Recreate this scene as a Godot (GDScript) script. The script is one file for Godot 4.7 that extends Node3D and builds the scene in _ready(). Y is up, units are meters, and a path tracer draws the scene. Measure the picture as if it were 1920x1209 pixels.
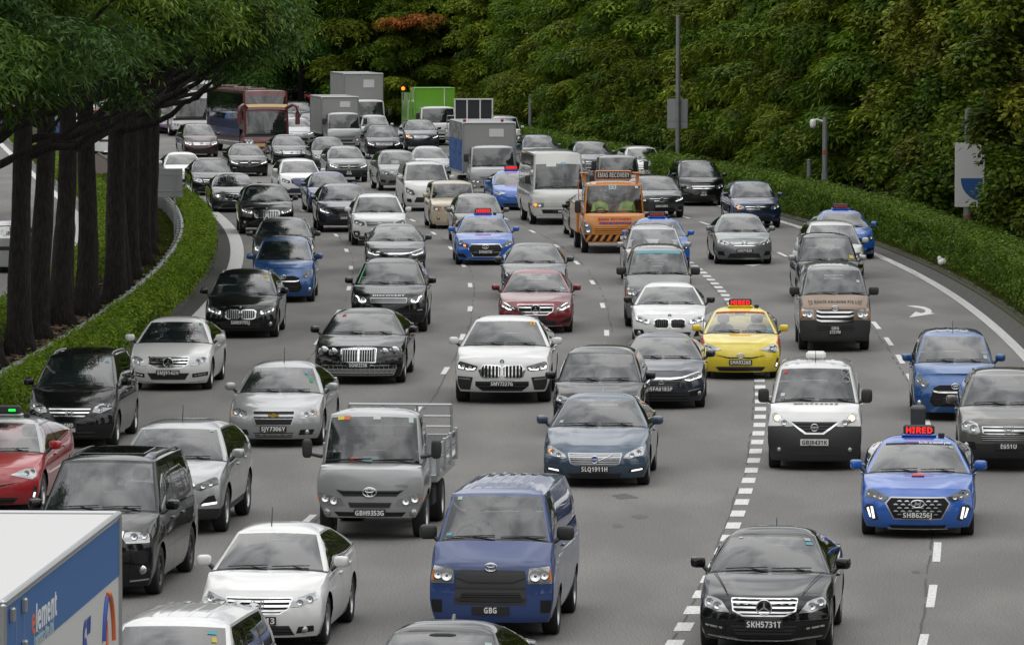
extends Node3D
# A jammed expressway seen from an overbridge through a long lens: x to the right, -z away from the camera, metres.

var M := {}
var taken := {}
var rng := RandomNumberGenerator.new()
var font: SystemFont


# ---------------------------------------------------------------- geometry collector
class Geo:
	var v := PackedVector3Array()
	var n := PackedVector3Array()
	var c := PackedColorArray()
	var ix := PackedInt32Array()
	var tint := Color(1, 1, 1)
	var colored := false

	func put(p: Vector3, nn: Vector3) -> int:
		v.append(p)
		n.append(nn)
		if colored:
			c.append(tint)
		return v.size() - 1

	func tri_i(a: int, b: int, d: int) -> void:
		var f := (v[b] - v[a]).cross(v[d] - v[a])
		if f.dot(n[a] + n[b] + n[d]) > 0.0:
			ix.append_array([a, d, b])
		else:
			ix.append_array([a, b, d])

	func tri(a: Vector3, b: Vector3, d: Vector3, nn: Vector3) -> void:
		tri_i(put(a, nn), put(b, nn), put(d, nn))

	func quad(a: Vector3, b: Vector3, d: Vector3, e: Vector3, nn := Vector3.ZERO) -> void:
		if nn == Vector3.ZERO:
			nn = (d - a).cross(b - a).normalized()
		var i := put(a, nn)
		var j := put(b, nn)
		var k := put(d, nn)
		var l := put(e, nn)
		tri_i(i, j, k)
		tri_i(i, k, l)

	func box(at: Vector3, size: Vector3, b := Basis.IDENTITY, ch := -1.0) -> void:
		var h := size * 0.5
		if ch < 0.0:
			ch = minf(0.012, minf(h.x, minf(h.y, h.z)) * 0.35)
		var ax := [Vector3.RIGHT, Vector3.UP, Vector3.BACK]
		for k in 3:
			var u: Vector3 = ax[(k + 1) % 3]
			var w: Vector3 = ax[(k + 2) % 3]
			var hu := h[(k + 1) % 3]
			var hw := h[(k + 2) % 3]
			for s in [-1.0, 1.0]:
				var o: Vector3 = ax[k] * h[k] * s
				var pu := u * (hu - ch)
				var pw := w * (hw - ch)
				quad(at + b * (o - pu - pw), at + b * (o + pu - pw), at + b * (o + pu + pw), at + b * (o - pu + pw), b * (ax[k] * s))
				if ch > 0.0:
					for t in [-1.0, 1.0]:
						var o1: Vector3 = ax[k] * h[k] * s + u * (hu - ch) * t
						var o2: Vector3 = ax[k] * (h[k] - ch) * s + u * hu * t
						quad(at + b * (o1 - pw), at + b * (o1 + pw), at + b * (o2 + pw), at + b * (o2 - pw), (b * (ax[k] * s + u * t)).normalized())
		if ch > 0.0:
			for sx in [-1.0, 1.0]:
				for sy in [-1.0, 1.0]:
					for sz in [-1.0, 1.0]:
						var g := Vector3(sx, sy, sz)
						tri(at + b * (g * (h - Vector3(0, ch, ch))), at + b * (g * (h - Vector3(ch, 0, ch))), at + b * (g * (h - Vector3(ch, ch, 0))), (b * g).normalized())

	func tube(pts: Array, rad: Array, sides := 8, caps := true) -> void:
		var rings := []
		var up := Vector3.UP
		for i in pts.size():
			var p: Vector3 = pts[i]
			var d: Vector3 = (pts[mini(i + 1, pts.size() - 1)] - pts[maxi(i - 1, 0)]).normalized()
			var x := d.cross(up)
			if x.length() < 0.1:
				x = d.cross(Vector3.FORWARD)
			x = x.normalized()
			var y := x.cross(d).normalized()
			var ring := []
			for k in sides:
				var a := TAU * k / sides
				var o := x * cos(a) + y * sin(a)
				ring.append(put(p + o * rad[i], o))
			rings.append(ring)
		for i in rings.size() - 1:
			for k in sides:
				var k2 := (k + 1) % sides
				tri_i(rings[i][k], rings[i][k2], rings[i + 1][k2])
				tri_i(rings[i][k], rings[i + 1][k2], rings[i + 1][k])
		if caps:
			for e in [0, pts.size() - 1]:
				var dd: Vector3 = (pts[0] - pts[1]).normalized() if e == 0 else (pts[e] - pts[e - 1]).normalized()
				var cc := put(pts[e], dd)
				var rr := []
				for k in sides:
					rr.append(put(v[rings[e][k]], dd))
				for k in sides:
					tri_i(cc, rr[k], rr[(k + 1) % sides])

	# profile: [r, h] pairs swept round axis y of the given transform
	func lathe(prof: Array, sides: int, t: Transform3D, smooth := true) -> void:
		var rings := []
		for i in prof.size():
			var p0: Array = prof[maxi(i - 1, 0)]
			var p1: Array = prof[mini(i + 1, prof.size() - 1)]
			var tn := Vector2(p1[1] - p0[1], -(p1[0] - p0[0])).normalized()
			var ring := []
			for k in sides:
				var a := TAU * k / sides
				var o := Vector3(cos(a), 0, sin(a))
				ring.append(put(t * (o * prof[i][0] + Vector3.UP * prof[i][1]), (t.basis * (o * tn.x + Vector3.UP * tn.y)).normalized()))
			rings.append(ring)
		for i in rings.size() - 1:
			for k in sides:
				var k2 := (k + 1) % sides
				tri_i(rings[i][k], rings[i][k2], rings[i + 1][k2])
				tri_i(rings[i][k], rings[i + 1][k2], rings[i + 1][k])

	# rounded box ("superellipsoid"): e near 1 is an ellipsoid, near 0.3 a soft box
	func blob(at: Vector3, size: Vector3, e := 0.5, b := Basis.IDENTITY, nu := 12, nv := 8) -> void:
		var idx := []
		for j in nv + 1:
			var ph := -PI / 2 + PI * j / nv
			var row := []
			for i in nu:
				var th := TAU * i / nu
				var d := Vector3(cos(ph) * cos(th), sin(ph), cos(ph) * sin(th))
				var sp := func(a, q): return signf(a) * pow(absf(a), q)
				var p := Vector3(sp.call(cos(ph), e) * sp.call(cos(th), e), sp.call(sin(ph), e), sp.call(cos(ph), e) * sp.call(sin(th), e))
				var q := 2.0 - e
				var nn := Vector3(sp.call(cos(ph), q) * sp.call(cos(th), q), sp.call(sin(ph), q), sp.call(cos(ph), q) * sp.call(sin(th), q)) / size
				if nn.length() < 1e-6:
					nn = d
				row.append(put(at + b * (p * size * 0.5), (b * nn).normalized()))
			idx.append(row)
		for j in nv:
			for i in nu:
				var i2 := (i + 1) % nu
				tri_i(idx[j][i], idx[j][i2], idx[j + 1][i2])
				tri_i(idx[j][i], idx[j + 1][i2], idx[j + 1][i])

	# flat outline (x, y) pushed out along z of the transform
	func prism(poly: PackedVector2Array, t: Transform3D, depth: float) -> void:
		var tr := Geometry2D.triangulate_polygon(poly)
		var nz := t.basis.z.normalized()
		for side in [0, 1]:
			var ids := []
			for p in poly:
				ids.append(put(t * Vector3(p.x, p.y, depth * side), nz if side else -nz))
			for k in range(0, tr.size(), 3):
				tri_i(ids[tr[k]], ids[tr[k + 1]], ids[tr[k + 2]])
		var cw := Geometry2D.is_polygon_clockwise(poly)
		for k in poly.size():
			var a := poly[k]
			var d := poly[(k + 1) % poly.size()]
			var e := (d - a).normalized()
			var o := Vector3(-e.y, e.x, 0) if cw else Vector3(e.y, -e.x, 0)
			quad(t * Vector3(a.x, a.y, 0), t * Vector3(d.x, d.y, 0), t * Vector3(d.x, d.y, depth), t * Vector3(a.x, a.y, depth), (t.basis * o).normalized())

	func mesh() -> ArrayMesh:
		var a := []
		a.resize(Mesh.ARRAY_MAX)
		a[Mesh.ARRAY_VERTEX] = v
		a[Mesh.ARRAY_NORMAL] = n
		a[Mesh.ARRAY_INDEX] = ix
		if colored:
			a[Mesh.ARRAY_COLOR] = c
		var m := ArrayMesh.new()
		if ix.size() > 0:
			m.add_surface_from_arrays(Mesh.PRIMITIVE_TRIANGLES, a)
		return m


# ---------------------------------------------------------------- the road's line
func gy(z: float) -> float:
	var t := clampf((-z - 140.0) / 190.0, 0.0, 1.0)
	return -0.9 * t * t * (3.0 - 2.0 * t)


func xc(Z: float) -> float:
	if Z < 150.0:
		var d0 := maxf(Z, 40.0)
		return -(d0 - 150.0) * (d0 - 150.0) / 1520.0
	if Z < 228.0:
		return -(Z - 150.0) * (Z - 150.0) / 1240.0
	var r := -4.906 - 0.118 * (Z - 228.0)
	if Z > 330.0:
		r -= (Z - 330.0) * (Z - 330.0) / 700.0
	return r


func on_road(x0: float, Z: float, h := 0.0) -> Vector3:
	return Vector3(x0 + xc(Z), gy(-Z) + h, -Z)


func heading(Z: float) -> float:
	return atan(-(xc(Z + 0.5) - xc(Z - 0.5)))


# ---------------------------------------------------------------- nodes
func numbered(called: String) -> String:
	var k: int = taken.get(called, -1) + 1
	taken[called] = k
	return called if k == 0 else "%s_%03d" % [called, k]


func thing(called: String, label: String, category: String, at := Vector3.ZERO, turn := 0.0, group := "") -> Node3D:
	var o := Node3D.new()
	o.name = numbered(called)
	add_child(o)
	o.position = at
	o.rotation.y = turn
	tag(o, label, category, group)
	return o


func tag(o: Node, label: String, category: String, group := "") -> void:
	o.set_meta("label", label)
	o.set_meta("category", category)
	if group:
		o.set_meta("group", group)


func part(called: String, g: Geo, m: Material, parent: Node, at := Vector3.ZERO) -> MeshInstance3D:
	return part_mesh(called, g.mesh(), m, parent, Transform3D(Basis.IDENTITY, at))


func part_mesh(called: String, me: Mesh, m: Material, parent: Node, t := Transform3D.IDENTITY) -> MeshInstance3D:
	var o := MeshInstance3D.new()
	o.name = called if parent != self else numbered(called)
	o.mesh = me
	o.material_override = m
	parent.add_child(o, true)
	o.transform = t
	return o


func structure(called: String, g: Geo, m: Material, parent: Node = self) -> MeshInstance3D:
	var o := part(called, g, m, parent)
	if parent == self:
		o.set_meta("kind", "structure")
	return o


func lettering(text: String, height: float, m: Material, parent: Node, at: Vector3, called := "lettering", b := Basis.IDENTITY, width := 0.0, bold := true) -> void:
	var tm := TextMesh.new()
	tm.font = font if bold else font
	tm.font_size = 32
	tm.text = text
	tm.depth = 0.004
	tm.curve_step = 4.0
	tm.pixel_size = height / 32.0 / 0.72
	var sx := 1.0
	if width > 0.0:
		var w := tm.get_aabb().size.x
		if w > 0.001:
			sx = width / w
	part_mesh(called, tm, m, parent, Transform3D(b * Basis.from_scale(Vector3(sx, 1, 1)), at))


# ---------------------------------------------------------------- materials
func lin(r: float, g: float, b: float) -> Color:
	return Color(r, g, b).linear_to_srgb()


func mat(called: String, col: Color, rough := 0.6, metal := 0.0) -> StandardMaterial3D:
	var m := StandardMaterial3D.new()
	m.resource_name = called
	m.albedo_color = col
	m.roughness = rough
	m.metallic = metal
	M[called] = m
	return m


func noise_tex(freq: float, lo: Color, hi: Color, size := 512, seed_ := 1, oct := 4, kind := FastNoiseLite.TYPE_SIMPLEX_SMOOTH, ends := [0.25, 0.75]) -> NoiseTexture2D:
	var nz := FastNoiseLite.new()
	nz.seed = seed_
	nz.noise_type = kind
	nz.frequency = freq
	nz.fractal_octaves = oct
	var t := NoiseTexture2D.new()
	t.width = size
	t.height = size
	t.seamless = true
	t.noise = nz
	var gr := Gradient.new()
	gr.set_color(0, lo)
	gr.set_color(1, hi)
	gr.set_offset(0, ends[0])
	gr.set_offset(1, ends[1])
	t.color_ramp = gr
	return t


func triplanar(m: StandardMaterial3D, tex: Texture2D, scale: float, bump: Texture2D = null, bump_depth := 0.0) -> void:
	m.albedo_texture = tex
	m.uv1_triplanar = true
	m.uv1_world_triplanar = true
	m.uv1_scale = Vector3.ONE * scale
	if bump:
		m.heightmap_enabled = true
		m.heightmap_texture = bump
		m.heightmap_scale = bump_depth


func paint(called: String, r: float, g: float, b: float, metal := 0.35, rough := 0.32) -> StandardMaterial3D:
	var m := mat(called, lin(r, g, b), rough, metal)
	m.clearcoat_enabled = true
	m.clearcoat = 1.0
	m.clearcoat_roughness = 0.03
	return m


func glow(called: String, col: Color, e: float) -> StandardMaterial3D:
	var m := mat(called, col, 0.4)
	m.emission_enabled = true
	m.emission = col
	m.emission_energy_multiplier = e
	return m


func glass(called: String, r: float, g: float, b: float, a: float) -> StandardMaterial3D:
	var col := lin(r, g, b)
	col.a = a
	var m := mat(called, col, 0.02)
	m.transparency = BaseMaterial3D.TRANSPARENCY_ALPHA
	m.metallic_specular = 0.7
	m.clearcoat_enabled = true
	m.clearcoat = 1.0
	m.clearcoat_roughness = 0.02
	return m


func make_materials() -> void:
	# asphalt: fine stone grain, with wide worn patches over it
	var a := mat("asphalt", lin(0.93, 0.92, 0.90), 0.86)
	triplanar(a, noise_tex(0.11, lin(0.125, 0.123, 0.12), lin(0.265, 0.262, 0.254), 512, 3, 4), 0.42, noise_tex(0.3, Color.BLACK, Color.WHITE, 256, 8, 2), 0.35)
	a.detail_enabled = true
	a.detail_blend_mode = BaseMaterial3D.BLEND_MODE_MUL
	a.detail_uv_layer = BaseMaterial3D.DETAIL_UV_2
	a.uv2_triplanar = true
	a.uv2_world_triplanar = true
	a.uv2_scale = Vector3(0.06, 0.05, 0.017)
	a.detail_albedo = noise_tex(0.012, lin(0.74, 0.74, 0.75), lin(1.0, 0.99, 0.97), 512, 21, 5)
	mat("seam", lin(0.075, 0.074, 0.072), 0.9)
	mat("oil", lin(0.055, 0.054, 0.052), 0.6)
	var gut := mat("gutter", lin(1, 1, 1), 0.9)
	triplanar(gut, noise_tex(0.05, lin(0.045, 0.044, 0.04), lin(0.085, 0.08, 0.072), 256, 31, 5), 0.5)
	var wl := mat("road_paint", lin(1, 1, 1), 0.7)
	triplanar(wl, noise_tex(0.08, lin(0.36, 0.36, 0.35), lin(0.68, 0.68, 0.66), 256, 5, 5, FastNoiseLite.TYPE_SIMPLEX_SMOOTH, [0.2, 0.5]), 0.8)
	var cc := mat("concrete", lin(1, 1, 1), 0.85)
	triplanar(cc, noise_tex(0.03, lin(0.24, 0.235, 0.22), lin(0.40, 0.39, 0.37), 256, 6, 5), 0.35)
	var soil := mat("soil", lin(1, 1, 1), 1.0)
	triplanar(soil, noise_tex(0.06, lin(0.022, 0.015, 0.01), lin(0.085, 0.062, 0.045), 512, 12, 5), 0.3, noise_tex(0.08, Color.BLACK, Color.WHITE, 256, 13, 4), 4.0)
	var verge := mat("verge", lin(1, 1, 1), 1.0)
	triplanar(verge, noise_tex(0.035, lin(0.03, 0.028, 0.012), lin(0.075, 0.09, 0.02), 512, 14, 5), 0.4, noise_tex(0.1, Color.BLACK, Color.WHITE, 256, 15, 4), 3.0)
	var bark := mat("bark", lin(1, 1, 1), 0.95)
	triplanar(bark, noise_tex(0.04, lin(0.006, 0.005, 0.004), lin(0.028, 0.022, 0.018), 256, 16, 5), 0.6, noise_tex(0.06, Color.BLACK, Color.WHITE, 256, 17, 4), 3.0)
	bark.uv1_scale = Vector3(1.2, 0.25, 1.2)
	var lf := mat("leaf", lin(1, 1, 1), 0.58)
	lf.vertex_color_use_as_albedo = true
	lf.backlight_enabled = true
	lf.backlight = lin(0.5, 0.6, 0.15)
	lf.cull_mode = BaseMaterial3D.CULL_DISABLED
	lf.metallic_specular = 0.22
	var dl := mat("dead_leaf", lin(1, 1, 1), 0.9)
	dl.vertex_color_use_as_albedo = true
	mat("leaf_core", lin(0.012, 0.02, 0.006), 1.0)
	mat("steel", lin(0.36, 0.37, 0.38), 0.45, 0.6)
	mat("pole_grey", lin(0.20, 0.21, 0.21), 0.55, 0.2)
	mat("sign_back", lin(0.30, 0.31, 0.32), 0.55, 0.3)
	mat("white_plastic", lin(0.72, 0.72, 0.70), 0.45)
	mat("black_plastic", lin(0.022, 0.022, 0.023), 0.5)
	mat("dark_plastic", lin(0.035, 0.036, 0.038), 0.55)
	mat("gloss_black", lin(0.008, 0.008, 0.009), 0.12)
	mat("void_black", lin(0.006, 0.006, 0.006), 0.9)  # near-black; holds the shade of recesses, openings and undersides in its colour
	mat("chrome", lin(0.72, 0.73, 0.74), 0.14, 1.0)
	mat("satin", lin(0.42, 0.43, 0.44), 0.35, 0.8)
	var lamp := mat("lamp_glass", lin(0.36, 0.37, 0.38), 0.2, 0.75)
	lamp.clearcoat_enabled = true
	lamp.clearcoat = 1.0
	lamp.clearcoat_roughness = 0.02
	var lampd := mat("lamp_dark", lin(0.07, 0.075, 0.08), 0.2, 0.5)
	lampd.clearcoat_enabled = true
	lampd.clearcoat = 1.0
	lampd.clearcoat_roughness = 0.02
	mat("reflector", lin(0.62, 0.63, 0.64), 0.28, 0.9)
	mat("amber", lin(0.6, 0.16, 0.01), 0.3)
	mat("tail_red", lin(0.28, 0.01, 0.012), 0.2)
	glow("drl", Color(1.0, 1.0, 1.0), 1.15)
	glow("warm_beam", Color(1.0, 0.86, 0.66), 1.7)
	glow("amber_on", Color(1.0, 0.5, 0.12), 1.8)
	glow("led_red", Color(1.0, 0.1, 0.08), 1.3)
	glow("led_green", Color(0.1, 0.9, 0.3), 1.2)
	mat("tyre", lin(0.014, 0.014, 0.014), 0.85)
	mat("rim_silver", lin(0.40, 0.41, 0.42), 0.3, 0.8)
	mat("rim_dark", lin(0.05, 0.05, 0.055), 0.3, 0.6)
	mat("plate_black", lin(0.012, 0.012, 0.013), 0.4)
	mat("plate_white", lin(0.65, 0.65, 0.62), 0.45)
	mat("ink_white", lin(0.72, 0.72, 0.70), 0.5)
	mat("ink_black", lin(0.02, 0.02, 0.02), 0.6)
	mat("ink_red", lin(0.45, 0.02, 0.02), 0.5)
	mat("ink_blue", lin(0.03, 0.07, 0.32), 0.5)
	mat("ink_orange", lin(0.62, 0.14, 0.04), 0.5)
	mat("ink_grey", lin(0.22, 0.22, 0.22), 0.5)
	mat("interior", lin(0.025, 0.025, 0.026), 0.85)
	mat("seat_cloth", lin(0.045, 0.045, 0.047), 0.95)
	mat("seat_tan", lin(0.16, 0.13, 0.10), 0.9)
	mat("paper", lin(0.62, 0.62, 0.6), 0.8)
	mat("sticker_blue", lin(0.12, 0.38, 0.46), 0.5)
	mat("sticker_yellow", lin(0.62, 0.48, 0.05), 0.5)
	mat("sticker_green", lin(0.05, 0.35, 0.14), 0.5)
	mat("sticker_red", lin(0.5, 0.05, 0.04), 0.5)
	mat("sticker_pale", lin(0.42, 0.52, 0.50), 0.5)
	mat("gold", lin(0.62, 0.42, 0.08), 0.3, 0.7)
	glass("windscreen", 0.014, 0.021, 0.023, 0.56)
	glass("windscreen_clear", 0.012, 0.016, 0.018, 0.4)
	glass("side_glass", 0.008, 0.009, 0.010, 0.75)
	glass("bus_glass", 0.010, 0.012, 0.013, 0.7)
	mat("headboard", lin(0.02, 0.022, 0.025), 0.6)
	paint("p_black", 0.004, 0.004, 0.0045, 0.0, 0.3)
	M.p_black.metallic_specular = 0.2
	paint("p_navy", 0.010, 0.013, 0.028, 0.2, 0.3)
	paint("p_white", 0.62, 0.62, 0.61, 0.0, 0.35)
	paint("p_pearl", 0.52, 0.52, 0.50, 0.05, 0.35)
	paint("p_silver", 0.34, 0.345, 0.35, 0.5, 0.34)
	paint("p_grey", 0.085, 0.086, 0.088, 0.4, 0.34)
	paint("p_darkgrey", 0.032, 0.033, 0.036, 0.35, 0.34)
	paint("p_midgrey", 0.17, 0.175, 0.175, 0.45, 0.34)
	paint("p_greengrey", 0.17, 0.19, 0.185, 0.45, 0.34)
	paint("p_bronze", 0.10, 0.095, 0.085, 0.4, 0.34)
	paint("p_red", 0.16, 0.006, 0.012, 0.35, 0.3)
	paint("p_wine", 0.035, 0.008, 0.012, 0.3, 0.3)
	paint("p_taxired", 0.34, 0.012, 0.018, 0.0, 0.3)
	paint("p_taxiblue", 0.012, 0.098, 0.42, 0.05, 0.32)
	paint("p_vanblue", 0.009, 0.036, 0.15, 0.0, 0.4)
	paint("p_blue", 0.010, 0.072, 0.23, 0.35, 0.32)
	paint("p_deepblue", 0.008, 0.022, 0.075, 0.35, 0.32)
	paint("p_steelblue", 0.035, 0.062, 0.10, 0.4, 0.32)
	paint("p_royal", 0.010, 0.022, 0.15, 0.3, 0.32)
	paint("p_yellow", 0.66, 0.52, 0.015, 0.0, 0.32)
	paint("p_beige", 0.44, 0.37, 0.26, 0.05, 0.4)
	paint("p_brown", 0.21, 0.135, 0.085, 0.2, 0.4)
	paint("p_orange", 0.58, 0.20, 0.015, 0.0, 0.4)
	paint("p_green", 0.13, 0.36, 0.018, 0.0, 0.45)
	paint("p_maroon", 0.115, 0.022, 0.025, 0.0, 0.4)
	paint("p_cream", 0.55, 0.36, 0.11, 0.0, 0.4)
	paint("p_purple", 0.12, 0.02, 0.20, 0.1, 0.35)
	paint("p_busorange", 0.55, 0.085, 0.02, 0.0, 0.4)
	mat("box_grey", lin(0.27, 0.27, 0.265), 0.55, 0.15)
	mat("box_white", lin(0.55, 0.55, 0.54), 0.55)
	mat("box_blue", lin(0.035, 0.125, 0.33), 0.55)
	var tarp := mat("tarp_blue", lin(1, 1, 1), 0.6)
	triplanar(tarp, noise_tex(0.02, lin(0.015, 0.055, 0.19), lin(0.05, 0.12, 0.31), 256, 18, 4), 0.5)
	var tarp2 := mat("tarp_grey", lin(1, 1, 1), 0.55)
	triplanar(tarp2, noise_tex(0.02, lin(0.13, 0.13, 0.13), lin(0.27, 0.27, 0.265), 256, 19, 4), 0.5)
	mat("bag_white", lin(0.7, 0.7, 0.7), 0.4)
	mat("banner_white", lin(0.6, 0.6, 0.6), 0.5)
	mat("banner_blue", lin(0.02, 0.09, 0.28), 0.5)
	mat("skin", lin(0.30, 0.17, 0.11), 0.6)
	var person := mat("person", lin(1, 1, 1), 0.75)
	person.vertex_color_use_as_albedo = true


# ---------------------------------------------------------------- vehicles
# A vehicle's shell is a closed lower body and a glasshouse on it. Lengths s run back from the front bumper.
const KINDS := {
	"sedan": {"L": 4.6, "W": 1.8, "H": 1.46, "oh": 0.86, "wb": 2.7, "wr": 0.325, "yb": 0.2, "yfb": 0.17, "yh": 0.76, "yc": 0.96, "zc": 1.18, "zt": 1.98, "zrr": 3.2, "zrb": 3.95, "yd": 1.04, "wt": 0.635, "bow": 0.3, "drop": 0.05, "sw": [[0.05, 0.44], [0.47, 0.80], [0.82, 0.93]],
		"F": [[0.1, 0.1], [0.26, 0.02], [0.42, 0.0], [0.54, 0.02], [0.66, 0.07], [0.78, 0.19]]},
	"suv": {"L": 4.6, "W": 1.86, "H": 1.68, "oh": 0.88, "wb": 2.7, "wr": 0.37, "yb": 0.3, "yfb": 0.25, "yh": 0.95, "yc": 1.12, "zc": 1.05, "zt": 1.8, "zrr": 3.95, "zrb": 4.35, "yd": 1.16, "wt": 0.68, "bow": 0.26, "drop": 0.05, "sw": [[0.05, 0.37], [0.40, 0.68], [0.71, 0.92]],
		"F": [[0.2, 0.1], [0.36, 0.02], [0.55, 0.0], [0.72, 0.02], [0.85, 0.06], [0.96, 0.17]]},
	"mpv": {"L": 4.4, "W": 1.72, "H": 1.72, "oh": 0.82, "wb": 2.75, "wr": 0.32, "yb": 0.2, "yfb": 0.18, "yh": 0.86, "yc": 1.1, "zc": 0.82, "zt": 1.7, "zrr": 4.0, "zrb": 4.25, "yd": 1.1, "wt": 0.70, "bow": 0.26, "drop": 0.06, "sw": [[0.05, 0.33], [0.36, 0.65], [0.68, 0.93]],
		"F": [[0.1, 0.1], [0.28, 0.02], [0.45, 0.0], [0.6, 0.03], [0.75, 0.09], [0.88, 0.24]]},
	"van": {"L": 4.7, "W": 1.695, "H": 1.98, "oh": 1.05, "wb": 2.57, "wr": 0.32, "yb": 0.3, "yfb": 0.26, "yh": 1.06, "yc": 1.28, "zc": 0.42, "zt": 0.95, "zrr": 4.45, "zrb": 4.66, "yd": 1.3, "wt": 0.72, "bow": 0.12, "cf": 0.03, "seat_at": 0.95, "drop": 0.03, "sw": [[0.05, 0.24]],
		"F": [[0.2, 0.06], [0.32, 0.0], [0.6, 0.0], [0.8, 0.02], [1.0, 0.06], [1.08, 0.1]]},
	"cab": {"L": 1.75, "W": 1.75, "H": 2.08, "oh": 0.8, "wb": 2.6, "wr": 0.36, "yb": 0.52, "yfb": 0.36, "yh": 1.16, "yc": 1.26, "zc": 0.2, "zt": 0.46, "zrr": 1.62, "zrb": 1.73, "yd": 1.27, "wt": 0.78, "bow": 0.1, "drop": 0.02, "cf": 0.03, "seat_at": 1.0, "sw": [[0.06, 0.55]],
		"F": [[0.3, 0.03], [0.5, 0.0], [0.8, 0.0], [1.0, 0.02], [1.2, 0.07]]},
}
const TL := [0.0, 0.05, 0.14, 0.26, 0.38, 0.5, 0.62, 0.73, 0.83, 0.91, 0.965, 1.0]
const VL := [0.0, 0.035, 0.11, 0.3, 0.5, 0.7, 0.87, 0.94, 1.0]


func ramp(table: Array, y: float) -> float:
	if y <= table[0][0]:
		return table[0][1]
	for k in table.size() - 1:
		if y <= table[k + 1][0]:
			var t: float = (y - table[k][0]) / (table[k + 1][0] - table[k][0])
			t = lerpf(t, t * t * (3.0 - 2.0 * t), 0.4)
			return lerpf(table[k][1], table[k + 1][1], t)
	return table[-1][1]


func half_w(P: Dictionary, s: float) -> float:
	var f := clampf(1.0 - s / 1.0, 0.0, 1.0)
	var r := clampf(1.0 - (P.L - s) / 0.9, 0.0, 1.0)
	return P.W * 0.5 * (1.0 - P.get("cf", 0.09) * f * f - 0.06 * r * r)


func side_in(P: Dictionary, y: float, ytop: float) -> float:
	var q: float = (y - P.yb) / maxf(0.05, ytop - P.yb)
	var r := 0.0
	if q < 0.4:
		r += P.get("tuck", 0.06) * pow((0.4 - q) / 0.4, 1.6)
	if q > 0.62:
		r += P.get("shoulder", 0.055) * pow((q - 0.62) / 0.38, 2.2)
	return maxf(r, 0.0)


func shoulder_y(P: Dictionary, s: float) -> float:
	if s < P.zc:
		var q := clampf((s - P.bow) / maxf(0.05, P.zc - P.bow), 0.0, 1.0)
		return lerpf(P.yh - P.drop, P.yc - 0.035, 1.0 - pow(1.0 - q, 1.35))
	return lerpf(P.yc - 0.035, P.yd, clampf((s - P.zc) / (P.L - 0.3 - P.zc), 0.0, 1.0))


func front_y(P: Dictionary, u: float) -> float:
	return P.yh - P.drop * pow(absf(u), 3.0)


# how far back of the bumper line the front face lies at (x, y)
func front_back(P: Dictionary, x: float, y: float) -> float:
	var w: float = half_w(P, P.bow) - side_in(P, y, P.yh - P.drop)
	var u := clampf(absf(x) / w, 0.0, 1.0)
	return P.bow * pow(u, P.get("bowp", 2.7)) + ramp(P.F, y)


func face(c: Dictionary, x: float, y: float, off := 0.0) -> Vector3:
	var w: float = (half_w(c.P, c.P.bow) - side_in(c.P, y, c.P.yh - c.P.drop)) * 0.985
	x = clampf(x, -w, w)
	y = minf(y, front_y(c.P, clampf(absf(x) / half_w(c.P, c.P.bow), 0.0, 1.0)) - 0.004)
	return Vector3(x, y, c.P.zf - front_back(c.P, x, y) + off)


func screen(c: Dictionary, u: float, v: float, off := 0.0) -> Vector3:
	var P: Dictionary = c.P
	var b := screen_base(P, u)
	var t := screen_top(P, u)
	var nn := Vector3(0, (b.z - t.z), (t.y - b.y)).normalized()
	return b.lerp(t, v) + nn * (0.035 * sin(PI * v) * (1.0 - u * u * 0.7) + off)


func screen_base(P: Dictionary, u: float) -> Vector3:
	var wb: float = P.get("wbow", 0.16)
	var s: float = P.zc + wb * u * u
	var w: float = half_w(P, P.zc + wb) - P.get("shoulder", 0.055) - 0.012
	var ys := shoulder_y(P, P.zc + wb)
	return Vector3(u * w, lerpf(ys, P.yc, 1.0 - pow(absf(u), 3.0)), P.zf - s)


func screen_top(P: Dictionary, u: float) -> Vector3:
	var wb: float = P.get("wbow", 0.16) * 0.55
	return Vector3(u * P.W * 0.5 * P.wt * 1.02, P.H - 0.075 - 0.025 * u * u, P.zf - P.zt - wb * u * u)


func add_cell(into: Dictionary, key: String, pts: Array, nrm: Array, i: int, j: int, i2: int, j2: int) -> void:
	if not into.has(key):
		into[key] = Geo.new()
	var g: Geo = into[key]
	var a := g.put(pts[i][j], nrm[i][j])
	var b := g.put(pts[i][j2], nrm[i][j2])
	var d := g.put(pts[i2][j2], nrm[i2][j2])
	var e := g.put(pts[i2][j], nrm[i2][j])
	g.tri_i(a, b, d)
	g.tri_i(a, d, e)


# a grid of points cut into named patches by a rule
func shell(into: Dictionary, pts: Array, closed: bool, middle: Vector3, rule: Callable) -> void:
	var R := pts.size()
	var C: int = pts[0].size()
	var nrm := []
	var total := 0.0
	for i in R:
		var row := []
		for j in C:
			var l: Vector3 = pts[i][(j - 1 + C) % C if closed else maxi(j - 1, 0)]
			var r: Vector3 = pts[i][(j + 1) % C if closed else mini(j + 1, C - 1)]
			var d: Vector3 = pts[maxi(i - 1, 0)][j]
			var u: Vector3 = pts[mini(i + 1, R - 1)][j]
			var q := (r - l).cross(u - d)
			if q.length_squared() < 1e-14:
				q = pts[i][j] - middle
				q = -q if total < 0.0 else q
			q = q.normalized()
			total += signf(q.dot(pts[i][j] - middle))
			row.append(q)
		nrm.append(row)
	if total < 0.0:
		for i in R:
			for j in C:
				nrm[i][j] = -nrm[i][j]
	for i in R - 1:
		for j in (C if closed else C - 1):
			var key: String = rule.call(i, j)
			if key:
				add_cell(into, key, pts, nrm, i, j, i + 1, (j + 1) % C)


func spread(a: Array, gap := 0.004) -> Array:
	a.sort()
	var out := []
	for x in a:
		if out.is_empty() or x - out[-1] > gap:
			out.append(x)
	return out


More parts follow.
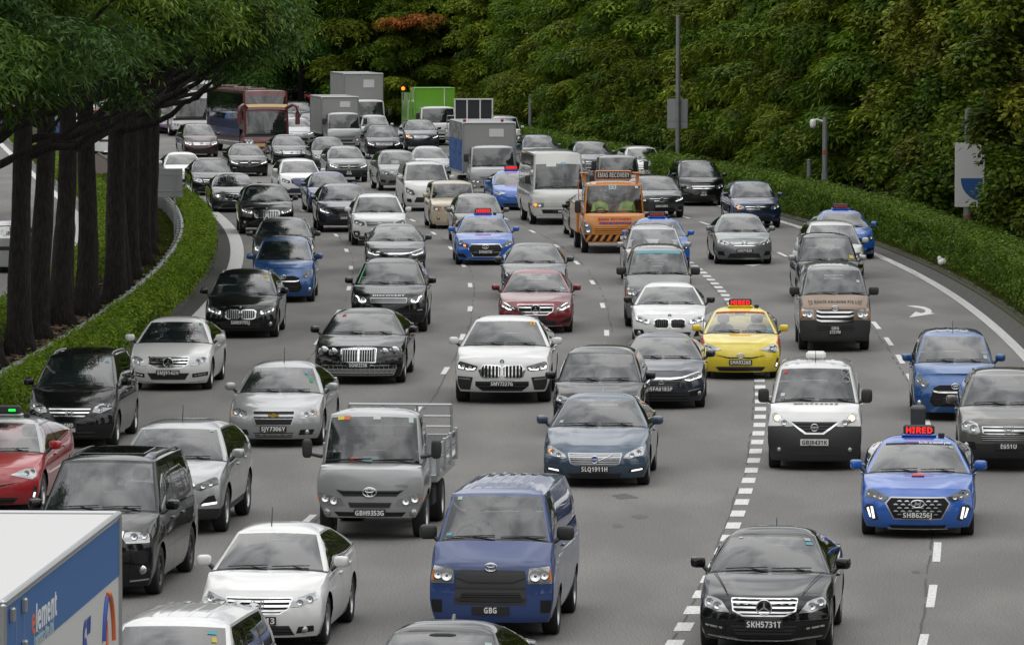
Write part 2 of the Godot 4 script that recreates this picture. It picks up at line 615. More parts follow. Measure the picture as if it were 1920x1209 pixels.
func build_shell(c: Dictionary) -> void:
	var P: Dictionary = c.P
	var near: bool = c.near
	var us := [-1.0, -0.97, -0.9, -0.78, -0.62, -0.45, -0.3, -0.15, 0.0, 0.15, 0.3, 0.45, 0.62, 0.78, 0.9, 0.97, 1.0]
	var sides := []
	var rb := 0.12
	var x0: float = P.bow + 0.05
	var n := int((P.L - x0 - rb - 0.05) / (0.22 if near else 0.35))
	for k in n + 1:
		sides.append(lerpf(x0, P.L - rb - 0.05, float(k) / n))
	var arches: Array = P.get("arch", [P.oh, P.oh + P.wb])
	var ra: float = P.wr + 0.055
	for a in arches:
		for k in 11:
			sides.append(a - ra * cos(PI * k / 10.0))
		sides.append_array([a - ra - 0.006, a + ra + 0.006])
	sides.append_array([P.zc])
	var doors: Array = P.get("doors", [P.zc + 0.12, P.zc + 1.2, P.zc + 2.15])
	if near:
		for d in doors:
			sides.append_array([d - 0.006, d + 0.006])
	sides = spread(sides)
	sides = sides.filter(func(s): return s >= x0 and s <= P.L - rb - 0.09)
	var bottom := func(s: float) -> float:
		var y: float = lerpf(P.yfb, P.yb, clampf((s - P.bow) / 0.3, 0, 1))
		for a in arches:
			if absf(s - a) <= ra:
				y = maxf(y, P.wr + sqrt(maxf(0.0, ra * ra - (s - a) * (s - a))))
		return y
	var cols := []  # per column a callable-free list of points, bottom to top
	var kinds := []
	for u in us:
		var col := []
		for t in TL:
			var y: float = lerpf(P.yfb, front_y(P, u), t)
			var w: float = half_w(P, P.bow) - side_in(P, y, P.yh - P.drop)
			col.append(Vector3(u * w, y, P.zf - P.bow * pow(absf(u), P.get("bowp", 2.7)) - ramp(P.F, y)))
		cols.append(col)
		kinds.append(["front", u])
	var flank := func(s: float, sg: float) -> Array:
		var col := []
		var q := clampf((s - P.bow) / maxf(0.05, P.zc - P.bow), 0.0, 1.0)
		var ys := shoulder_y(P, s)
		for t in TL:
			var y: float = lerpf(bottom.call(s), ys, t)
			col.append(Vector3(sg * (half_w(P, s) - side_in(P, y, ys)), y, P.zf - s - ramp(P.F, y) * (1.0 - q)))
		return col
	for s in sides:
		cols.append(flank.call(s, 1.0))
		kinds.append(["right", s])
	var urear := us.duplicate()
	urear.reverse()
	for u in urear:
		var col := []
		for t in TL:
			var ys := shoulder_y(P, P.L)
			var y: float = lerpf(P.yb, ys - 0.03 * pow(absf(u), 3.0), t)
			col.append(Vector3(u * (half_w(P, P.L) - side_in(P, y, ys)), y, P.zf - P.L + rb * pow(absf(u), 3.0) + 0.03 * t * t))
		cols.append(col)
		kinds.append(["rear", u])
	var back := sides.duplicate()
	back.reverse()
	for s in back:
		cols.append(flank.call(s, -1.0))
		kinds.append(["left", s])
	var pts := []
	for i in TL.size():
		var row := []
		for col in cols:
			row.append(col[i])
		pts.append(row)
	var low: float = P.get("two_tone", -1.0)
	var into := {}
	var wall := func(i: int, j: int) -> String:
		var k: Array = kinds[j]
		var k2: Array = kinds[(j + 1) % kinds.size()]
		var dark: bool = low > 0.0 and pts[i][j].y < low - 0.02
		if k[0] == "front" and k2[0] == "front":
			return "lower_bumper" if dark else "front_bumper"
		if k[0] == "rear" and k2[0] == "rear":
			return "tailgate"
		if k[0] == "front" or k2[0] == "front":
			return "lower_bumper" if dark else "front_bumper"
		var side: String = k[0] if k[0] in ["left", "right"] else k2[0]
		if k[0] == "rear" or k2[0] == "rear":
			return "tailgate"
		if dark and P.get("sill", false):
			return "sill|" + side
		var s: float = (k[1] + k2[1]) * 0.5
		if not near:
			return "body"
		for d in doors:
			if absf(s - d) < 0.005:
				return "door_seam"
		if s < doors[0]:
			return "fender|" + side
		if s < doors[1]:
			return "front_door|" + side
		if doors.size() > 2 and s < doors[2]:
			return "rear_door|" + side
		return "rear_quarter|" + side
	var mid := Vector3(0, (P.yb + P.yh) * 0.5, P.zf - P.L * 0.5)
	shell(into, pts, true, mid, wall)
	# top of the lower body: bonnet, dash shelf, cabin well, boot lid
	var rows := []
	var at_s := []
	var top := TL.size() - 1
	var row0 := []
	for j in us.size():
		row0.append(cols[j][top])
	rows.append(row0)
	at_s.append(P.bow)
	for s in sides:
		var q := clampf((s - P.bow) / maxf(0.05, P.zc - P.bow), 0.0, 1.0)
		var edge: Array = flank.call(s, 1.0)
		var e: Vector3 = edge[top]
		var row := []
		for j in us.size():
			var u: float = us[j]
			var z: float = e.z
			if s < P.zc:
				var f: Vector3 = row0[j]
				z = lerpf(f.z, P.zf - P.zc, q) if absf(u) < 1.0 else e.z
			var yc: float = P.yh + (P.yc - P.yh) * (1.0 - pow(1.0 - q, 1.5)) if s < P.zc else lerpf(P.yc, P.yd + 0.02, clampf((s - P.zc) / (P.L - P.zc), 0.0, 1.0))
			var y: float = e.y + (yc - e.y) * (1.0 - pow(absf(u), 4.0))
			if s < P.zc and absf(u) < 0.99:
				y += P.get("ridge", 0.012) * exp(-pow((absf(u) - 0.62) / 0.08, 2.0)) * sin(PI * clampf(q * 0.9 + 0.1, 0, 1))
			if s > P.zc + 0.62 and s < P.zrb - 0.1 and absf(u) < 0.99:
				y -= 0.42
			row.append(Vector3(u * e.x, y, z))
		rows.append(row)
		at_s.append(s)
	var last := []
	for j in us.size():
		last.append(cols[us.size() + sides.size() + (us.size() - 1 - j)][top])
	rows.append(last)
	at_s.append(P.L)
	var lid := func(i: int, j: int) -> String:
		var s: float = (at_s[i] + at_s[i + 1]) * 0.5
		if s < P.zc:
			if near and (j == 0 or j == us.size() - 2):
				return "fender|left" if j == 0 else "fender|right"
			return "hood" if near else "body"
		if s > P.zrb - 0.02:
			return "boot_lid" if near else "body"
		return "dashboard" if s < P.zc + 0.62 else "cabin_floor"
	shell(into, rows, false, mid - Vector3(0, 3, 0), lid)
	# glasshouse
	var gs := [0.0, 1.0]
	for k in 9:
		gs.append(k / 8.0)
	for w in P.sw:
		gs.append_array([w[0], w[1]])
	gs = spread(gs, 0.006)
	var wb: float = P.get("wbow", 0.16)
	var hw_base := func(s): return half_w(P, s) - P.get("shoulder", 0.055) - 0.012
	var gcols := []
	var gk := []
	var ul := [-1.0, -P.get("ua", 0.93), -0.75, -0.5, -0.25, 0.0, 0.25, 0.5, 0.75, P.get("ua", 0.93), 1.0]
	for u in ul:
		var col := []
		for v in VL:
			col.append(screen(c, u, v) if absf(u) < 1.0 else screen_base(P, u).lerp(screen_top(P, u), v))
		gcols.append(col)
		gk.append(["front", u])
	var gside := func(g: float, sg: float) -> Array:
		var s0: float = lerpf(P.zc + wb, P.zrb - 0.08, g)
		var s1: float = lerpf(P.zt + wb * 0.55, P.zrr, g)
		var b := Vector3(sg * hw_base.call(s0), shoulder_y(P, s0), P.zf - s0)
		var t := Vector3(sg * P.W * 0.5 * P.wt * (1.02 - 0.03 * g * g), P.H - 0.1 - P.get("rdrop", 0.05) * g * g, P.zf - s1)
		var col := []
		for v in VL:
			col.append(b.lerp(t, v) + Vector3(sg * 0.03 * sin(PI * v), 0, 0) * clampf(g * 8.0, 0, 1))
		return col
	for g in gs.slice(1, gs.size()):
		gcols.append(gside.call(g, 1.0))
		gk.append(["right", g])
	for u in [0.7, 0.0, -0.7]:
		var r: Array = gside.call(1.0, 1.0)
		var col := []
		for i in VL.size():
			var p: Vector3 = r[i]
			col.append(Vector3(p.x * u, p.y + 0.02 * (1.0 - u * u), p.z - 0.06 * (1.0 - u * u)))
		gcols.append(col)
		gk.append(["rear", u])
	var gback := gs.slice(1, gs.size())
	gback.reverse()
	for g in gback:
		gcols.append(gside.call(g, -1.0))
		gk.append(["left", g])
	var gp := []
	for i in VL.size():
		var row := []
		for col in gcols:
			row.append(col[i])
		gp.append(row)
	var wv: Array = P.get("wv", [[0.03, 0.945]])
	var house := func(i: int, j: int) -> String:
		var k: Array = gk[j]
		var k2: Array = gk[(j + 1) % gk.size()]
		var v: float = (VL[i] + VL[i + 1]) * 0.5
		if k[0] == "front" and k2[0] == "front":
			if absf(k[1] + k2[1]) * 0.5 < P.get("ua", 0.93):
				for w in wv.size():
					if v > wv[w][0] and v < wv[w][1]:
						return "windshield" if w == 0 else "upper_windshield"
				return "window_trim" if v < 0.5 else "roof"
			return "roof"
		if k[0] in ["left", "right"] or k2[0] in ["left", "right"]:
			var side: String = k[0] if k[0] in ["left", "right"] else k2[0]
			var g0: float = k[1] if k[0] == side else (0.0 if k[0] == "front" else 1.0)
			var g1: float = k2[1] if k2[0] == side else (0.0 if k2[0] == "front" else 1.0)
			var g := (g0 + g1) * 0.5
			var sv: Array = P.get("sv", [0.07, 0.9])
			for w in P.sw.size():
				if g > P.sw[w][0] and g < P.sw[w][1] and v > sv[0] and v < sv[1]:
					return "side_window|%s%d" % [side, w]
			var lastw: float = P.sw[-1][1]
			if g > 0.05 and g < lastw and v > 0.03 and v < 0.92 and P.get("trim", true):
				return "window_trim"
			return "roof"
		if k[0] == "rear" and k2[0] == "rear" and v > 0.1 and v < 0.9:
			return "rear_window"
		return "roof"
	shell(into, gp, true, Vector3(0, P.yc - 0.5, P.zf - (P.zc + P.zrb) * 0.5), house)
	# roof
	var rrows := []
	var r0 := []
	var ru := [-1.0, -0.985, -0.96, -0.92, -0.86, -0.78, -0.66, -0.5, -0.33, -0.16, 0.0, 0.16, 0.33, 0.5, 0.66, 0.78, 0.86, 0.92, 0.96, 0.985, 1.0]
	for u in ru:
		var p := screen_top(P, u)
		r0.append(p)
	rrows.append(r0)
	for g in gs.slice(1, gs.size()):
		var e: Vector3 = gside.call(g, 1.0)[VL.size() - 1]
		var row := []
		for u in ru:
			var f := screen_top(P, u)
			var z: float = e.z + (f.z - screen_top(P, 1.0).z) * (1.0 - g)
			if g > 0.99:
				z -= 0.06 * (1.0 - u * u)
			var crown: float = 0.1 * (1.0 - pow(absf(u), 6.0)) - 0.025 * u * u * (1.0 - pow(absf(u), 6.0))
			crown *= lerpf(0.25, 1.0, clampf(sin(PI * clampf(g * 0.85 + 0.1, 0, 1)) * 1.15, 0, 1))
			row.append(Vector3(u * e.x, e.y + crown, z))
		rrows.append(row)
	shell(into, rrows, false, Vector3(0, 0.5, P.zf - P.L * 0.5), func(_i, _j): return "roof")
	# nodes
	var skin: Material = M[c.paint]
	var look := {"windshield": M[P.get("glass", "windscreen")], "upper_windshield": M.bus_glass, "rear_window": M.side_glass, "window_trim": M.gloss_black, "door_seam": M.void_black, "dashboard": M.interior, "cabin_floor": M.interior, "lower_bumper": M.black_plastic, "sill": M.black_plastic}
	look.merge(c.get("panel", {}), true)
	for key in into:
		var called: String = key.split("|")[0]
		var m: Material = M.side_glass if called == "side_window" else look.get(called, skin)
		if called == "side_window" and P.has("side_mat"):
			m = M[P.side_mat]
		c.made[key] = part(called, into[key], m, c.root)


# front-view outline (x as a share of the half width, y in metres) laid on the front face as a raised piece
func cells(poly: PackedVector2Array) -> Array:
	var lo := poly[0]
	var hi := poly[0]
	for p in poly:
		lo = lo.min(p)
		hi = hi.max(p)
	var out := []
	var nx := maxi(1, ceili((hi.x - lo.x) / 0.11))
	var ny := maxi(1, ceili((hi.y - lo.y) / 0.09))
	for i in nx:
		for j in ny:
			var a := Vector2(lerpf(lo.x, hi.x, float(i) / nx), lerpf(lo.y, hi.y, float(j) / ny))
			var b := Vector2(lerpf(lo.x, hi.x, float(i + 1) / nx), lerpf(lo.y, hi.y, float(j + 1) / ny))
			out.append_array(Geometry2D.intersect_polygons(poly, PackedVector2Array([a, Vector2(b.x, a.y), b, Vector2(a.x, b.y)])))
	return out


func poly_of(c: Dictionary, pts: Array, mirror := 1.0) -> PackedVector2Array:
	var w: float = c.P.W * 0.5
	var out := PackedVector2Array()
	for k in range(0, pts.size(), 2):
		out.append(Vector2(pts[k] * w * mirror, pts[k + 1]))
	return out


func lay(g: Geo, c: Dictionary, poly: PackedVector2Array, off: float) -> void:
	for cell in cells(poly):
		var tr := Geometry2D.triangulate_polygon(cell)
		var ids := []
		for p in cell:
			var e := 0.01
			var dx := front_back(c.P, p.x + e, p.y) - front_back(c.P, p.x - e, p.y)
			var dy := front_back(c.P, p.x, p.y + e) - front_back(c.P, p.x, p.y - e)
			ids.append(g.put(face(c, p.x, p.y, off), Vector3(dx, dy, 2.0 * e).normalized()))
		for k in range(0, tr.size(), 3):
			g.tri_i(ids[tr[k]], ids[tr[k + 1]], ids[tr[k + 2]])
	var cw := Geometry2D.is_polygon_clockwise(poly)
	for k in poly.size():
		var a := poly[k]
		var b := poly[(k + 1) % poly.size()]
		var e2 := (b - a).normalized()
		var nn := Vector3(-e2.y, e2.x, 0) if cw else Vector3(e2.y, -e2.x, 0)
		var m := maxi(1, ceili(a.distance_to(b) / 0.12))
		for q in m:
			var p0 := a.lerp(b, float(q) / m)
			var p1 := a.lerp(b, float(q + 1) / m)
			g.quad(face(c, p0.x, p0.y, off), face(c, p1.x, p1.y, off), face(c, p1.x, p1.y, -0.02), face(c, p0.x, p0.y, -0.02), nn)


func piece(c: Dictionary, called: String, m: String, pts: Array, off := 0.006, parent: Node = null, mirror := 1.0) -> MeshInstance3D:
	var g := Geo.new()
	lay(g, c, poly_of(c, pts, mirror), off)
	return part(called, g, M[m] if M.has(m) else M[c.paint], parent if parent else c.root)


func both(c: Dictionary, called: String, m: String, pts: Array, off := 0.006) -> void:
	for s in [1.0, -1.0]:
		piece(c, called, m, pts, off, null, s)


func disc(c: Dictionary, called: String, m: String, x: float, y: float, r: float, off: float, parent: Node = null, inner := 0.0) -> MeshInstance3D:
	var g := Geo.new()
	var p := face(c, x, y, off)
	var t := Transform3D(Basis(Vector3.RIGHT, PI / 2), p)
	if inner > 0.0:
		g.lathe([[inner, -0.02], [inner, 0.012], [r, 0.012], [r, -0.02]], 16, t)
	else:
		g.lathe([[r, -0.02], [r, 0.004], [r * 0.6, 0.014], [0.0, 0.018]], 14, t)
	return part(called, g, M[m], parent if parent else c.root)


# a lamp's bowl: dark rim, dished reflector, small bulb
func bowl(c: Dictionary, m: String, x: float, y: float, r: float, parent: Node) -> void:
	var p := face(c, x, y, 0.0)
	var t := Transform3D(Basis(Vector3.RIGHT, PI / 2 - 0.25), p)
	var g := Geo.new()
	g.lathe([[r * 1.08, 0.0], [r * 1.08, 0.026], [r * 0.96, 0.028]], 16, t)
	part("bezel", g, M.lamp_dark, parent)
	g = Geo.new()
	g.lathe([[r * 0.96, 0.027], [r * 0.7, 0.02], [r * 0.34, 0.013], [0.0, 0.012]], 16, t)
	part("reflector", g, M[m], parent)
	if m == "reflector":
		g = Geo.new()
		g.lathe([[r * 0.3, 0.01], [r * 0.26, 0.02], [0.0, 0.024]], 10, t)
		part("bulb", g, M.lamp_dark, parent)


# a headlamp pair: outline, housing look, inner reflectors [x, y, r], glowing strips
func lamps(c: Dictionary, pts: Array, look := "lamp_glass", bulbs := [], strips := [], strip_mat := "drl", one := 0) -> void:
	for s in [1.0, -1.0]:
		var h := piece(c, "headlight", look, pts, 0.007, null, s)
		if c.near or true:
			for b in bulbs:
				bowl(c, b[3] if b.size() > 3 else "reflector", b[0] * c.P.W * 0.5 * s, b[1], b[2], h)
		for st in strips:
			if one == 0 or one == int(s):
				piece(c, "light_strip", strip_mat, st, 0.014, h, s)


func grille(c: Dictionary, pts: Array, n := 0, dir := 0, bar := "chrome", back := "void_black", frame := "", thick := 0.016, proud := 0.006) -> MeshInstance3D:
	var poly := poly_of(c, pts)
	var g := Geo.new()
	lay(g, c, poly, proud)
	var o := part("grille", g, M[back], c.root)  # raised face; a black one stands in for the shaded recess
	if frame:
		var f := Geo.new()
		for ring in Geometry2D.offset_polygon(poly, 0.02):
			lay(f, c, ring, proud - 0.003)
		part("grille_frame", f, M[frame] if M.has(frame) else M[c.paint], o)
	if n > 0:
		var lo := poly[0]
		var hi := poly[0]
		for p in poly:
			lo = lo.min(p)
			hi = hi.max(p)
		for k in n:
			var q := (k + 0.5) / n
			var b: PackedVector2Array
			if dir == 0:
				var y := lerpf(lo.y, hi.y, q)
				b = PackedVector2Array([Vector2(lo.x, y - thick), Vector2(hi.x, y - thick), Vector2(hi.x, y + thick), Vector2(lo.x, y + thick)])
			else:
				var x := lerpf(lo.x, hi.x, q)
				b = PackedVector2Array([Vector2(x - thick, lo.y), Vector2(x + thick, lo.y), Vector2(x + thick, hi.y), Vector2(x - thick, hi.y)])
			for cut in Geometry2D.intersect_polygons(poly, b):
				var sg := Geo.new()
				lay(sg, c, cut, proud + 0.009)
				part("slat", sg, M[bar] if M.has(bar) else M[c.paint], o)
	return o


func fog(c: Dictionary, x: float, y: float, r := 0.045, ring := "satin") -> void:
	for s in [1.0, -1.0]:
		var o := disc(c, "fog_lamp", ring, x * c.P.W * 0.5 * s, y, r + 0.015, 0.004)
		disc(c, "lens", "lamp_glass", x * c.P.W * 0.5 * s, y, r, 0.012, o)


func plate(c: Dictionary, text: String, y: float, white := false, x := 0.0, off := 0.03, two := "") -> void:
	var g := Geo.new()
	var w := 0.5 if not two else 0.3
	var h := 0.115 if not two else 0.2
	var p := face(c, x, y, off)
	p.z = maxf(p.z, face(c, x, y + 0.05, off).z)
	g.box(p, Vector3(w, h, 0.012), Basis.IDENTITY, 0.004)
	var o := part("number_plate", g, M.plate_white if white else M.plate_black, c.root)
	var ink: Material = M.ink_black if white else M.ink_white
	if two:
		lettering(text, 0.068, ink, o, p + Vector3(0, 0.045, 0.009), "lettering", Basis.IDENTITY, 0.17)
		lettering(two, 0.068, ink, o, p + Vector3(0, -0.045, 0.009), "lettering", Basis.IDENTITY, 0.25)
	elif text:
		lettering(text, 0.078, ink, o, p + Vector3(0, 0, 0.009), "lettering", Basis.IDENTITY, minf(0.46, 0.056 * text.length()))


func emblem(c: Dictionary, kind: String, y: float, r := 0.07, off := 0.02, m := "chrome") -> void:
	var g := Geo.new()
	var p := face(c, 0, y, off)
	var face_up := Transform3D(Basis(Vector3.RIGHT, PI / 2), p)
	var bar := func(a: Vector2, b: Vector2, w: float) -> void:
		var d := b - a
		g.box(p + Vector3((a.x + b.x) * 0.5, (a.y + b.y) * 0.5, 0.006), Vector3(d.length(), w, 0.012), Basis(Vector3.BACK, d.angle()), 0.002)
	var ring := func(rx: float, ry: float, w: float, dy := 0.0) -> void:
		var path := []
		var rad := []
		for k in 21:
			var a := TAU * k / 20.0
			path.append(p + Vector3(cos(a) * rx, sin(a) * ry + dy, 0.006))
			rad.append(w)
		g.tube(path, rad, 6, false)
	match kind:
		"star":
			ring.call(r, r, r * 0.11)
			var bk := Geo.new()
			bk.lathe([[r * 0.97, -0.02], [r * 0.97, 0.0], [0.0, 0.0]], 20, face_up)
			part("badge_disc", bk, M.gloss_black, c.root)
			for k in 3:
				var a := PI / 2 + TAU * k / 3.0
				var d := Vector2(cos(a), sin(a))
				var sd := Vector2(-d.y, d.x) * r * 0.13
				g.prism(PackedVector2Array([sd - d * r * 0.06, d * r * 0.96, -sd - d * r * 0.06]), Transform3D(Basis.IDENTITY, p), 0.014)
		"ovals":
			ring.call(r, r * 0.68, r * 0.11)
			ring.call(r * 0.36, r * 0.62, r * 0.1)
			ring.call(r * 0.72, r * 0.26, r * 0.1, r * 0.25)
		"frame_h":
			var q := PackedVector2Array([Vector2(-1.1, 0.85), Vector2(1.1, 0.85), Vector2(0.85, -0.85), Vector2(-0.85, -0.85), Vector2(-1.1, 0.85)])
			for k in 4:
				bar.call(q[k] * r, q[k + 1] * r, r * 0.14)
			bar.call(Vector2(-0.62, 0.75) * r, Vector2(-0.5, -0.75) * r, r * 0.26)
			bar.call(Vector2(0.62, 0.75) * r, Vector2(0.5, -0.75) * r, r * 0.26)
			bar.call(Vector2(-0.5, 0) * r, Vector2(0.5, 0) * r, r * 0.22)
		"oval_h":
			ring.call(r, r * 0.55, r * 0.1)
			bar.call(Vector2(-0.5, -0.42) * r, Vector2(-0.22, 0.42) * r, r * 0.2)
			bar.call(Vector2(0.22, -0.42) * r, Vector2(0.5, 0.42) * r, r * 0.2)
			bar.call(Vector2(-0.4, -0.06) * r, Vector2(0.4, 0.06) * r, r * 0.18)
		"ring_bar":
			ring.call(r, r, r * 0.16)
			bar.call(Vector2(-1.2, 0) * r, Vector2(1.2, 0) * r, r * 0.4)
		"cross":
			g.prism(PackedVector2Array([Vector2(-1.3, 0.28) * r, Vector2(-0.35, 0.28) * r, Vector2(-0.3, 0.5) * r, Vector2(0.55, 0.5) * r, Vector2(0.5, 0.28) * r, Vector2(1.4, 0.28) * r, Vector2(1.3, -0.28) * r, Vector2(0.35, -0.28) * r, Vector2(0.3, -0.5) * r, Vector2(-0.55, -0.5) * r, Vector2(-0.5, -0.28) * r, Vector2(-1.4, -0.28) * r]), Transform3D(Basis.IDENTITY, p), 0.014)
		"roundel":
			g.lathe([[r, -0.01], [r, 0.006], [0.0, 0.008]], 18, face_up)
		"stars":
			ring.call(r, r * 0.5, r * 0.09)
			for k in 3:
				g.blob(p + Vector3(r * (-0.4 + 0.4 * k), r * (0.12 if k == 1 else -0.08), 0.006), Vector3.ONE * r * 0.22, 1.0, Basis.IDENTITY, 6, 4)
		"wings":
			g.prism(PackedVector2Array([Vector2(-1.8, 0.35) * r, Vector2(-0.3, 0.1) * r, Vector2(0.3, 0.1) * r, Vector2(1.8, 0.35) * r, Vector2(0.4, -0.3) * r, Vector2(-0.4, -0.3) * r]), Transform3D(Basis.IDENTITY, p), 0.014)
		"rings":
			for k in 4:
				var cx := (k - 1.5) * r * 0.75
				var path := []
				var rad := []
				for q in 17:
					var a := TAU * q / 16.0
					path.append(p + Vector3(cx + cos(a) * r * 0.5, sin(a) * r * 0.5, 0.006))
					rad.append(r * 0.07)
				g.tube(path, rad, 5, false)
		_:
			ring.call(r, r * 0.8, r * 0.12)
	var o := part("emblem", g, M[m], c.root)
	if kind == "roundel":
		o.material_override = M.ink_black
		for k in 4:
			var s := Geo.new()
			var poly := PackedVector2Array([Vector2.ZERO])
			for q in 5:
				var a := PI / 2 * (k + q / 4.0)
				poly.append(Vector2(cos(a), sin(a)) * r * 0.62)
			s.prism(poly, Transform3D(Basis.IDENTITY, p + Vector3(0, 0, 0.009)), 0.004)
			part("quarter", s, M.ink_white if k % 2 == 0 else M.sticker_blue, o)
	if kind == "ring_bar" and c.get("blue_emblem", false):
		var s2 := Geo.new()
		s2.lathe([[r * 0.9, -0.005], [r * 0.9, 0.004], [0.0, 0.005]], 16, face_up)
		part("badge", s2, M.ink_blue, o)


var wheel_tyre: ArrayMesh
var wheel_rims := {}


func make_wheel_meshes() -> void:
	var lying := Transform3D(Basis(Vector3.BACK, PI / 2), Vector3.ZERO)
	var g := Geo.new()
	g.lathe([[0.66, -0.3], [0.72, -0.33], [0.93, -0.33], [1.0, -0.24], [1.0, 0.24], [0.93, 0.33], [0.72, 0.33], [0.66, 0.3]], 28, lying)
	wheel_tyre = g.mesh()
	for kind in ["five", "ten", "plain"]:
		var r := Geo.new()
		for s in [-1.0, 1.0]:
			r.lathe([[0.69, 0.3 * s], [0.66, 0.315 * s], [0.6, 0.28 * s], [0.58, 0.1 * s]], 24, lying)
			if kind == "plain":
				r.lathe([[0.6, 0.1 * s], [0.42, 0.16 * s], [0.3, 0.22 * s], [0.0, 0.22 * s]], 16, lying)
				continue
			var n: int = 5 if kind == "five" else 10
			for k in n:
				var a := TAU * k / n
				var d := Vector3(0, cos(a), sin(a))
				r.box(d * 0.37 + Vector3(0.21 * s, 0, 0), Vector3(0.06, 0.54, 0.17 if n == 5 else 0.08), Basis(Vector3.RIGHT, a), 0.015)
			r.lathe([[0.14, 0.18 * s], [0.14, 0.25 * s], [0.0, 0.26 * s]], 12, lying)
		wheel_rims[kind] = r.mesh()
	# disc behind the spokes


func wheel(root: Node, at: Vector3, r: float, width: float, rim := "five", rim_mat := "rim_silver") -> void:
	var sc := Basis.from_scale(Vector3(width / 0.66, r, r))
	var w := Node3D.new()
	w.name = "wheel"
	root.add_child(w, true)
	w.position = at
	part_mesh("tyre", wheel_tyre, M.tyre, w, Transform3D(sc, Vector3.ZERO))
	part_mesh("rim", wheel_rims[rim], M[rim_mat], w, Transform3D(sc, Vector3.ZERO))
	var g := Geo.new()
	g.lathe([[0.62 * r, -0.03], [0.62 * r, 0.03], [0.0, 0.03]], 14, Transform3D(Basis(Vector3.BACK, PI / 2), Vector3.ZERO))
	part("brake_disc", g, M.void_black, w)


func mirrors(c: Dictionary, m := "", size := Vector3(0.2, 0.15, 0.16), at := Vector3(-1, 0, 0)) -> void:
	var P: Dictionary = c.P
	var s: float = P.zc + 0.42
	var y := shoulder_y(P, s) + 0.1
	var x := half_w(P, s) + 0.08
	if at.x > 0:
		x = at.x
		y = at.y
		s = at.z
	for sg in [-1.0, 1.0]:
		var g := Geo.new()
		var p := Vector3(sg * x, y, P.zf - s)
		g.blob(p, size, 0.55, Basis(Vector3.UP, -sg * 0.2), 14, 8)
		var o := part("mirror", g, M[m] if m else M[c.paint], c.root)
		var st := Geo.new()
		st.tube([p + Vector3(-sg * size.x * 0.3, -size.y * 0.3, 0), Vector3(sg * (half_w(P, s) - 0.07), y - 0.12, P.zf - s + 0.05)], [0.028, 0.035], 6)
		part("mirror_stalk", st, M.black_plastic, o)
		var gl := Geo.new()
		gl.blob(p - Vector3(0, 0, size.z * 0.42), Vector3(size.x * 0.8, size.y * 0.75, 0.03), 0.5, Basis.IDENTITY, 10, 6)
		part("mirror_glass", gl, M.chrome, o)


func wipers(c: Dictionary, spans := [[-0.72, -0.02], [0.05, 0.7]]) -> void:
	for w in spans:
		var g := Geo.new()
		var path := []
		for k in 5:
			path.append(screen(c, lerpf(w[0], w[1], k / 4.0), 0.05 + 0.03 * k / 4.0, 0.022))
		g.tube(path, [0.007, 0.008, 0.009, 0.008, 0.007], 5)
		g.tube([screen(c, w[1], 0.0, 0.01), path[2]], [0.009, 0.008], 5)
		part("wiper", g, M.black_plastic, c.root)


func sticker(c: Dictionary, m: String, u0: float, v0: float, u1: float, v1: float, called := "sticker") -> MeshInstance3D:
	var g := Geo.new()
	var n := maxi(2, ceili((u1 - u0) / 0.12))
	for i in n:
		for q in 2:
			for s in [0.006, 0.003]:
				var a := lerpf(u0, u1, float(i) / n)
				var b := lerpf(u0, u1, float(i + 1) / n)
				var va := lerpf(v0, v1, q * 0.5)
				var vb := lerpf(v0, v1, q * 0.5 + 0.5)
				var nn := Vector3(0, 0.5, 0.86) * (1.0 if s > 0.004 else -1.0)
				g.quad(screen(c, a, va, s), screen(c, b, va, s), screen(c, b, vb, s), screen(c, a, vb, s), nn)
	return part(called, g, M[m], c.root)


func cabin(c: Dictionary, cloth := "seat_cloth") -> void:
	var P: Dictionary = c.P
	var y0: float = P.yc - 0.42
	var z0: float = P.zf - P.zc - P.get("seat_at", 1.35)
	var wx: float = P.W * 0.21
	c.seat = Vector3(wx, minf(y0, P.H - 1.06), z0)
	for sg in [-1.0, 1.0]:
		var g := Geo.new()
		var top: float = minf(P.H - 0.42, P.yc + 0.28)
		g.blob(Vector3(sg * wx, (y0 + top) * 0.5, z0), Vector3(0.48, top - y0 + 0.05, 0.17), 0.45, Basis(Vector3.RIGHT, -0.2))
		g.blob(Vector3(sg * wx, top + 0.13, z0 - 0.1), Vector3(0.27, 0.19, 0.12), 0.5)
		part("seat", g, M[cloth], c.root)
	if not c.near:
		return
	var w := Geo.new()
	var hub := Vector3(-wx, P.yc + 0.0, z0 + 0.62)
	var b := Basis(Vector3.RIGHT, -0.5)
	var path := []
	var rad := []
	for k in 21:
		var a := TAU * k / 20.0
		path.append(hub + b * Vector3(cos(a) * 0.18, sin(a) * 0.18, 0))
		rad.append(0.016)
	w.tube(path, rad, 6, false)
	w.box(hub, Vector3(0.34, 0.06, 0.03), b)
	part("steering_wheel", w, M.interior, c.root)
	var mi := Geo.new()
	var mp := screen(c, 0.0, 0.86) + Vector3(0, -0.02, -0.08)
	mi.blob(mp, Vector3(0.23, 0.07, 0.05), 0.5)
	part("rear_view_mirror", mi, M.interior, c.root)


func under(c: Dictionary) -> void:
	var P: Dictionary = c.P
	var g := Geo.new()
	var len_: float = P.L - 0.35
	g.box(Vector3(0, (P.yb + 0.07 + P.yh - 0.14) * 0.5, P.zf - P.L * 0.5), Vector3(P.W - 0.62, P.yh - 0.2 - P.yb, len_), Basis.IDENTITY, 0.05)
	g.box(Vector3(0, P.yb + 0.1, P.zf - P.oh - P.wb * 0.5), Vector3(P.W - 0.2, 0.14, P.wb - P.wr * 2.0 - 0.2), Basis.IDENTITY, 0.03)
	part("underbody", g, M.void_black, c.root)  # black boxes put the shade of wheel wells and underside into the colour


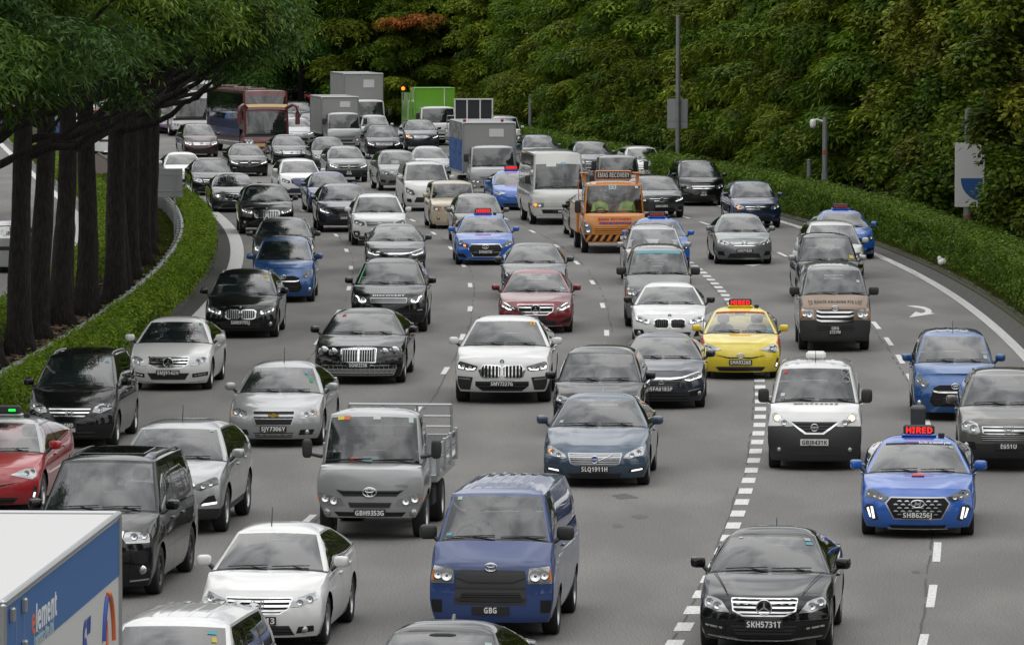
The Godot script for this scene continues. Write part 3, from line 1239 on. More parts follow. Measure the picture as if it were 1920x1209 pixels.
func antenna(c: Dictionary, s: float, h := 0.3, x := 0.0) -> void:
	var g := Geo.new()
	var p := Vector3(x, roof_y(c.P, x, s) - 0.01, c.P.zf - s)
	g.tube([p, p + Vector3(0, h, -h * 0.35)], [0.009, 0.005], 5)
	part("antenna", g, M.black_plastic, c.root)


func fin(c: Dictionary) -> void:
	var g := Geo.new()
	var z: float = c.P.zf - c.P.zrr + 0.25
	g.prism(PackedVector2Array([Vector2(0.1, 0), Vector2(-0.1, 0), Vector2(-0.09, 0.07), Vector2(-0.05, 0.07)]), Transform3D(Basis(Vector3.UP, -PI / 2), Vector3(0.015, roof_y(c.P, 0, c.P.zrr - 0.25) - 0.01, z)), 0.03)
	part("antenna", g, M[c.paint], c.root)


func rails(c: Dictionary, m := "satin") -> void:
	var P: Dictionary = c.P
	for sg in [-1.0, 1.0]:
		var g := Geo.new()
		var x: float = sg * P.W * 0.5 * P.wt * 0.93
		var path := []
		for k in 9:
			var q := k / 8.0
			var s: float = lerpf(P.zt + 0.3, P.zrr - 0.08, q)
			path.append(Vector3(x, roof_y(P, x, s) + (0.0 if k in [0, 8] else 0.03), P.zf - s))
		g.tube(path, [0.014, 0.018, 0.018, 0.018, 0.018, 0.018, 0.018, 0.018, 0.014], 6)
		part("roof_rail", g, M[m], c.root)


func ribs(c: Dictionary, n: int, from := 0.3, to := -0.15) -> void:
	var P: Dictionary = c.P
	for k in n:
		var g := Geo.new()
		var x: float = (float(k) / (n - 1) - 0.5) * P.W * P.wt * 0.84
		var prev := []
		for q in 13:
			var s: float = lerpf(P.zt + from, P.zrr + to, q / 12.0)
			var y := roof_y(P, x, s)
			var h := 0.007 if q > 0 and q < 12 else 0.0
			var z: float = P.zf - s
			var row := []
			var sl := (roof_y(P, x, s + 0.05) - roof_y(P, x, s - 0.05)) / 0.1
			var sx := (roof_y(P, x + 0.04, s) - roof_y(P, x - 0.04, s)) / 0.08
			for e in [[-0.045, -0.004, -0.15], [-0.022, h, -0.08], [0.022, h, 0.08], [0.045, -0.004, 0.15]]:
				row.append(g.put(Vector3(x + e[0], roof_y(P, x + e[0], s) + e[1], z), Vector3(e[2] - sx, 1.0, sl).normalized()))
			if q:
				for j in 3:
					g.tri_i(prev[j], prev[j + 1], row[j + 1])
					g.tri_i(prev[j], row[j + 1], row[j])
			prev = row
		part("roof_rib", g, c.made["roof"].material_override, c.made["roof"])


func roof_y(P: Dictionary, x: float, s: float) -> float:
	var u := clampf(absf(x) / (P.W * 0.5 * P.wt * 1.0), 0.0, 1.0)
	var g := clampf((s - P.zt) / (P.zrr - P.zt), 0.0, 1.0)
	var crown: float = 0.1 * (1.0 - pow(u, 6.0)) - 0.025 * u * u * (1.0 - pow(u, 6.0))
	crown *= lerpf(0.25, 1.0, clampf(sin(PI * clampf(g * 0.85 + 0.1, 0, 1)) * 1.15, 0, 1))
	return P.H - 0.1 - P.get("rdrop", 0.05) * g * g + crown


func handles(c: Dictionary, m := "") -> void:
	var P: Dictionary = c.P
	var doors: Array = P.get("doors", [P.zc + 0.12, P.zc + 1.2, P.zc + 2.15])
	for k in doors.size() - 1:
		var s: float = doors[k + 1] - 0.16
		for sg in [-1.0, 1.0]:
			var y := shoulder_y(P, s) - 0.13
			var g := Geo.new()
			g.blob(Vector3(sg * (half_w(P, s) - side_in(P, y, shoulder_y(P, s)) + 0.015), y, P.zf - s), Vector3(0.04, 0.035, 0.2), 0.4, Basis.IDENTITY, 8, 6)
			var key := ("front_door|" if k == 0 else "rear_door|") + ("right" if sg > 0 else "left")
			part("door_handle", g, M[m] if m else M[c.paint], c.made.get(key, c.root))


# kind, overrides, paint, where, label ... -> context
func vehicle(called: String, label: String, category: String, kind: String, over: Dictionary, paint_: String, at: Array, near := true, group := "vehicles jammed on the expressway", extra := {}) -> Dictionary:
	var P: Dictionary = KINDS[kind].duplicate(true)
	P.merge(over, true)
	P.zf = P.get("zf", P.L * 0.5)
	var z: float = at[1]
	var root := thing(called, label, category, Vector3(at[0], gy(z), z), deg_to_rad(at[2]), group)
	var c := {"P": P, "root": root, "paint": paint_, "near": near, "made": {}}
	c.merge(extra, true)
	build_shell(c)
	under(c)
	if P.get("wheels", true):
		for s in P.get("arch", [P.oh, P.oh + P.wb]):
			for sg in [-1.0, 1.0]:
				wheel(root, Vector3(sg * (P.W * 0.5 - P.get("tw", 0.21) * 0.5 - 0.025), P.wr, P.zf - s), P.wr, P.get("tw", 0.21), P.get("rim", "five"), P.get("rim_mat", "rim_silver"))
	cabin(c)
	return c


# ---------------------------------------------------------------- people in the vehicles
func capsule(p: Vector3, a: Vector3, b: Vector3, ra: float, rb: float) -> float:
	var ab := b - a
	var t := clampf((p - a).dot(ab) / ab.length_squared(), 0.0, 1.0)
	return p.distance_to(a + ab * t) - lerpf(ra, rb, t)


func smin(a: float, b: float, k: float) -> float:
	var h := clampf(0.5 + 0.5 * (b - a) / k, 0.0, 1.0)
	return lerpf(b, a, h) - k * h * (1.0 - h)


func field(p: Vector3, bones: Array, k: float) -> float:
	var d := 1e3
	for b in bones:
		d = smin(d, capsule(p, b[0], b[1], b[2], b[3]), k)
	return d


# surface nets over a field of tapered capsules
func nets(g: Geo, lo: Vector3, hi: Vector3, cell: float, bones: Array, k: float, tint: Callable) -> void:
	var n := Vector3i(((hi - lo) / cell).ceil()) + Vector3i.ONE
	var val := PackedFloat32Array()
	val.resize(n.x * n.y * n.z)
	for z in n.z:
		for y in n.y:
			for x in n.x:
				val[(z * n.y + y) * n.x + x] = field(lo + Vector3(x, y, z) * cell, bones, k)
	var at := {}
	for z in n.z - 1:
		for y in n.y - 1:
			for x in n.x - 1:
				var sum := Vector3.ZERO
				var cnt := 0
				var c := PackedFloat32Array()
				for q in 8:
					c.append(val[((z + (q >> 2)) * n.y + y + ((q >> 1) & 1)) * n.x + x + (q & 1)])
				for e in [[0, 1], [2, 3], [4, 5], [6, 7], [0, 2], [1, 3], [4, 6], [5, 7], [0, 4], [1, 5], [2, 6], [3, 7]]:
					var a: float = c[e[0]]
					var b: float = c[e[1]]
					if (a < 0.0) != (b < 0.0):
						var t := a / (a - b)
						var pa := Vector3(e[0] & 1, (e[0] >> 1) & 1, e[0] >> 2)
						var pb := Vector3(e[1] & 1, (e[1] >> 1) & 1, e[1] >> 2)
						sum += pa.lerp(pb, t)
						cnt += 1
				if cnt:
					var p := lo + (Vector3(x, y, z) + sum / cnt) * cell
					var h := cell * 0.4
					var nn := Vector3(field(p + Vector3(h, 0, 0), bones, k) - field(p - Vector3(h, 0, 0), bones, k), field(p + Vector3(0, h, 0), bones, k) - field(p - Vector3(0, h, 0), bones, k), field(p + Vector3(0, 0, h), bones, k) - field(p - Vector3(0, 0, h), bones, k)).normalized()
					g.tint = tint.call(p)
					at[Vector3i(x, y, z)] = g.put(p, nn)
	for z in range(1, n.z - 1):
		for y in range(1, n.y - 1):
			for x in range(1, n.x - 1):
				var a := val[(z * n.y + y) * n.x + x] < 0.0
				for ax in 3:
					var d := Vector3i(1 if ax == 0 else 0, 1 if ax == 1 else 0, 1 if ax == 2 else 0)
					var b := val[((z + d.z) * n.y + y + d.y) * n.x + x + d.x] < 0.0
					if a != b:
						var u := Vector3i(d.y, d.z, d.x)
						var w := Vector3i(d.z, d.x, d.y)
						var o := Vector3i(x, y, z)
						var q := [at.get(o), at.get(o - u), at.get(o - u - w), at.get(o - w)]
						if not q.has(null):
							g.tri_i(q[0], q[1], q[2])
							g.tri_i(q[0], q[2], q[3])


var RIDER := {}


func make_rider_kit() -> void:
	for pose in ["driver", "passenger"]:
		var body := []
		body.append([Vector3(0, 0.06, 0), Vector3(0, 0.22, -0.03), 0.155, 0.15])
		body.append([Vector3(0, 0.22, -0.03), Vector3(0, 0.42, -0.05), 0.15, 0.165])
		body.append([Vector3(-0.12, 0.47, -0.05), Vector3(0.12, 0.47, -0.05), 0.095, 0.095])
		body.append([Vector3(0, 0.48, -0.05), Vector3(0, 0.62, -0.02), 0.065, 0.055])
		var hands := []
		for s in [-1.0, 1.0]:
			var sh := Vector3(s * 0.185, 0.46, -0.04)
			var el := Vector3(s * 0.25, 0.24, 0.1) if pose == "driver" else Vector3(s * 0.24, 0.2, 0.02)
			var wr := Vector3(s * 0.15, 0.30, 0.34) if pose == "driver" else Vector3(s * 0.12, 0.13, 0.26)
			body.append([sh, el, 0.062, 0.048])
			body.append([el, wr, 0.046, 0.03])
			body.append([Vector3(s * 0.09, 0.05, 0.05), Vector3(s * 0.13, 0.08, 0.42), 0.09, 0.07])
			body.append([Vector3(s * 0.13, 0.08, 0.42), Vector3(s * 0.13, -0.3, 0.48), 0.065, 0.045])
			var dir := (wr - el).normalized()
			var hand := [[wr, wr + dir * 0.07, 0.03, 0.034]]
			for f in 4:
				var k0 := wr + dir * 0.08 + Vector3(0, 0.012, 0) + Vector3(s * (0.026 - f * 0.017), 0, 0)
				var k1 := k0 + dir * (0.035 - 0.004 * absf(f - 1.5)) + Vector3(0, 0.004, 0)
				var k2 := k1 + Vector3(0, -0.028, 0.004)
				hand.append([k0, k1, 0.0095, 0.009])
				hand.append([k1, k2, 0.009, 0.008])
			hand.append([wr + dir * 0.03 + Vector3(-s * 0.028, 0.005, 0), wr + dir * 0.075 + Vector3(-s * 0.048, -0.005, 0), 0.012, 0.009])
			hands.append([hand, wr + dir * 0.06])
		var c := Vector3(0, 0.74, 0.0)
		var head := [[c + Vector3(0, 0.03, -0.02), c + Vector3(0, -0.02, 0.01), 0.088, 0.078], [c + Vector3(0, -0.06, 0.03), c + Vector3(0, -0.075, 0.045), 0.052, 0.04], [c + Vector3(0, -0.0, 0.085), c + Vector3(0, -0.025, 0.102), 0.012, 0.016], [c + Vector3(-0.03, -0.06, 0.083), c + Vector3(0.03, -0.06, 0.083), 0.009, 0.009], [c + Vector3(-0.086, -0.02, -0.01), c + Vector3(-0.09, 0.01, -0.015), 0.015, 0.018], [c + Vector3(0.086, -0.02, -0.01), c + Vector3(0.09, 0.01, -0.015), 0.015, 0.018], [c + Vector3(0, -0.06, 0.0), c + Vector3(0, -0.16, -0.02), 0.055, 0.055]]
		RIDER[pose] = {"body": body, "hands": hands, "head": head, "c": c}


func rider(car: Dictionary, side: float, pose: String, label: String, cloth: Color) -> void:
	var k: Dictionary = RIDER[pose]
	var g := Geo.new()
	g.colored = true
	var skin := Color(0.30, 0.16, 0.10)
	var hair := Color(0.012, 0.010, 0.009)
	var pants := Color(0.03, 0.03, 0.04)
	var c: Vector3 = k.c
	if not RIDER.has(pose + "_mesh"):
		nets(g, Vector3(-0.36, -0.12, -0.26), Vector3(0.36, 0.66, 0.58), 0.024, k.body, 0.045, func(p: Vector3) -> Color: return Color(0, 1, 0) if p.y < 0.14 and p.z > 0.0 else Color(1, 0, 0))
		nets(g, c + Vector3(-0.13, -0.14, -0.14), c + Vector3(0.13, 0.15, 0.14), 0.011, k.head, 0.022, func(p: Vector3) -> Color: return Color(0, 0, 1) if p.y > c.y + 0.055 or (p.z < c.z - 0.02 and p.y > c.y - 0.05) or (absf(absf(p.x) - 0.032) < 0.013 and absf(p.y - c.y - 0.012) < 0.007 and p.z > c.z + 0.05) else Color(0, 0, 0))
		for h in k.hands:
			nets(g, h[1] - Vector3(0.08, 0.08, 0.1), h[1] + Vector3(0.08, 0.08, 0.1), 0.007, h[0], 0.006, func(_p: Vector3) -> Color: return Color(0, 0, 0))
		RIDER[pose + "_mesh"] = g
	var src: Geo = RIDER[pose + "_mesh"]
	var own := Geo.new()
	own.colored = true
	own.v = src.v
	own.n = src.n
	own.ix = src.ix
	var cols := PackedColorArray()
	for q in src.c:
		cols.append(cloth if q.r > 0.5 else (pants if q.g > 0.5 else (hair if q.b > 0.5 else skin)))
	own.c = cols
	var o := part_mesh("person", own.mesh(), M.person, self)
	var local := Transform3D(Basis.IDENTITY, Vector3(side * car.seat.x, car.seat.y + 0.02 + car.P.get("lift", 0.0), car.seat.z + 0.2))
	o.transform = car.root.transform * local
	tag(o, label, "person", "people seen through windscreens")


# ---------------------------------------------------------------- front ends, outlines read off front views
func face_star_sedan(c: Dictionary, number: String) -> void:
	lamps(c, [0.51, 0.54, 0.70, 0.55, 0.89, 0.60, 0.91, 0.75, 0.82, 0.75, 0.63, 0.68], "lamp_glass", [[0.70, 0.62, 0.05], [0.82, 0.66, 0.045]])
	grille(c, [-0.47, 0.71, 0.47, 0.71, 0.45, 0.58, 0.32, 0.52, -0.32, 0.52, -0.45, 0.58], 3, 0, "chrome", "void_black", "chrome", 0.0115)
	emblem(c, "star", 0.615, 0.10, 0.03)
	grille(c, [-0.5, 0.39, 0.5, 0.39, 0.4, 0.25, -0.4, 0.25], 3, 0, "black_plastic")
	both(c, "air_intake", "void_black", [0.57, 0.29, 0.92, 0.33, 0.93, 0.41, 0.57, 0.375])
	both(c, "fog_lamp", "chrome", [0.62, 0.325, 0.88, 0.355, 0.88, 0.38, 0.62, 0.35])
	piece(c, "bumper_lip", "chrome", [-0.85, 0.235, -0.3, 0.185, 0.3, 0.185, 0.85, 0.235, 0.85, 0.222, 0.3, 0.17, -0.3, 0.17, -0.85, 0.222], 0.012)
	plate(c, number, 0.40)


func face_star_late(c: Dictionary, number: String, drl := true, grey := false) -> void:
	lamps(c, [0.50, 0.56, 0.74, 0.56, 0.92, 0.66, 0.93, 0.78, 0.80, 0.76, 0.56, 0.66], "lamp_dark", [[0.66, 0.62, 0.04], [0.80, 0.66, 0.04]], [[0.55, 0.60, 0.58, 0.61, 0.86, 0.755, 0.9, 0.775, 0.78, 0.735], [0.62, 0.575, 0.72, 0.575, 0.9, 0.66, 0.88, 0.68]] if drl else [])
	grille(c, [-0.46, 0.70, 0.46, 0.70, 0.44, 0.56, 0.30, 0.48, -0.30, 0.48, -0.44, 0.56], 2, 0, "chrome", "void_black", "chrome", 0.012)
	emblem(c, "star", 0.60, 0.11, 0.03)
	grille(c, [-0.5, 0.33, 0.5, 0.33, 0.62, 0.22, -0.62, 0.22], 2, 0, "black_plastic")
	both(c, "air_intake", "void_black", [0.62, 0.26, 0.93, 0.28, 0.94, 0.40, 0.8, 0.36])
	piece(c, "bumper_lip", "chrome", [-0.7, 0.2, 0.7, 0.2, 0.7, 0.185, -0.7, 0.185], 0.012)
	plate(c, number, 0.38)


func kidney(x0: float, x1: float, y0: float, y1: float) -> Array:
	return [x0, y1 - 0.02, x0 + 0.05, y1, x1 - 0.06, y1, x1, y1 - 0.035, x1 - 0.02, y0 + 0.03, x1 - 0.08, y0, x0 + 0.04, y0, x0, y0 + 0.04]


func face_kidney(c: Dictionary, number: String, dy := 0.0, big := 0.0, bar := "satin", dark := "lamp_dark") -> void:
	lamps(c, [0.48, 0.53 + dy, 0.60, 0.51 + dy, 0.88, 0.58 + dy, 0.92, 0.70 + dy, 0.80, 0.70 + dy, 0.52, 0.62 + dy], dark, [[0.62, 0.575 + dy, 0.045], [0.78, 0.62 + dy, 0.045]], [[0.54, 0.545 + dy, 0.58, 0.53 + dy, 0.68, 0.545 + dy, 0.67, 0.565 + dy, 0.58, 0.555 + dy, 0.56, 0.61 + dy, 0.535, 0.605 + dy], [0.72, 0.57 + dy, 0.86, 0.605 + dy, 0.88, 0.66 + dy, 0.855, 0.66 + dy, 0.835, 0.62 + dy, 0.72, 0.59 + dy]])
	for s in [-1.0, 1.0]:
		var k := kidney(0.035, 0.40 + big, 0.43 + dy - big * 0.6, 0.625 + dy)
		for q in range(0, k.size(), 2):
			k[q] *= s
		grille(c, k, 7, 1, bar, "void_black", "chrome", 0.009)
	emblem(c, "roundel", 0.71 + dy, 0.042, 0.012)
	grille(c, [-0.55, 0.35 + dy * 0.5, 0.55, 0.35 + dy * 0.5, 0.5, 0.22 + dy * 0.5, -0.5, 0.22 + dy * 0.5], 2, 0, "black_plastic")
	both(c, "air_intake", "void_black", [0.62, 0.24 + dy * 0.5, 0.92, 0.26 + dy * 0.5, 0.93, 0.40 + dy * 0.6, 0.70, 0.40 + dy * 0.6])
	fog(c, 0.78, 0.32 + dy * 0.55, 0.04)
	if number:
		plate(c, number, 0.36 + dy * 0.6)


func face_big_kidney(c: Dictionary, number: String) -> void:
	lamps(c, [0.53, 0.70, 0.60, 0.68, 0.92, 0.71, 0.93, 0.86, 0.86, 0.87, 0.50, 0.78], "lamp_dark", [[0.66, 0.745, 0.035], [0.80, 0.765, 0.035]], [[0.58, 0.70, 0.74, 0.70, 0.76, 0.735, 0.73, 0.735, 0.71, 0.72, 0.61, 0.72, 0.56, 0.755, 0.54, 0.74], [0.79, 0.715, 0.90, 0.725, 0.91, 0.79, 0.88, 0.79, 0.86, 0.74, 0.79, 0.735]])
	for s in [-1.0, 1.0]:
		var k := [0.03, 0.76, 0.06, 0.785, 0.38, 0.80, 0.47, 0.69, 0.42, 0.58, 0.36, 0.55, 0.10, 0.55, 0.03, 0.60]
		for q in range(0, k.size(), 2):
			k[q] *= s
		grille(c, k, 6, 1, "chrome", "void_black", "chrome", 0.012)
	emblem(c, "roundel", 0.875, 0.045, 0.012)
	grille(c, [-0.55, 0.47, 0.55, 0.47, 0.55, 0.38, 0.40, 0.27, -0.40, 0.27, -0.55, 0.38], 3, 0, "black_plastic")
	both(c, "air_intake", "black_plastic", [0.60, 0.555, 0.92, 0.57, 0.93, 0.36, 0.86, 0.29, 0.66, 0.29])
	both(c, "light_strip", "satin", [0.66, 0.50, 0.9, 0.515, 0.9, 0.535, 0.66, 0.525], 0.012)
	plate(c, number, 0.425)


func face_swoop(c: Dictionary, number: String, e := "frame_h", drl := true, fogs := true) -> void:
	# winged bar across the nose
	lamps(c, [0.46, 0.60, 0.62, 0.57, 0.90, 0.64, 0.93, 0.80, 0.80, 0.77, 0.46, 0.66], "lamp_dark", [[0.62, 0.625, 0.035], [0.74, 0.65, 0.035], [0.85, 0.69, 0.035]], [[0.52, 0.60, 0.63, 0.58, 0.89, 0.645, 0.90, 0.70, 0.875, 0.70, 0.87, 0.665, 0.63, 0.60, 0.54, 0.615]] if drl else [])
	piece(c, "grille_bar", "chrome", [-0.92, 0.795, -0.46, 0.665, -0.2, 0.655, 0.2, 0.655, 0.46, 0.665, 0.92, 0.795, 0.90, 0.76, 0.46, 0.635, 0.2, 0.61, -0.2, 0.61, -0.46, 0.635, -0.90, 0.76], 0.02)
	grille(c, [-0.46, 0.61, 0.46, 0.61, 0.40, 0.50, -0.40, 0.50], 2, 0, "gloss_black")
	emblem(c, e, 0.575, 0.06, 0.03)
	grille(c, [-0.55, 0.34, 0.55, 0.34, 0.62, 0.21, -0.62, 0.21], 2, 0, "black_plastic")
	both(c, "air_intake", "void_black", [0.64, 0.26, 0.93, 0.28, 0.94, 0.42, 0.66, 0.36])
	both(c, "bumper_strip", "chrome", [0.60, 0.365, 0.92, 0.43, 0.92, 0.445, 0.60, 0.385], 0.014)
	if fogs:
		fog(c, 0.84, 0.33, 0.035)
	if number:
		plate(c, number, 0.425)


func face_hex(c: Dictionary, number: String, studs := true) -> void:
	lamps(c, [0.50, 0.63, 0.60, 0.59, 0.90, 0.64, 0.93, 0.80, 0.86, 0.79, 0.52, 0.67], "lamp_dark", [[0.64, 0.645, 0.035], [0.74, 0.67, 0.035], [0.84, 0.70, 0.035]])
	var g := grille(c, [-0.54, 0.56, -0.46, 0.645, 0.46, 0.645, 0.54, 0.56, 0.40, 0.33, -0.40, 0.33], 0 if studs else 5, 0, "black_plastic", "void_black", "satin", 0.012)
	if studs:
		for r in 5:
			for k in 8:
				var x := (k - 3.5) * 0.125 + (0.06 if r % 2 else 0.0)
				if absf(x) < 0.45 - absf(r - 3.2) * 0.03:
					piece(c, "stud", "satin", [x - 0.045, 0.385 + r * 0.052, x + 0.045, 0.385 + r * 0.052, x + 0.02, 0.405 + r * 0.052, x - 0.02, 0.405 + r * 0.052], 0.016, g)
	emblem(c, "oval_h", 0.56, 0.105, 0.03)
	both(c, "lamp_recess", "black_plastic", [0.68, 0.30, 0.76, 0.28, 0.93, 0.46, 0.88, 0.53, 0.76, 0.53])
	for s in [1.0, -1.0]:
		var h: MeshInstance3D = piece(c, "daytime_light", "drl", [0.735, 0.32, 0.775, 0.31, 0.815, 0.50, 0.775, 0.50], 0.016, null, s)
		piece(c, "light_strip", "drl", [0.80, 0.33, 0.83, 0.335, 0.88, 0.47, 0.85, 0.49], 0.016, h, s)
	grille(c, [-0.5, 0.22, 0.5, 0.22, 0.44, 0.16, -0.44, 0.16], 0)
	piece(c, "bumper_lip", "chrome", [-0.52, 0.165, 0.52, 0.165, 0.52, 0.15, -0.52, 0.15], 0.014)
	plate(c, number, 0.385)


func face_taxi_hex(c: Dictionary, number: String, lit := false) -> void:
	lamps(c, [0.55, 0.60, 0.66, 0.56, 0.90, 0.62, 0.93, 0.77, 0.80, 0.76, 0.60, 0.66], "lamp_dark", [[0.70, 0.625, 0.045], [0.83, 0.67, 0.04]])
	if lit:
		disc(c, "indicator_light", "amber_on", -0.68 * c.P.W * 0.5, 0.60, 0.03, 0.02)
	grille(c, [-0.56, 0.52, -0.46, 0.64, 0.46, 0.64, 0.56, 0.52, 0.40, 0.28, -0.40, 0.28], 6, 0, "black_plastic", "void_black", "chrome", 0.012)
	emblem(c, "oval_h", 0.575, 0.10, 0.03)
	both(c, "air_intake", "void_black", [0.60, 0.22, 0.93, 0.28, 0.93, 0.36, 0.72, 0.36])
	piece(c, "bumper_lip", "satin", [-0.5, 0.18, 0.5, 0.18, 0.5, 0.165, -0.5, 0.165], 0.012)
	if number:
		plate(c, number, 0.42)


func face_prius(c: Dictionary, number: String, trim := "p_yellow") -> void:
	lamps(c, [0.47, 0.66, 0.66, 0.62, 0.86, 0.58, 0.92, 0.62, 0.94, 0.82, 0.90, 0.83, 0.72, 0.75], "lamp_glass", [[0.76, 0.68, 0.04], [0.85, 0.70, 0.035]])
	piece(c, "grille", "void_black", [-0.62, 0.54, -0.3, 0.50, 0.3, 0.50, 0.62, 0.54, 0.3, 0.475, -0.3, 0.475], 0.008)
	emblem(c, "ovals", 0.535, 0.075, 0.02)
	grille(c, [-0.62, 0.28, -0.5, 0.29, 0.5, 0.29, 0.62, 0.28, 0.52, 0.19, -0.52, 0.19], 2, 0, "black_plastic")
	for s in [1.0, -1.0]:
		var h: MeshInstance3D = piece(c, "fog_lamp", "lamp_dark", [0.84, 0.27, 0.90, 0.25, 0.95, 0.45, 0.90, 0.48], 0.008, null, s)
		piece(c, "light_strip", "drl", [0.865, 0.29, 0.895, 0.28, 0.92, 0.36, 0.89, 0.37], 0.014, h, s)
	if number:
		plate(c, number, 0.39)


func face_bowtie(c: Dictionary, number: String) -> void:
	lamps(c, [0.53, 0.56, 0.60, 0.545, 0.88, 0.58, 0.90, 0.75, 0.84, 0.75, 0.58, 0.68], "lamp_glass", [[0.68, 0.62, 0.045], [0.80, 0.65, 0.045]])
	for s in [1.0, -1.0]:
		piece(c, "indicator", "amber", [0.86, 0.60, 0.89, 0.61, 0.89, 0.68, 0.86, 0.68], 0.014, null, s)
	grille(c, [-0.42, 0.685, 0.42, 0.685, 0.42, 0.635, -0.42, 0.635], 1, 0, "black_plastic", "void_black", "satin", 0.006)
	grille(c, [-0.42, 0.59, 0.42, 0.59, 0.36, 0.44, -0.36, 0.44], 4, 0, "black_plastic", "void_black", "satin", 0.008)
	emblem(c, "cross", 0.612, 0.075, 0.035, "gold")
	grille(c, [-0.42, 0.29, 0.42, 0.29, 0.38, 0.2, -0.38, 0.2], 2, 0, "satin", "void_black", "", 0.006)
	both(c, "air_intake", "void_black", [0.52, 0.245, 0.80, 0.25, 0.84, 0.345, 0.56, 0.345])
	fog(c, 0.68, 0.30, 0.035)
	plate(c, number, 0.365)


func face_shield(c: Dictionary, number: String) -> void:
	# long nose, wide low grille with a slash and round badge
	lamps(c, [0.52, 0.52, 0.60, 0.50, 0.88, 0.56, 0.93, 0.70, 0.84, 0.71, 0.58, 0.59], "lamp_glass", [[0.68, 0.56, 0.04], [0.80, 0.60, 0.045]])
	disc(c, "indicator_light", "amber_on", -0.84 * c.P.W * 0.5, 0.62, 0.035, 0.022)
	grille(c, [-0.48, 0.585, 0.48, 0.585, 0.44, 0.44, 0.36, 0.41, -0.36, 0.41, -0.44, 0.44], 5, 0, "satin", "void_black", "satin", 0.007)
	var g := Geo.new()
	var a := face(c, 0.02, 0.46, 0.03)
	var b := face(c, 0.30, 0.575, 0.03)
	g.tube([a, b], [0.008, 0.008], 5)
	part("grille_slash", g, M.chrome, c.root)
	c.blue_emblem = true
	emblem(c, "ring_bar", 0.50, 0.06, 0.035)
	grille(c, [-0.5, 0.25, 0.5, 0.25, 0.44, 0.17, -0.44, 0.17], 2, 0, "black_plastic")
	for s in [1.0, -1.0]:
		var h: MeshInstance3D = piece(c, "fog_lamp", "black_plastic", [0.62, 0.27, 0.90, 0.30, 0.90, 0.36, 0.66, 0.33], 0.008, null, s)
		piece(c, "light_strip", "drl", [0.67, 0.285, 0.87, 0.31, 0.87, 0.335, 0.68, 0.312], 0.016, h, s)
	plate(c, number, 0.335)


func face_quad_round(c: Dictionary, number: String) -> void:
	for s in [1.0, -1.0]:
		for q in [[0.77, 0.70, 0.105], [0.555, 0.69, 0.085]]:
			var x: float = q[0] * c.P.W * 0.5 * s
			var h := disc(c, "headlight", "chrome", x, q[1], q[2] + 0.012, 0.0)
			disc(c, "lens", "lamp_glass", x, q[1], q[2], 0.012, h)
			disc(c, "reflector", "lamp_dark", x, q[1], q[2] * 0.35, 0.028, h)
	grille(c, [-0.37, 0.77, -0.3, 0.79, 0.3, 0.79, 0.37, 0.77, 0.36, 0.50, -0.36, 0.50], 14, 1, "satin", "void_black", "chrome", 0.007)
	grille(c, [-0.015, 0.79, 0.015, 0.79, 0.015, 0.50, -0.015, 0.50], 0, 0, "chrome", "chrome", "", 0.01, 0.02)
	emblem(c, "wings", 0.85, 0.06, 0.012)
	grille(c, [-0.80, 0.41, 0.80, 0.41, 0.80, 0.35, -0.80, 0.35], 16, 1, "satin", "void_black", "chrome", 0.005)
	grille(c, [-0.78, 0.30, 0.78, 0.30, 0.74, 0.22, -0.74, 0.22], 16, 1, "satin", "void_black", "chrome", 0.005)
	plate(c, number, 0.43)


func face_city(c: Dictionary, number: String) -> void:
	lamps(c, [0.50, 0.58, 0.62, 0.57, 0.90, 0.66, 0.95, 0.77, 0.88, 0.76, 0.52, 0.67], "lamp_glass", [[0.64, 0.625, 0.04], [0.78, 0.66, 0.045]])
	grille(c, [-0.50, 0.68, 0.50, 0.68, 0.46, 0.56, 0.34, 0.50, -0.34, 0.50, -0.46, 0.56], 3, 0, "chrome", "void_black", "chrome", 0.014)
	emblem(c, "frame_h", 0.60, 0.075, 0.03)
	grille(c, [-0.48, 0.33, 0.48, 0.33, 0.56, 0.2, -0.56, 0.2], 3, 0, "black_plastic")
	both(c, "air_intake", "void_black", [0.58, 0.22, 0.84, 0.24, 0.84, 0.32, 0.62, 0.31])
	fog(c, 0.70, 0.27, 0.035)
	var w := Geo.new()
	var p := face(c, 0.0, 0.40, 0.03)
	w.box(p, Vector3(0.5, 0.115, 0.012), Basis.IDENTITY, 0.004)
	var o := part("number_plate", w, M.plate_black, c.root)
	lettering(number, 0.078, M.ink_white, o, p + Vector3(0.135, 0, 0.009), "lettering", Basis.IDENTITY, 0.19)


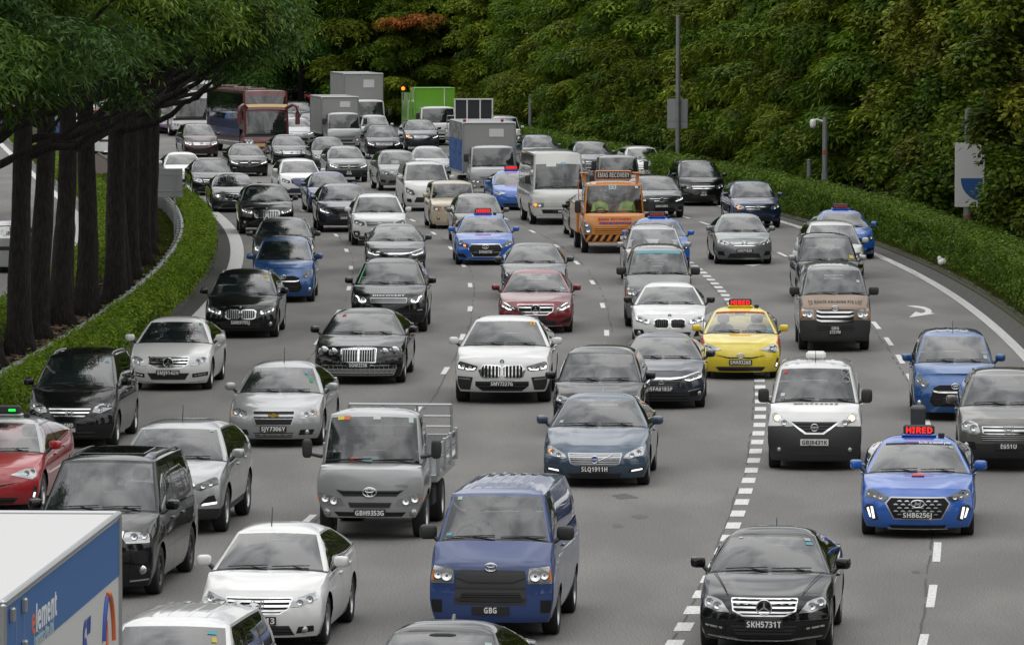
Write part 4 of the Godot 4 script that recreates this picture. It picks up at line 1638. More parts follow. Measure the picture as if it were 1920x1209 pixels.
func face_box_lamps(c: Dictionary, number: String, mode := "blue", two := "") -> void:
	# cab-over van front
	lamps(c, [0.58, 0.78, 0.955, 0.78, 0.96, 1.01, 0.60, 0.985], "lamp_glass", [[0.70, 0.88, 0.075], [0.84, 0.89, 0.06]])
	for s in [1.0, -1.0]:
		piece(c, "indicator", "amber", [0.905, 0.82, 0.95, 0.82, 0.95, 0.96, 0.905, 0.96], 0.016, null, s)
	if mode == "chrome":
		grille(c, [-0.52, 0.99, 0.52, 0.99, 0.50, 0.70, -0.50, 0.70], 0, 0, "chrome", "void_black")
		for k in 3:
			var y := 0.955 - k * 0.10
			piece(c, "grille_bar", "chrome", [-0.52, y + 0.03, -0.40, y, 0.40, y, 0.52, y + 0.03, 0.50, y - 0.02, 0.38, y - 0.045, -0.38, y - 0.045, -0.50, y - 0.02], 0.02)
		emblem(c, "ovals", 1.025, 0.08, 0.015)
		grille(c, [-0.5, 0.66, 0.5, 0.66, 0.5, 0.52, -0.5, 0.52], 3, 0, "black_plastic")
	elif mode == "plain":
		grille(c, [-0.5, 0.98, 0.5, 0.98, 0.48, 0.82, -0.48, 0.82], 3, 0, "p_silver", "void_black", "", 0.02)
		emblem(c, "ovals", 0.91, 0.08, 0.03)
		grille(c, [-0.5, 0.55, 0.5, 0.55, 0.5, 0.42, -0.5, 0.42], 3, 0, "black_plastic")
	else:
		grille(c, [-0.54, 0.955, -0.35, 0.96, 0.35, 0.96, 0.54, 0.955, 0.56, 0.50, -0.58, 0.50], 3, 0, "black_plastic", "dark_plastic", "", 0.012)
		piece(c, "grille_bar", "black_plastic", [-0.56, 0.86, -0.42, 0.83, -0.36, 0.80, 0.36, 0.80, 0.42, 0.83, 0.56, 0.86, 0.54, 0.93, 0.38, 0.88, -0.38, 0.88, -0.54, 0.93], 0.024)
		grille(c, [-0.46, 0.66, 0.46, 0.66, 0.5, 0.54, -0.5, 0.54], 4, 0, "black_plastic", "void_black", "", 0.008, 0.012)
		emblem(c, "ovals", 1.0, 0.08, 0.015)
		both(c, "air_intake", "void_black", [0.78, 0.39, 0.94, 0.39, 0.95, 0.56, 0.78, 0.56])
	if two:
		plate(c, number, 0.52, false, 0.0, 0.03, two)
	elif number:
		plate(c, number, 0.43)


func face_nv(c: Dictionary, number: String) -> void:
	lamps(c, [0.46, 0.80, 0.60, 0.79, 0.88, 0.90, 0.92, 1.04, 0.84, 1.04, 0.56, 0.88], "lamp_glass", [[0.64, 0.855, 0.045], [0.78, 0.93, 0.06, "warm_beam"]])
	grille(c, [-0.48, 0.875, 0.48, 0.875, 0.36, 0.80, 0.16, 0.68, -0.16, 0.68, -0.36, 0.80], 4, 0, "black_plastic", "void_black", "", 0.01)
	piece(c, "grille_bar", "chrome", [-0.5, 0.85, -0.20, 0.66, 0.20, 0.66, 0.5, 0.85, 0.46, 0.85, 0.17, 0.69, -0.17, 0.69, -0.46, 0.85], 0.016)
	emblem(c, "ring_bar", 0.78, 0.062, 0.03)
	grille(c, [-0.58, 0.42, 0.58, 0.42, 0.56, 0.30, -0.56, 0.30], 4, 0, "black_plastic", "void_black", "", 0.012)
	fog(c, 0.74, 0.38, 0.04, "black_plastic")
	plate(c, number, 0.52, true)


func face_freed(c: Dictionary, number: String, two: String) -> void:
	lamps(c, [0.50, 0.68, 0.66, 0.66, 0.90, 0.74, 0.93, 0.90, 0.84, 0.89, 0.55, 0.78], "lamp_glass", [[0.66, 0.73, 0.045], [0.79, 0.79, 0.05]])
	grille(c, [-0.47, 0.77, 0.47, 0.77, 0.44, 0.68, 0.30, 0.58, -0.30, 0.58, -0.44, 0.68], 3, 0, "chrome", "void_black", "", 0.012)
	emblem(c, "frame_h", 0.67, 0.07, 0.03)
	grille(c, [-0.55, 0.34, 0.55, 0.34, 0.6, 0.2, -0.6, 0.2], 2, 0, "black_plastic")
	plate(c, number, 0.40, false, 0.0, 0.03, two)


func face_sienta(c: Dictionary, number: String, lit := true) -> void:
	lamps(c, [0.60, 0.74, 0.70, 0.66, 0.90, 0.72, 0.93, 0.92, 0.84, 0.92], "lamp_dark", [[0.74, 0.73, 0.045], [0.84, 0.80, 0.045]])
	piece(c, "grille", "void_black", [-0.50, 0.67, -0.36, 0.72, 0.36, 0.72, 0.50, 0.67, 0.60, 0.40, 0.50, 0.30, -0.50, 0.30, -0.60, 0.40], 0.006)
	piece(c, "grille_bar", "chrome", [-0.52, 0.62, -0.40, 0.60, 0.40, 0.60, 0.52, 0.62, 0.50, 0.585, 0.38, 0.565, -0.38, 0.565, -0.50, 0.585], 0.02)
	emblem(c, "ovals", 0.70, 0.08, 0.025)
	grille(c, [-0.48, 0.46, 0.48, 0.46, 0.5, 0.33, -0.5, 0.33], 3, 0, "black_plastic", "void_black", "", 0.01, 0.01)
	fog(c, 0.82, 0.36, 0.04, "chrome")
	if number:
		plate(c, number, 0.42, false, 0.0)


func face_crv(c: Dictionary, number: String) -> void:
	lamps(c, [0.54, 0.70, 0.66, 0.66, 0.90, 0.72, 0.93, 0.94, 0.84, 0.96, 0.60, 0.86], "lamp_glass", [[0.68, 0.78, 0.06], [0.82, 0.84, 0.055]])
	grille(c, [-0.5, 0.80, 0.5, 0.80, 0.48, 0.70, -0.48, 0.70], 1, 0, "chrome", "void_black", "chrome", 0.02)
	emblem(c, "frame_h", 0.755, 0.08, 0.03)
	grille(c, [-0.55, 0.665, 0.55, 0.665, 0.5, 0.56, -0.5, 0.56], 3, 0, "satin", "void_black", "", 0.006)
	both(c, "air_intake", "void_black", [0.62, 0.40, 0.92, 0.42, 0.92, 0.54, 0.66, 0.54])
	fog(c, 0.80, 0.47, 0.05)
	plate(c, number, 0.47)


func face_tucson(c: Dictionary) -> void:
	lamps(c, [0.50, 0.74, 0.62, 0.71, 0.90, 0.80, 0.93, 0.94, 0.86, 0.93, 0.52, 0.80], "lamp_dark", [[0.66, 0.78, 0.04], [0.78, 0.82, 0.045]])
	grille(c, [-0.52, 0.78, -0.44, 0.84, 0.44, 0.84, 0.52, 0.78, 0.38, 0.52, -0.38, 0.52], 4, 0, "chrome", "void_black", "chrome", 0.014)
	emblem(c, "oval_h", 0.76, 0.09, 0.03)
	both(c, "air_intake", "void_black", [0.60, 0.50, 0.88, 0.53, 0.84, 0.64, 0.74, 0.62])
	both(c, "daytime_light", "drl", [0.64, 0.475, 0.88, 0.50, 0.885, 0.535, 0.66, 0.51], 0.016)
	piece(c, "lower_grille", "void_black", [-0.56, 0.42, 0.56, 0.42, 0.5, 0.32, -0.5, 0.32], 0.008)


func face_alphard(c: Dictionary) -> void:
	lamps(c, [0.52, 0.86, 0.56, 0.80, 0.90, 0.80, 0.95, 0.98, 0.80, 0.98, 0.54, 0.95], "lamp_glass", [[0.68, 0.89, 0.05], [0.82, 0.90, 0.05]], [[0.56, 0.80, 0.90, 0.80, 0.91, 0.825, 0.57, 0.825]], "ink_white")
	grille(c, [-0.5, 0.96, 0.5, 0.96, 0.42, 0.45, -0.42, 0.45], 7, 0, "chrome", "void_black", "chrome", 0.014)
	emblem(c, "ovals", 0.90, 0.08, 0.03)
	both(c, "air_intake", "gloss_black", [0.60, 0.30, 0.92, 0.32, 0.93, 0.70, 0.66, 0.66])
	fog(c, 0.80, 0.42, 0.05, "chrome")
	both(c, "bumper_strip", "chrome", [0.62, 0.25, 0.92, 0.27, 0.92, 0.29, 0.62, 0.27], 0.014)


func face_corolla(c: Dictionary, number: String) -> void:
	lamps(c, [0.50, 0.62, 0.62, 0.59, 0.90, 0.66, 0.93, 0.80, 0.86, 0.80, 0.54, 0.69], "lamp_glass", [[0.66, 0.65, 0.04], [0.79, 0.69, 0.045]])
	grille(c, [-0.50, 0.71, 0.50, 0.71, 0.44, 0.62, 0.32, 0.56, -0.32, 0.56, -0.44, 0.62], 3, 0, "chrome", "void_black", "", 0.01)
	emblem(c, "ovals", 0.67, 0.08, 0.03)
	grille(c, [-0.50, 0.36, 0.50, 0.36, 0.58, 0.22, -0.58, 0.22], 3, 0, "black_plastic")
	both(c, "air_intake", "void_black", [0.66, 0.28, 0.90, 0.30, 0.90, 0.42, 0.72, 0.42])
	plate(c, number, 0.44)


func face_discovery(c: Dictionary) -> void:
	lamps(c, [0.46, 0.78, 0.52, 0.74, 0.84, 0.76, 0.92, 0.92, 0.80, 0.93, 0.50, 0.85], "lamp_dark", [[0.66, 0.82, 0.06]], [[0.57, 0.80, 0.60, 0.76, 0.70, 0.745, 0.77, 0.78, 0.80, 0.86, 0.86, 0.90, 0.84, 0.92, 0.77, 0.88, 0.73, 0.79, 0.68, 0.77, 0.62, 0.78, 0.60, 0.84]])
	grille(c, [-0.46, 0.85, 0.46, 0.85, 0.45, 0.765, -0.45, 0.765], 2, 0, "satin", "void_black", "satin", 0.008)
	lettering("DISCOVERY", 0.055, M.satin, c.root, face(c, 0, 0.925, 0.03), "lettering", Basis(Vector3.RIGHT, -0.5), 0.78)
	grille(c, [-0.6, 0.52, 0.6, 0.52, 0.55, 0.38, -0.55, 0.38], 2, 0, "black_plastic")
	both(c, "air_intake", "gloss_black", [0.68, 0.36, 0.93, 0.38, 0.94, 0.62, 0.74, 0.60])
	both(c, "fog_lamp", "satin", [0.74, 0.555, 0.88, 0.565, 0.88, 0.585, 0.74, 0.58], 0.014)


# plainer front for the cars farther off; dy lifts it, open picks the mouth
func face_plain(c: Dictionary, dy := 0.0, lamp := "lamp_glass", e := "ring", bars := 2, barm := "chrome", drl := false, number := "", lower := true, wide := 0.5) -> void:
	lamps(c, [0.52, 0.58 + dy, 0.62, 0.55 + dy, 0.90, 0.63 + dy, 0.93, 0.77 + dy, 0.84, 0.76 + dy, 0.55, 0.67 + dy], lamp, [[0.68, 0.62 + dy, 0.045], [0.81, 0.67 + dy, 0.045]], [[0.56, 0.575 + dy, 0.64, 0.56 + dy, 0.88, 0.63 + dy, 0.89, 0.70 + dy, 0.85, 0.70 + dy, 0.84, 0.655 + dy, 0.64, 0.59 + dy]] if drl else [])
	grille(c, [-wide, 0.70 + dy, wide, 0.70 + dy, wide - 0.06, 0.54 + dy, -wide + 0.06, 0.54 + dy], bars, 0, barm, "void_black", "", 0.014)
	if e:
		emblem(c, e, 0.62 + dy, 0.075, 0.03)
	if lower:
		grille(c, [-0.52, 0.37 + dy * 0.7, 0.52, 0.37 + dy * 0.7, 0.6, 0.23 + dy * 0.7, -0.6, 0.23 + dy * 0.7], 2, 0, "black_plastic")
		both(c, "air_intake", "void_black", [0.68, 0.27 + dy * 0.7, 0.92, 0.29 + dy * 0.7, 0.92, 0.40 + dy * 0.7, 0.72, 0.39 + dy * 0.7])
	if number:
		plate(c, number, 0.42 + dy * 0.8)


func face_truck(c: Dictionary, number: String, e := "", bars := 2, white := true, lift := 0.0) -> void:
	lamps(c, [0.52, 0.60 + lift, 0.93, 0.60 + lift, 0.95, 0.78 + lift, 0.60, 0.74 + lift], "lamp_glass", [[0.68, 0.67 + lift, 0.06], [0.84, 0.69 + lift, 0.055]])
	grille(c, [-0.62, 0.86 + lift, 0.62, 0.86 + lift, 0.5, 0.74 + lift, -0.5, 0.74 + lift], bars, 0, c.paint, "void_black", "", 0.014)
	if e:
		emblem(c, e, 0.80 + lift, 0.09, 0.03)
	grille(c, [-0.45, 0.66 + lift, 0.45, 0.66 + lift, 0.42, 0.56 + lift, -0.42, 0.56 + lift], 1, 0, "black_plastic")
	piece(c, "air_intake", "void_black", [-0.6, 0.47 + lift, 0.6, 0.47 + lift, 0.55, 0.40 + lift, -0.55, 0.40 + lift], 0.01)
	fog(c, 0.78, 0.45 + lift, 0.045)
	if number:
		plate(c, number, 0.47 + lift, white, 0.0, 0.03)


# ---------------------------------------------------------------- the traffic
func taxi_sign(c: Dictionary, text: String, led := "led_red", m := "p_taxiblue") -> void:
	var P: Dictionary = c.P
	var g := Geo.new()
	var p := Vector3(0, roof_y(P, 0, P.zt + 0.32) + 0.1, P.zf - P.zt - 0.32)
	g.box(p, Vector3(0.5, 0.15, 0.2), Basis(Vector3.RIGHT, -0.12), 0.03)
	var o := part("roof_sign", g, M.black_plastic, c.root)
	var b := Geo.new()
	b.box(p - Vector3(0, 0.085, 0.02), Vector3(0.56, 0.05, 0.26), Basis.IDENTITY, 0.02)
	part("sign_base", b, M[m], o)
	if text:
		lettering(text, 0.095, M[led], o, p + Vector3(0, -0.005, 0.104), "sign_lettering", Basis(Vector3.RIGHT, -0.12), 0.42)
	else:
		var d := Geo.new()
		d.box(p + Vector3(0.12, 0, 0.1), Vector3(0.12, 0.04, 0.02), Basis.IDENTITY, 0.005)
		part("sign_light", d, M[led], o)
	var k := Geo.new()
	k.box(Vector3(0.36, roof_y(P, 0.36, P.zt + 0.3) + 0.03, P.zf - P.zt - 0.3), Vector3(0.1, 0.07, 0.08), Basis.IDENTITY, 0.01)
	part("roof_sensor", k, M.black_plastic, c.root)


func dress(c: Dictionary, mirror := "", wipe := true) -> void:
	mirrors(c, mirror)
	if c.near:
		handles(c)
		if wipe:
			wipers(c)


func rear_axle(root: Node, zf: float, s: float, w: float, r: float, rim := "plain") -> void:
	for sg in [-1.0, 1.0]:
		wheel(root, Vector3(sg * (w * 0.5 - 0.22), r, zf - s), r, 0.42, rim, "rim_silver")


func chassis(c: Dictionary, length: float, w: float, y := 0.62) -> void:
	var g := Geo.new()
	for sg in [-1.0, 1.0]:
		g.box(Vector3(sg * 0.38, y, -0.1), Vector3(0.09, 0.2, length - 0.5), Basis.IDENTITY, 0.01)
	for k in 5:
		g.box(Vector3(0, y - 0.02, c.P.zf - 0.8 - k * (length - 1.2) / 4.0), Vector3(0.76, 0.12, 0.08), Basis.IDENTITY, 0.01)
	g.box(Vector3(0.62, y - 0.08, 0.1), Vector3(0.35, 0.35, 0.7), Basis.IDENTITY, 0.05)
	g.box(Vector3(-0.62, y - 0.08, 0.1), Vector3(0.35, 0.35, 0.7), Basis.IDENTITY, 0.05)
	part("chassis", g, M.void_black, c.root)


func arm_mirrors(c: Dictionary, m := "black_plastic", y := 1.62, h := 0.34) -> void:
	var P: Dictionary = c.P
	for sg in [-1.0, 1.0]:
		var x: float = sg * (P.W * 0.5 + 0.14)
		var p := Vector3(x, y, P.zf - 0.05)
		var g := Geo.new()
		g.blob(p, Vector3(0.2, h, 0.1), 0.4, Basis.IDENTITY, 12, 8)
		var o := part("mirror", g, M[m], c.root)
		var s := Geo.new()
		s.tube([p + Vector3(-sg * 0.05, h * 0.4, -0.02), p + Vector3(-sg * 0.05, h * 0.5, -0.1), Vector3(sg * (P.W * 0.5 - 0.06), y + h * 0.35, P.zf - 0.38)], [0.016, 0.016, 0.016], 5)
		s.tube([p + Vector3(-sg * 0.05, -h * 0.45, -0.02), Vector3(sg * (P.W * 0.5 - 0.03), y - h * 0.7, P.zf - 0.32)], [0.016, 0.016], 5)
		part("mirror_arm", s, M[m], o)


func cargo_box(c: Dictionary, z0: float, z1: float, w: float, y0: float, y1: float, m: String, panel := true, trim := "satin", seams := 4) -> MeshInstance3D:
	var g := Geo.new()
	var mid := Vector3(0, (y0 + y1) * 0.5, (z0 + z1) * 0.5)
	g.box(mid, Vector3(w, y1 - y0, z0 - z1), Basis.IDENTITY, 0.02)
	var o := part("cargo_box", g, M[m], c.root)
	var t := Geo.new()
	for sg in [-1.0, 1.0]:
		t.box(Vector3(sg * w * 0.5, y1, mid.z), Vector3(0.07, 0.07, z0 - z1 + 0.03), Basis.IDENTITY, 0.02)
		t.box(Vector3(sg * w * 0.5, y0, mid.z), Vector3(0.06, 0.09, z0 - z1 + 0.03), Basis.IDENTITY, 0.015)
		for z in [z0, z1]:
			t.box(Vector3(sg * w * 0.5, mid.y, z), Vector3(0.07, y1 - y0, 0.07), Basis.IDENTITY, 0.02)
	for z in [z0, z1]:
		t.box(Vector3(0, y1, z), Vector3(w, 0.07, 0.07), Basis.IDENTITY, 0.02)
	part("edge_trim", t, M[trim], o)
	for k in seams:
		var sgm := Geo.new()
		var z := lerpf(z0, z1, (k + 1.0) / (seams + 1.0))
		for sg in [-1.0, 1.0]:
			sgm.box(Vector3(sg * (w * 0.5 + 0.004), mid.y, z), Vector3(0.018, y1 - y0 - 0.1, 0.05), Basis.IDENTITY, 0.004)
		part("panel_seam", sgm, M[m], o)
	if panel:
		var p := Geo.new()
		p.box(Vector3(w * 0.14, y1 - (y1 - y0) * 0.2, z0 + 0.012), Vector3(w * 0.28, (y1 - y0) * 0.16, 0.02), Basis.IDENTITY, 0.004)
		part("notice_panel", p, M.box_white, o)
	return o


func open_deck(c: Dictionary, z0: float, z1: float, w: float, y0: float, side_h: float, m: String, gate_h: float) -> void:
	var g := Geo.new()
	g.box(Vector3(0, y0, (z0 + z1) * 0.5), Vector3(w, 0.12, z0 - z1), Basis.IDENTITY, 0.01)
	part("deck", g, M[m], c.root)
	for sg in [-1.0, 1.0]:
		var s := Geo.new()
		for k in 2:
			s.box(Vector3(sg * w * 0.5, y0 + 0.12 + side_h * (0.25 + 0.5 * k), (z0 + z1) * 0.5), Vector3(0.04, side_h * 0.46, z0 - z1), Basis.IDENTITY, 0.01)
		part("drop_side", s, M[m], c.root)
		for k in 4:
			var p := Geo.new()
			p.box(Vector3(sg * (w * 0.5 + 0.01), y0 + 0.1 + side_h * 0.5, lerpf(z0, z1, k / 3.0)), Vector3(0.06, side_h + 0.1, 0.06), Basis.IDENTITY, 0.01)
			part("stake", p, M.satin, c.root)
	var t := Geo.new()
	t.box(Vector3(0, y0 + side_h * 0.6, z1), Vector3(w, side_h, 0.04), Basis.IDENTITY, 0.01)
	part("tailboard", t, M[m], c.root)
	var f := Geo.new()
	for x in [-1.0, -0.33, 0.33, 1.0]:
		f.tube([Vector3(x * w * 0.47, y0, z1 + 0.1), Vector3(x * w * 0.47, y0 + gate_h, z1 + 0.1)], [0.022, 0.022], 6)
	for q in [0.62, 0.8, 1.0]:
		f.tube([Vector3(-w * 0.47, y0 + gate_h * q, z1 + 0.1), Vector3(w * 0.47, y0 + gate_h * q, z1 + 0.1)], [0.022, 0.022], 6)
	part("rear_gate", f, M.satin, c.root)


const GRP := "vehicles jammed on the expressway"


func fleet_near() -> void:
	var c: Dictionary
	# white saloon, lower left
	c = vehicle("sedan", "white sedan with big chrome grille, plate ending 613, beside white MPV roof", "car", "sedan", {"L": 4.4, "W": 1.695, "H": 1.47, "zc": 1.02, "zt": 1.9, "yh": 0.78, "wb": 2.55}, "p_white", [-3.13, -76.49, -5.6])
	face_city(c, "613")
	dress(c)
	antenna(c, 2.05, 0.26, -0.1)
	# blue delivery van
	c = vehicle("delivery_van", "dark blue panel van with ribbed roof and black grille, front row", "van", "van", {"yc": 1.32, "doors": [0.75, 1.75, 2.9], "F": [[0.2, 0.08], [0.34, 0.0], [0.6, 0.0], [0.8, 0.015], [1.0, 0.05], [1.08, 0.09]]}, "p_vanblue", [-0.06, -77.59, -5.5])
	face_box_lamps(c, "GBG", "blue")
	rider(c, -1.0, "driver", "driver of the blue van in a pale shirt, hands on the wheel", Color(0.30, 0.31, 0.32))
	mirrors(c, "black_plastic", Vector3(0.24, 0.2, 0.14))
	wipers(c, [[-0.85, 0.02], [0.12, 0.9]])
	handles(c)
	ribs(c, 8)
	sticker(c, "sticker_pale", -0.84, 0.86, -0.74, 0.93)
	sticker(c, "sticker_blue", -0.86, 0.1, -0.76, 0.15)
	# black star saloon, lower right
	c = vehicle("sedan", "glossy black sedan with chrome star grille, plate SKH5731T", "car", "sedan", {"L": 4.58, "W": 1.78, "H": 1.45, "wb": 2.76, "oh": 0.8}, "p_black", [3.52, -76.17, -5.7])
	face_star_sedan(c, "SKH5731T")
	rider(c, -1.0, "driver", "driver of the front black star-grille sedan in a dark shirt", Color(0.05, 0.05, 0.06))
	dress(c)
	antenna(c, 3.1, 0.14)
	sticker(c, "sticker_pale", 0.72, 0.84, 0.84, 0.93)
	sticker(c, "sticker_blue", 0.72, 0.72, 0.86, 0.80)
	sticker(c, "ink_white", -0.74, 0.90, -0.66, 0.94)
	for s in [-1.0, 1.0]:
		var sg := Geo.new()
		var path := []
		for k in 6:
			var q := k / 5.0
			path.append(Vector3(s * lerpf(0.50, 0.73, q), lerpf(0.795, 0.968, 1.0 - pow(1.0 - q, 1.5)), c.P.zf - lerpf(0.26, 1.2, q)))
		sg.tube(path, [0.006, 0.006, 0.006, 0.006, 0.006, 0.006], 4)
		part("bonnet_seam", sg, M.void_black, c.root)
	# silver open-deck lorry
	c = vehicle("flatbed_lorry", "silver open-deck lorry with railed cargo bed, plate GBH9353G", "lorry", "cab", {"W": 1.72, "H": 2.02, "zf": 2.45, "arch": [0.75], "oh": 0.75, "yc": 1.2, "yh": 1.12, "zc": 0.24, "zt": 0.62, "wt": 0.80, "ua": 0.95, "doors": [0.35, 1.5]}, "p_silver", [-2.03, -91.04, -4.6])
	lamps(c, [0.46, 0.55, 0.93, 0.56, 0.96, 0.74, 0.90, 0.75, 0.52, 0.66], "lamp_glass", [[0.66, 0.62, 0.06], [0.82, 0.655, 0.06]])
	for s in [1.0, -1.0]:
		piece(c, "indicator", "amber", [0.925, 0.62, 0.955, 0.62, 0.955, 0.70, 0.925, 0.69], 0.015, null, s)
	grille(c, [-0.62, 0.80, -0.5, 0.785, 0.5, 0.785, 0.62, 0.80, 0.48, 0.70, -0.48, 0.70], 2, 0, "black_plastic", "void_black", "", 0.012)
	emblem(c, "ovals", 0.765, 0.105, 0.03)
	grille(c, [-0.40, 0.60, 0.40, 0.60, 0.36, 0.52, -0.36, 0.52], 2, 0, "black_plastic")
	piece(c, "air_intake", "void_black", [-0.66, 0.45, 0.66, 0.45, 0.58, 0.38, -0.58, 0.38], 0.008)
	fog(c, 0.78, 0.44, 0.05)
	plate(c, "GBH9353G", 0.44)
	lettering("DYNA", 0.05, M.ink_grey, c.root, face(c, 0.5, 0.86, 0.008), "lettering", Basis.IDENTITY, 0.2)
	mirrors(c, "black_plastic", Vector3(0.16, 0.3, 0.12), Vector3(1.02, 1.42, 0.3))
	wipers(c, [[-0.85, 0.0], [0.02, 0.85]])
	ribs(c, 6, 0.15, 0.0)
	open_deck(c, 0.65, -2.45, 1.8, 0.82, 0.42, "p_silver", 0.95)
	chassis(c, 4.7, 1.7, 0.58)
	rear_axle(c.root, 2.45, 3.3, 1.72, 0.36)
	sticker(c, "sticker_yellow", -0.80, 0.88, -0.66, 0.96)
	sticker(c, "ink_orange", -0.66, 0.88, -0.52, 0.96)
	sticker(c, "sticker_pale", 0.78, 0.83, 0.88, 0.94)
	sticker(c, "paper", 0.0, 0.88, 0.16, 0.97)
	var cloth := Geo.new()
	cloth.box(Vector3(-0.26, 1.24, 2.45 - 0.34), Vector3(0.2, 0.1, 0.1), Basis(Vector3.UP, 0.4), 0.03)
	part("dash_toy", cloth, M.sticker_red, c.root)
	var card := Geo.new()
	card.box(Vector3(-0.02, 1.24, 2.45 - 0.32), Vector3(0.26, 0.13, 0.012), Basis(Vector3.RIGHT, -0.5), 0.003)
	part("dash_card", card, M.sticker_blue, c.root)
	# black people carrier, left
	c = vehicle("minivan", "large glossy black minivan with chrome door lines behind the blue-white lorry box", "minivan", "mpv", {"L": 4.9, "W": 1.85, "H": 1.92, "yh": 0.98, "yc": 1.18, "zc": 0.95, "zt": 1.75, "zrr": 4.55, "zrb": 4.75, "wb": 3.0, "oh": 0.9, "wr": 0.35, "wt": 0.72, "rim": "ten", "rim_mat": "rim_dark", "yb": 0.22, "F": [[0.1, 0.08], [0.3, 0.02], [0.5, 0.0], [0.75, 0.02], [0.9, 0.06], [1.0, 0.15]]}, "p_black", [-5.79, -82.73, -5.2])
	face_alphard(c)
	dress(c)
	rails(c, "gloss_black")
	var roofg := Geo.new()
	roofg.box(Vector3(0, 1.905, -0.2), Vector3(0.95, 0.02, 1.1), Basis.IDENTITY, 0.008)
	part("sunroof", roofg, M.side_glass, c.root)
	# silver SUV
	c = vehicle("suv", "silver SUV with dark lower bumper, bright strip lights, beside flatbed lorry", "suv", "suv", {"L": 4.48, "W": 1.85, "H": 1.66, "two_tone": 0.40, "sill": true, "rdrop": 0.1}, "p_silver", [-5.32, -91.56, -4.5])
	face_tucson(c)
	rider(c, 1.0, "passenger", "passenger in a pale top inside the silver SUV", Color(0.42, 0.40, 0.38))
	rider(c, -1.0, "driver", "driver in a dark top inside the silver SUV", Color(0.07, 0.07, 0.08))
	dress(c)
	antenna(c, 2.2, 0.26)
	sticker(c, "sticker_pale", 0.74, 0.86, 0.84, 0.93)
	# red hybrid taxi at the edge
	c = vehicle("taxi", "red hatchback taxi with grey roof cut by the photograph's left edge", "car", "sedan", {"L": 4.54, "W": 1.76, "H": 1.47, "zc": 1.05, "zt": 1.95, "zrr": 3.3, "zrb": 4.35, "yd": 1.1, "yh": 0.78, "bow": 0.36}, "p_taxired", [-8.48, -94.92, -4.2], true, GRP, {"panel": {"roof": M.p_silver}})
	face_prius(c, "", "p_taxired")
	dress(c)
	taxi_sign(c, "", "led_green", "p_silver")
	# black compact people carrier
	c = vehicle("minivan", "black compact minivan with two-line plate SMD 5018S beside the guard rail", "minivan", "mpv", {"L": 4.2, "W": 1.695, "H": 1.71, "oh": 0.78}, "p_black", [-8.13, -107.59, -3.3])
	face_freed(c, "SMD", "5018S")
	dress(c, "p_black")
	rails(c, "satin")
	sticker(c, "sticker_blue", 0.74, 0.76, 0.86, 0.83)
	# silver saloon with the gold badge
	c = vehicle("sedan", "silver sedan with gold cross badge, plate SJY7306Y", "car", "sedan", {"L": 4.6, "W": 1.79, "H": 1.48}, "p_silver", [-4.32, -107.92, -3.3])
	face_bowtie(c, "SJY7306Y")
	dress(c)
	antenna(c, 2.1, 0.3)
	sticker(c, "sticker_blue", 0.66, 0.66, 0.74, 0.76)
	sticker(c, "sticker_green", 0.74, 0.36, 0.82, 0.56)
	# white star saloon
	c = vehicle("sedan", "white sedan with chrome star grille, plate SMJ9142H, beside the hedge", "car", "sedan", {"L": 4.58, "W": 1.78, "H": 1.45, "wb": 2.76, "oh": 0.8, "rim": "ten"}, "p_white", [-7.18, -122.02, -2.2])
	face_star_sedan(c, "SMJ9142H")
	dress(c)
	sticker(c, "sticker_green", 0.80, 0.8, 0.88, 0.92)
	# black twin-kidney tourer
	c = vehicle("hatchback", "black hatchback with twin-kidney grille and lit lamps, plate SMK9755J", "car", "mpv", {"L": 4.35, "W": 1.8, "H": 1.56, "yh": 0.82, "yc": 1.0, "zc": 1.0, "zt": 1.75, "zrr": 3.75, "zrb": 4.1, "wt": 0.68, "yd": 1.08}, "p_black", [-6.51, -138.84, -0.9])
	face_kidney(c, "SMK9755J", 0.06)
	dress(c)
	rails(c, "chrome")
	sticker(c, "sticker_yellow", 0.72, 0.80, 0.84, 0.93)
	sticker(c, "paper", 0.78, 0.62, 0.90, 0.76)
	# large black limousine
	c = vehicle("limousine", "long black luxury sedan with four round lamps, plate SGW333K", "car", "sedan", {"L": 5.3, "W": 1.98, "H": 1.49, "yh": 0.83, "yc": 1.0, "zc": 1.5, "zt": 2.3, "zrr": 3.8, "zrb": 4.6, "wb": 3.07, "oh": 0.93, "wr": 0.36, "bow": 0.26, "rim": "ten"}, "p_black", [-3.20, -124.23, -2.1])
	face_quad_round(c, "SGW333K")
	dress(c)
	sticker(c, "sticker_red", -0.7, 0.82, -0.6, 0.92)
	# white coupe SUV
	c = vehicle("suv", "white SUV with large chrome twin-kidney grille, plate SMY7227G", "suv", "suv", {"L": 4.93, "W": 2.0, "H": 1.69, "yh": 0.96, "yc": 1.13, "zc": 1.25, "zt": 2.05, "wt": 0.64, "rdrop": 0.16, "wr": 0.38, "wb": 2.97, "tw": 0.27, "zrr": 3.9, "zrb": 4.6, "rim_mat": "rim_dark"}, "p_white", [-0.10, -118.68, -2.5])
	face_big_kidney(c, "SMY7227G")
	dress(c)
	rails(c, "gloss_black")
	var tri := sticker(c, "sticker_yellow", 0.72, 0.78, 0.86, 0.95)
	var tg := Geo.new()
	tg.tri(screen(c, 0.745, 0.80, 0.008), screen(c, 0.835, 0.80, 0.008), screen(c, 0.79, 0.93, 0.008), Vector3(0, 0.5, 0.86))
	part("triangle_mark", tg, M.sticker_red, tri)
	# black car half hidden
	c = vehicle("hatchback", "black hatchback hidden behind the steel-blue sedan, plain long roof", "car", "mpv", {"L": 4.5, "W": 1.78, "H": 1.6, "yh": 0.84, "yc": 1.02, "zc": 1.0, "zt": 1.75, "wt": 0.70, "zrr": 3.9, "zrb": 4.25}, "p_black", [1.75, -110.11, -3.1])
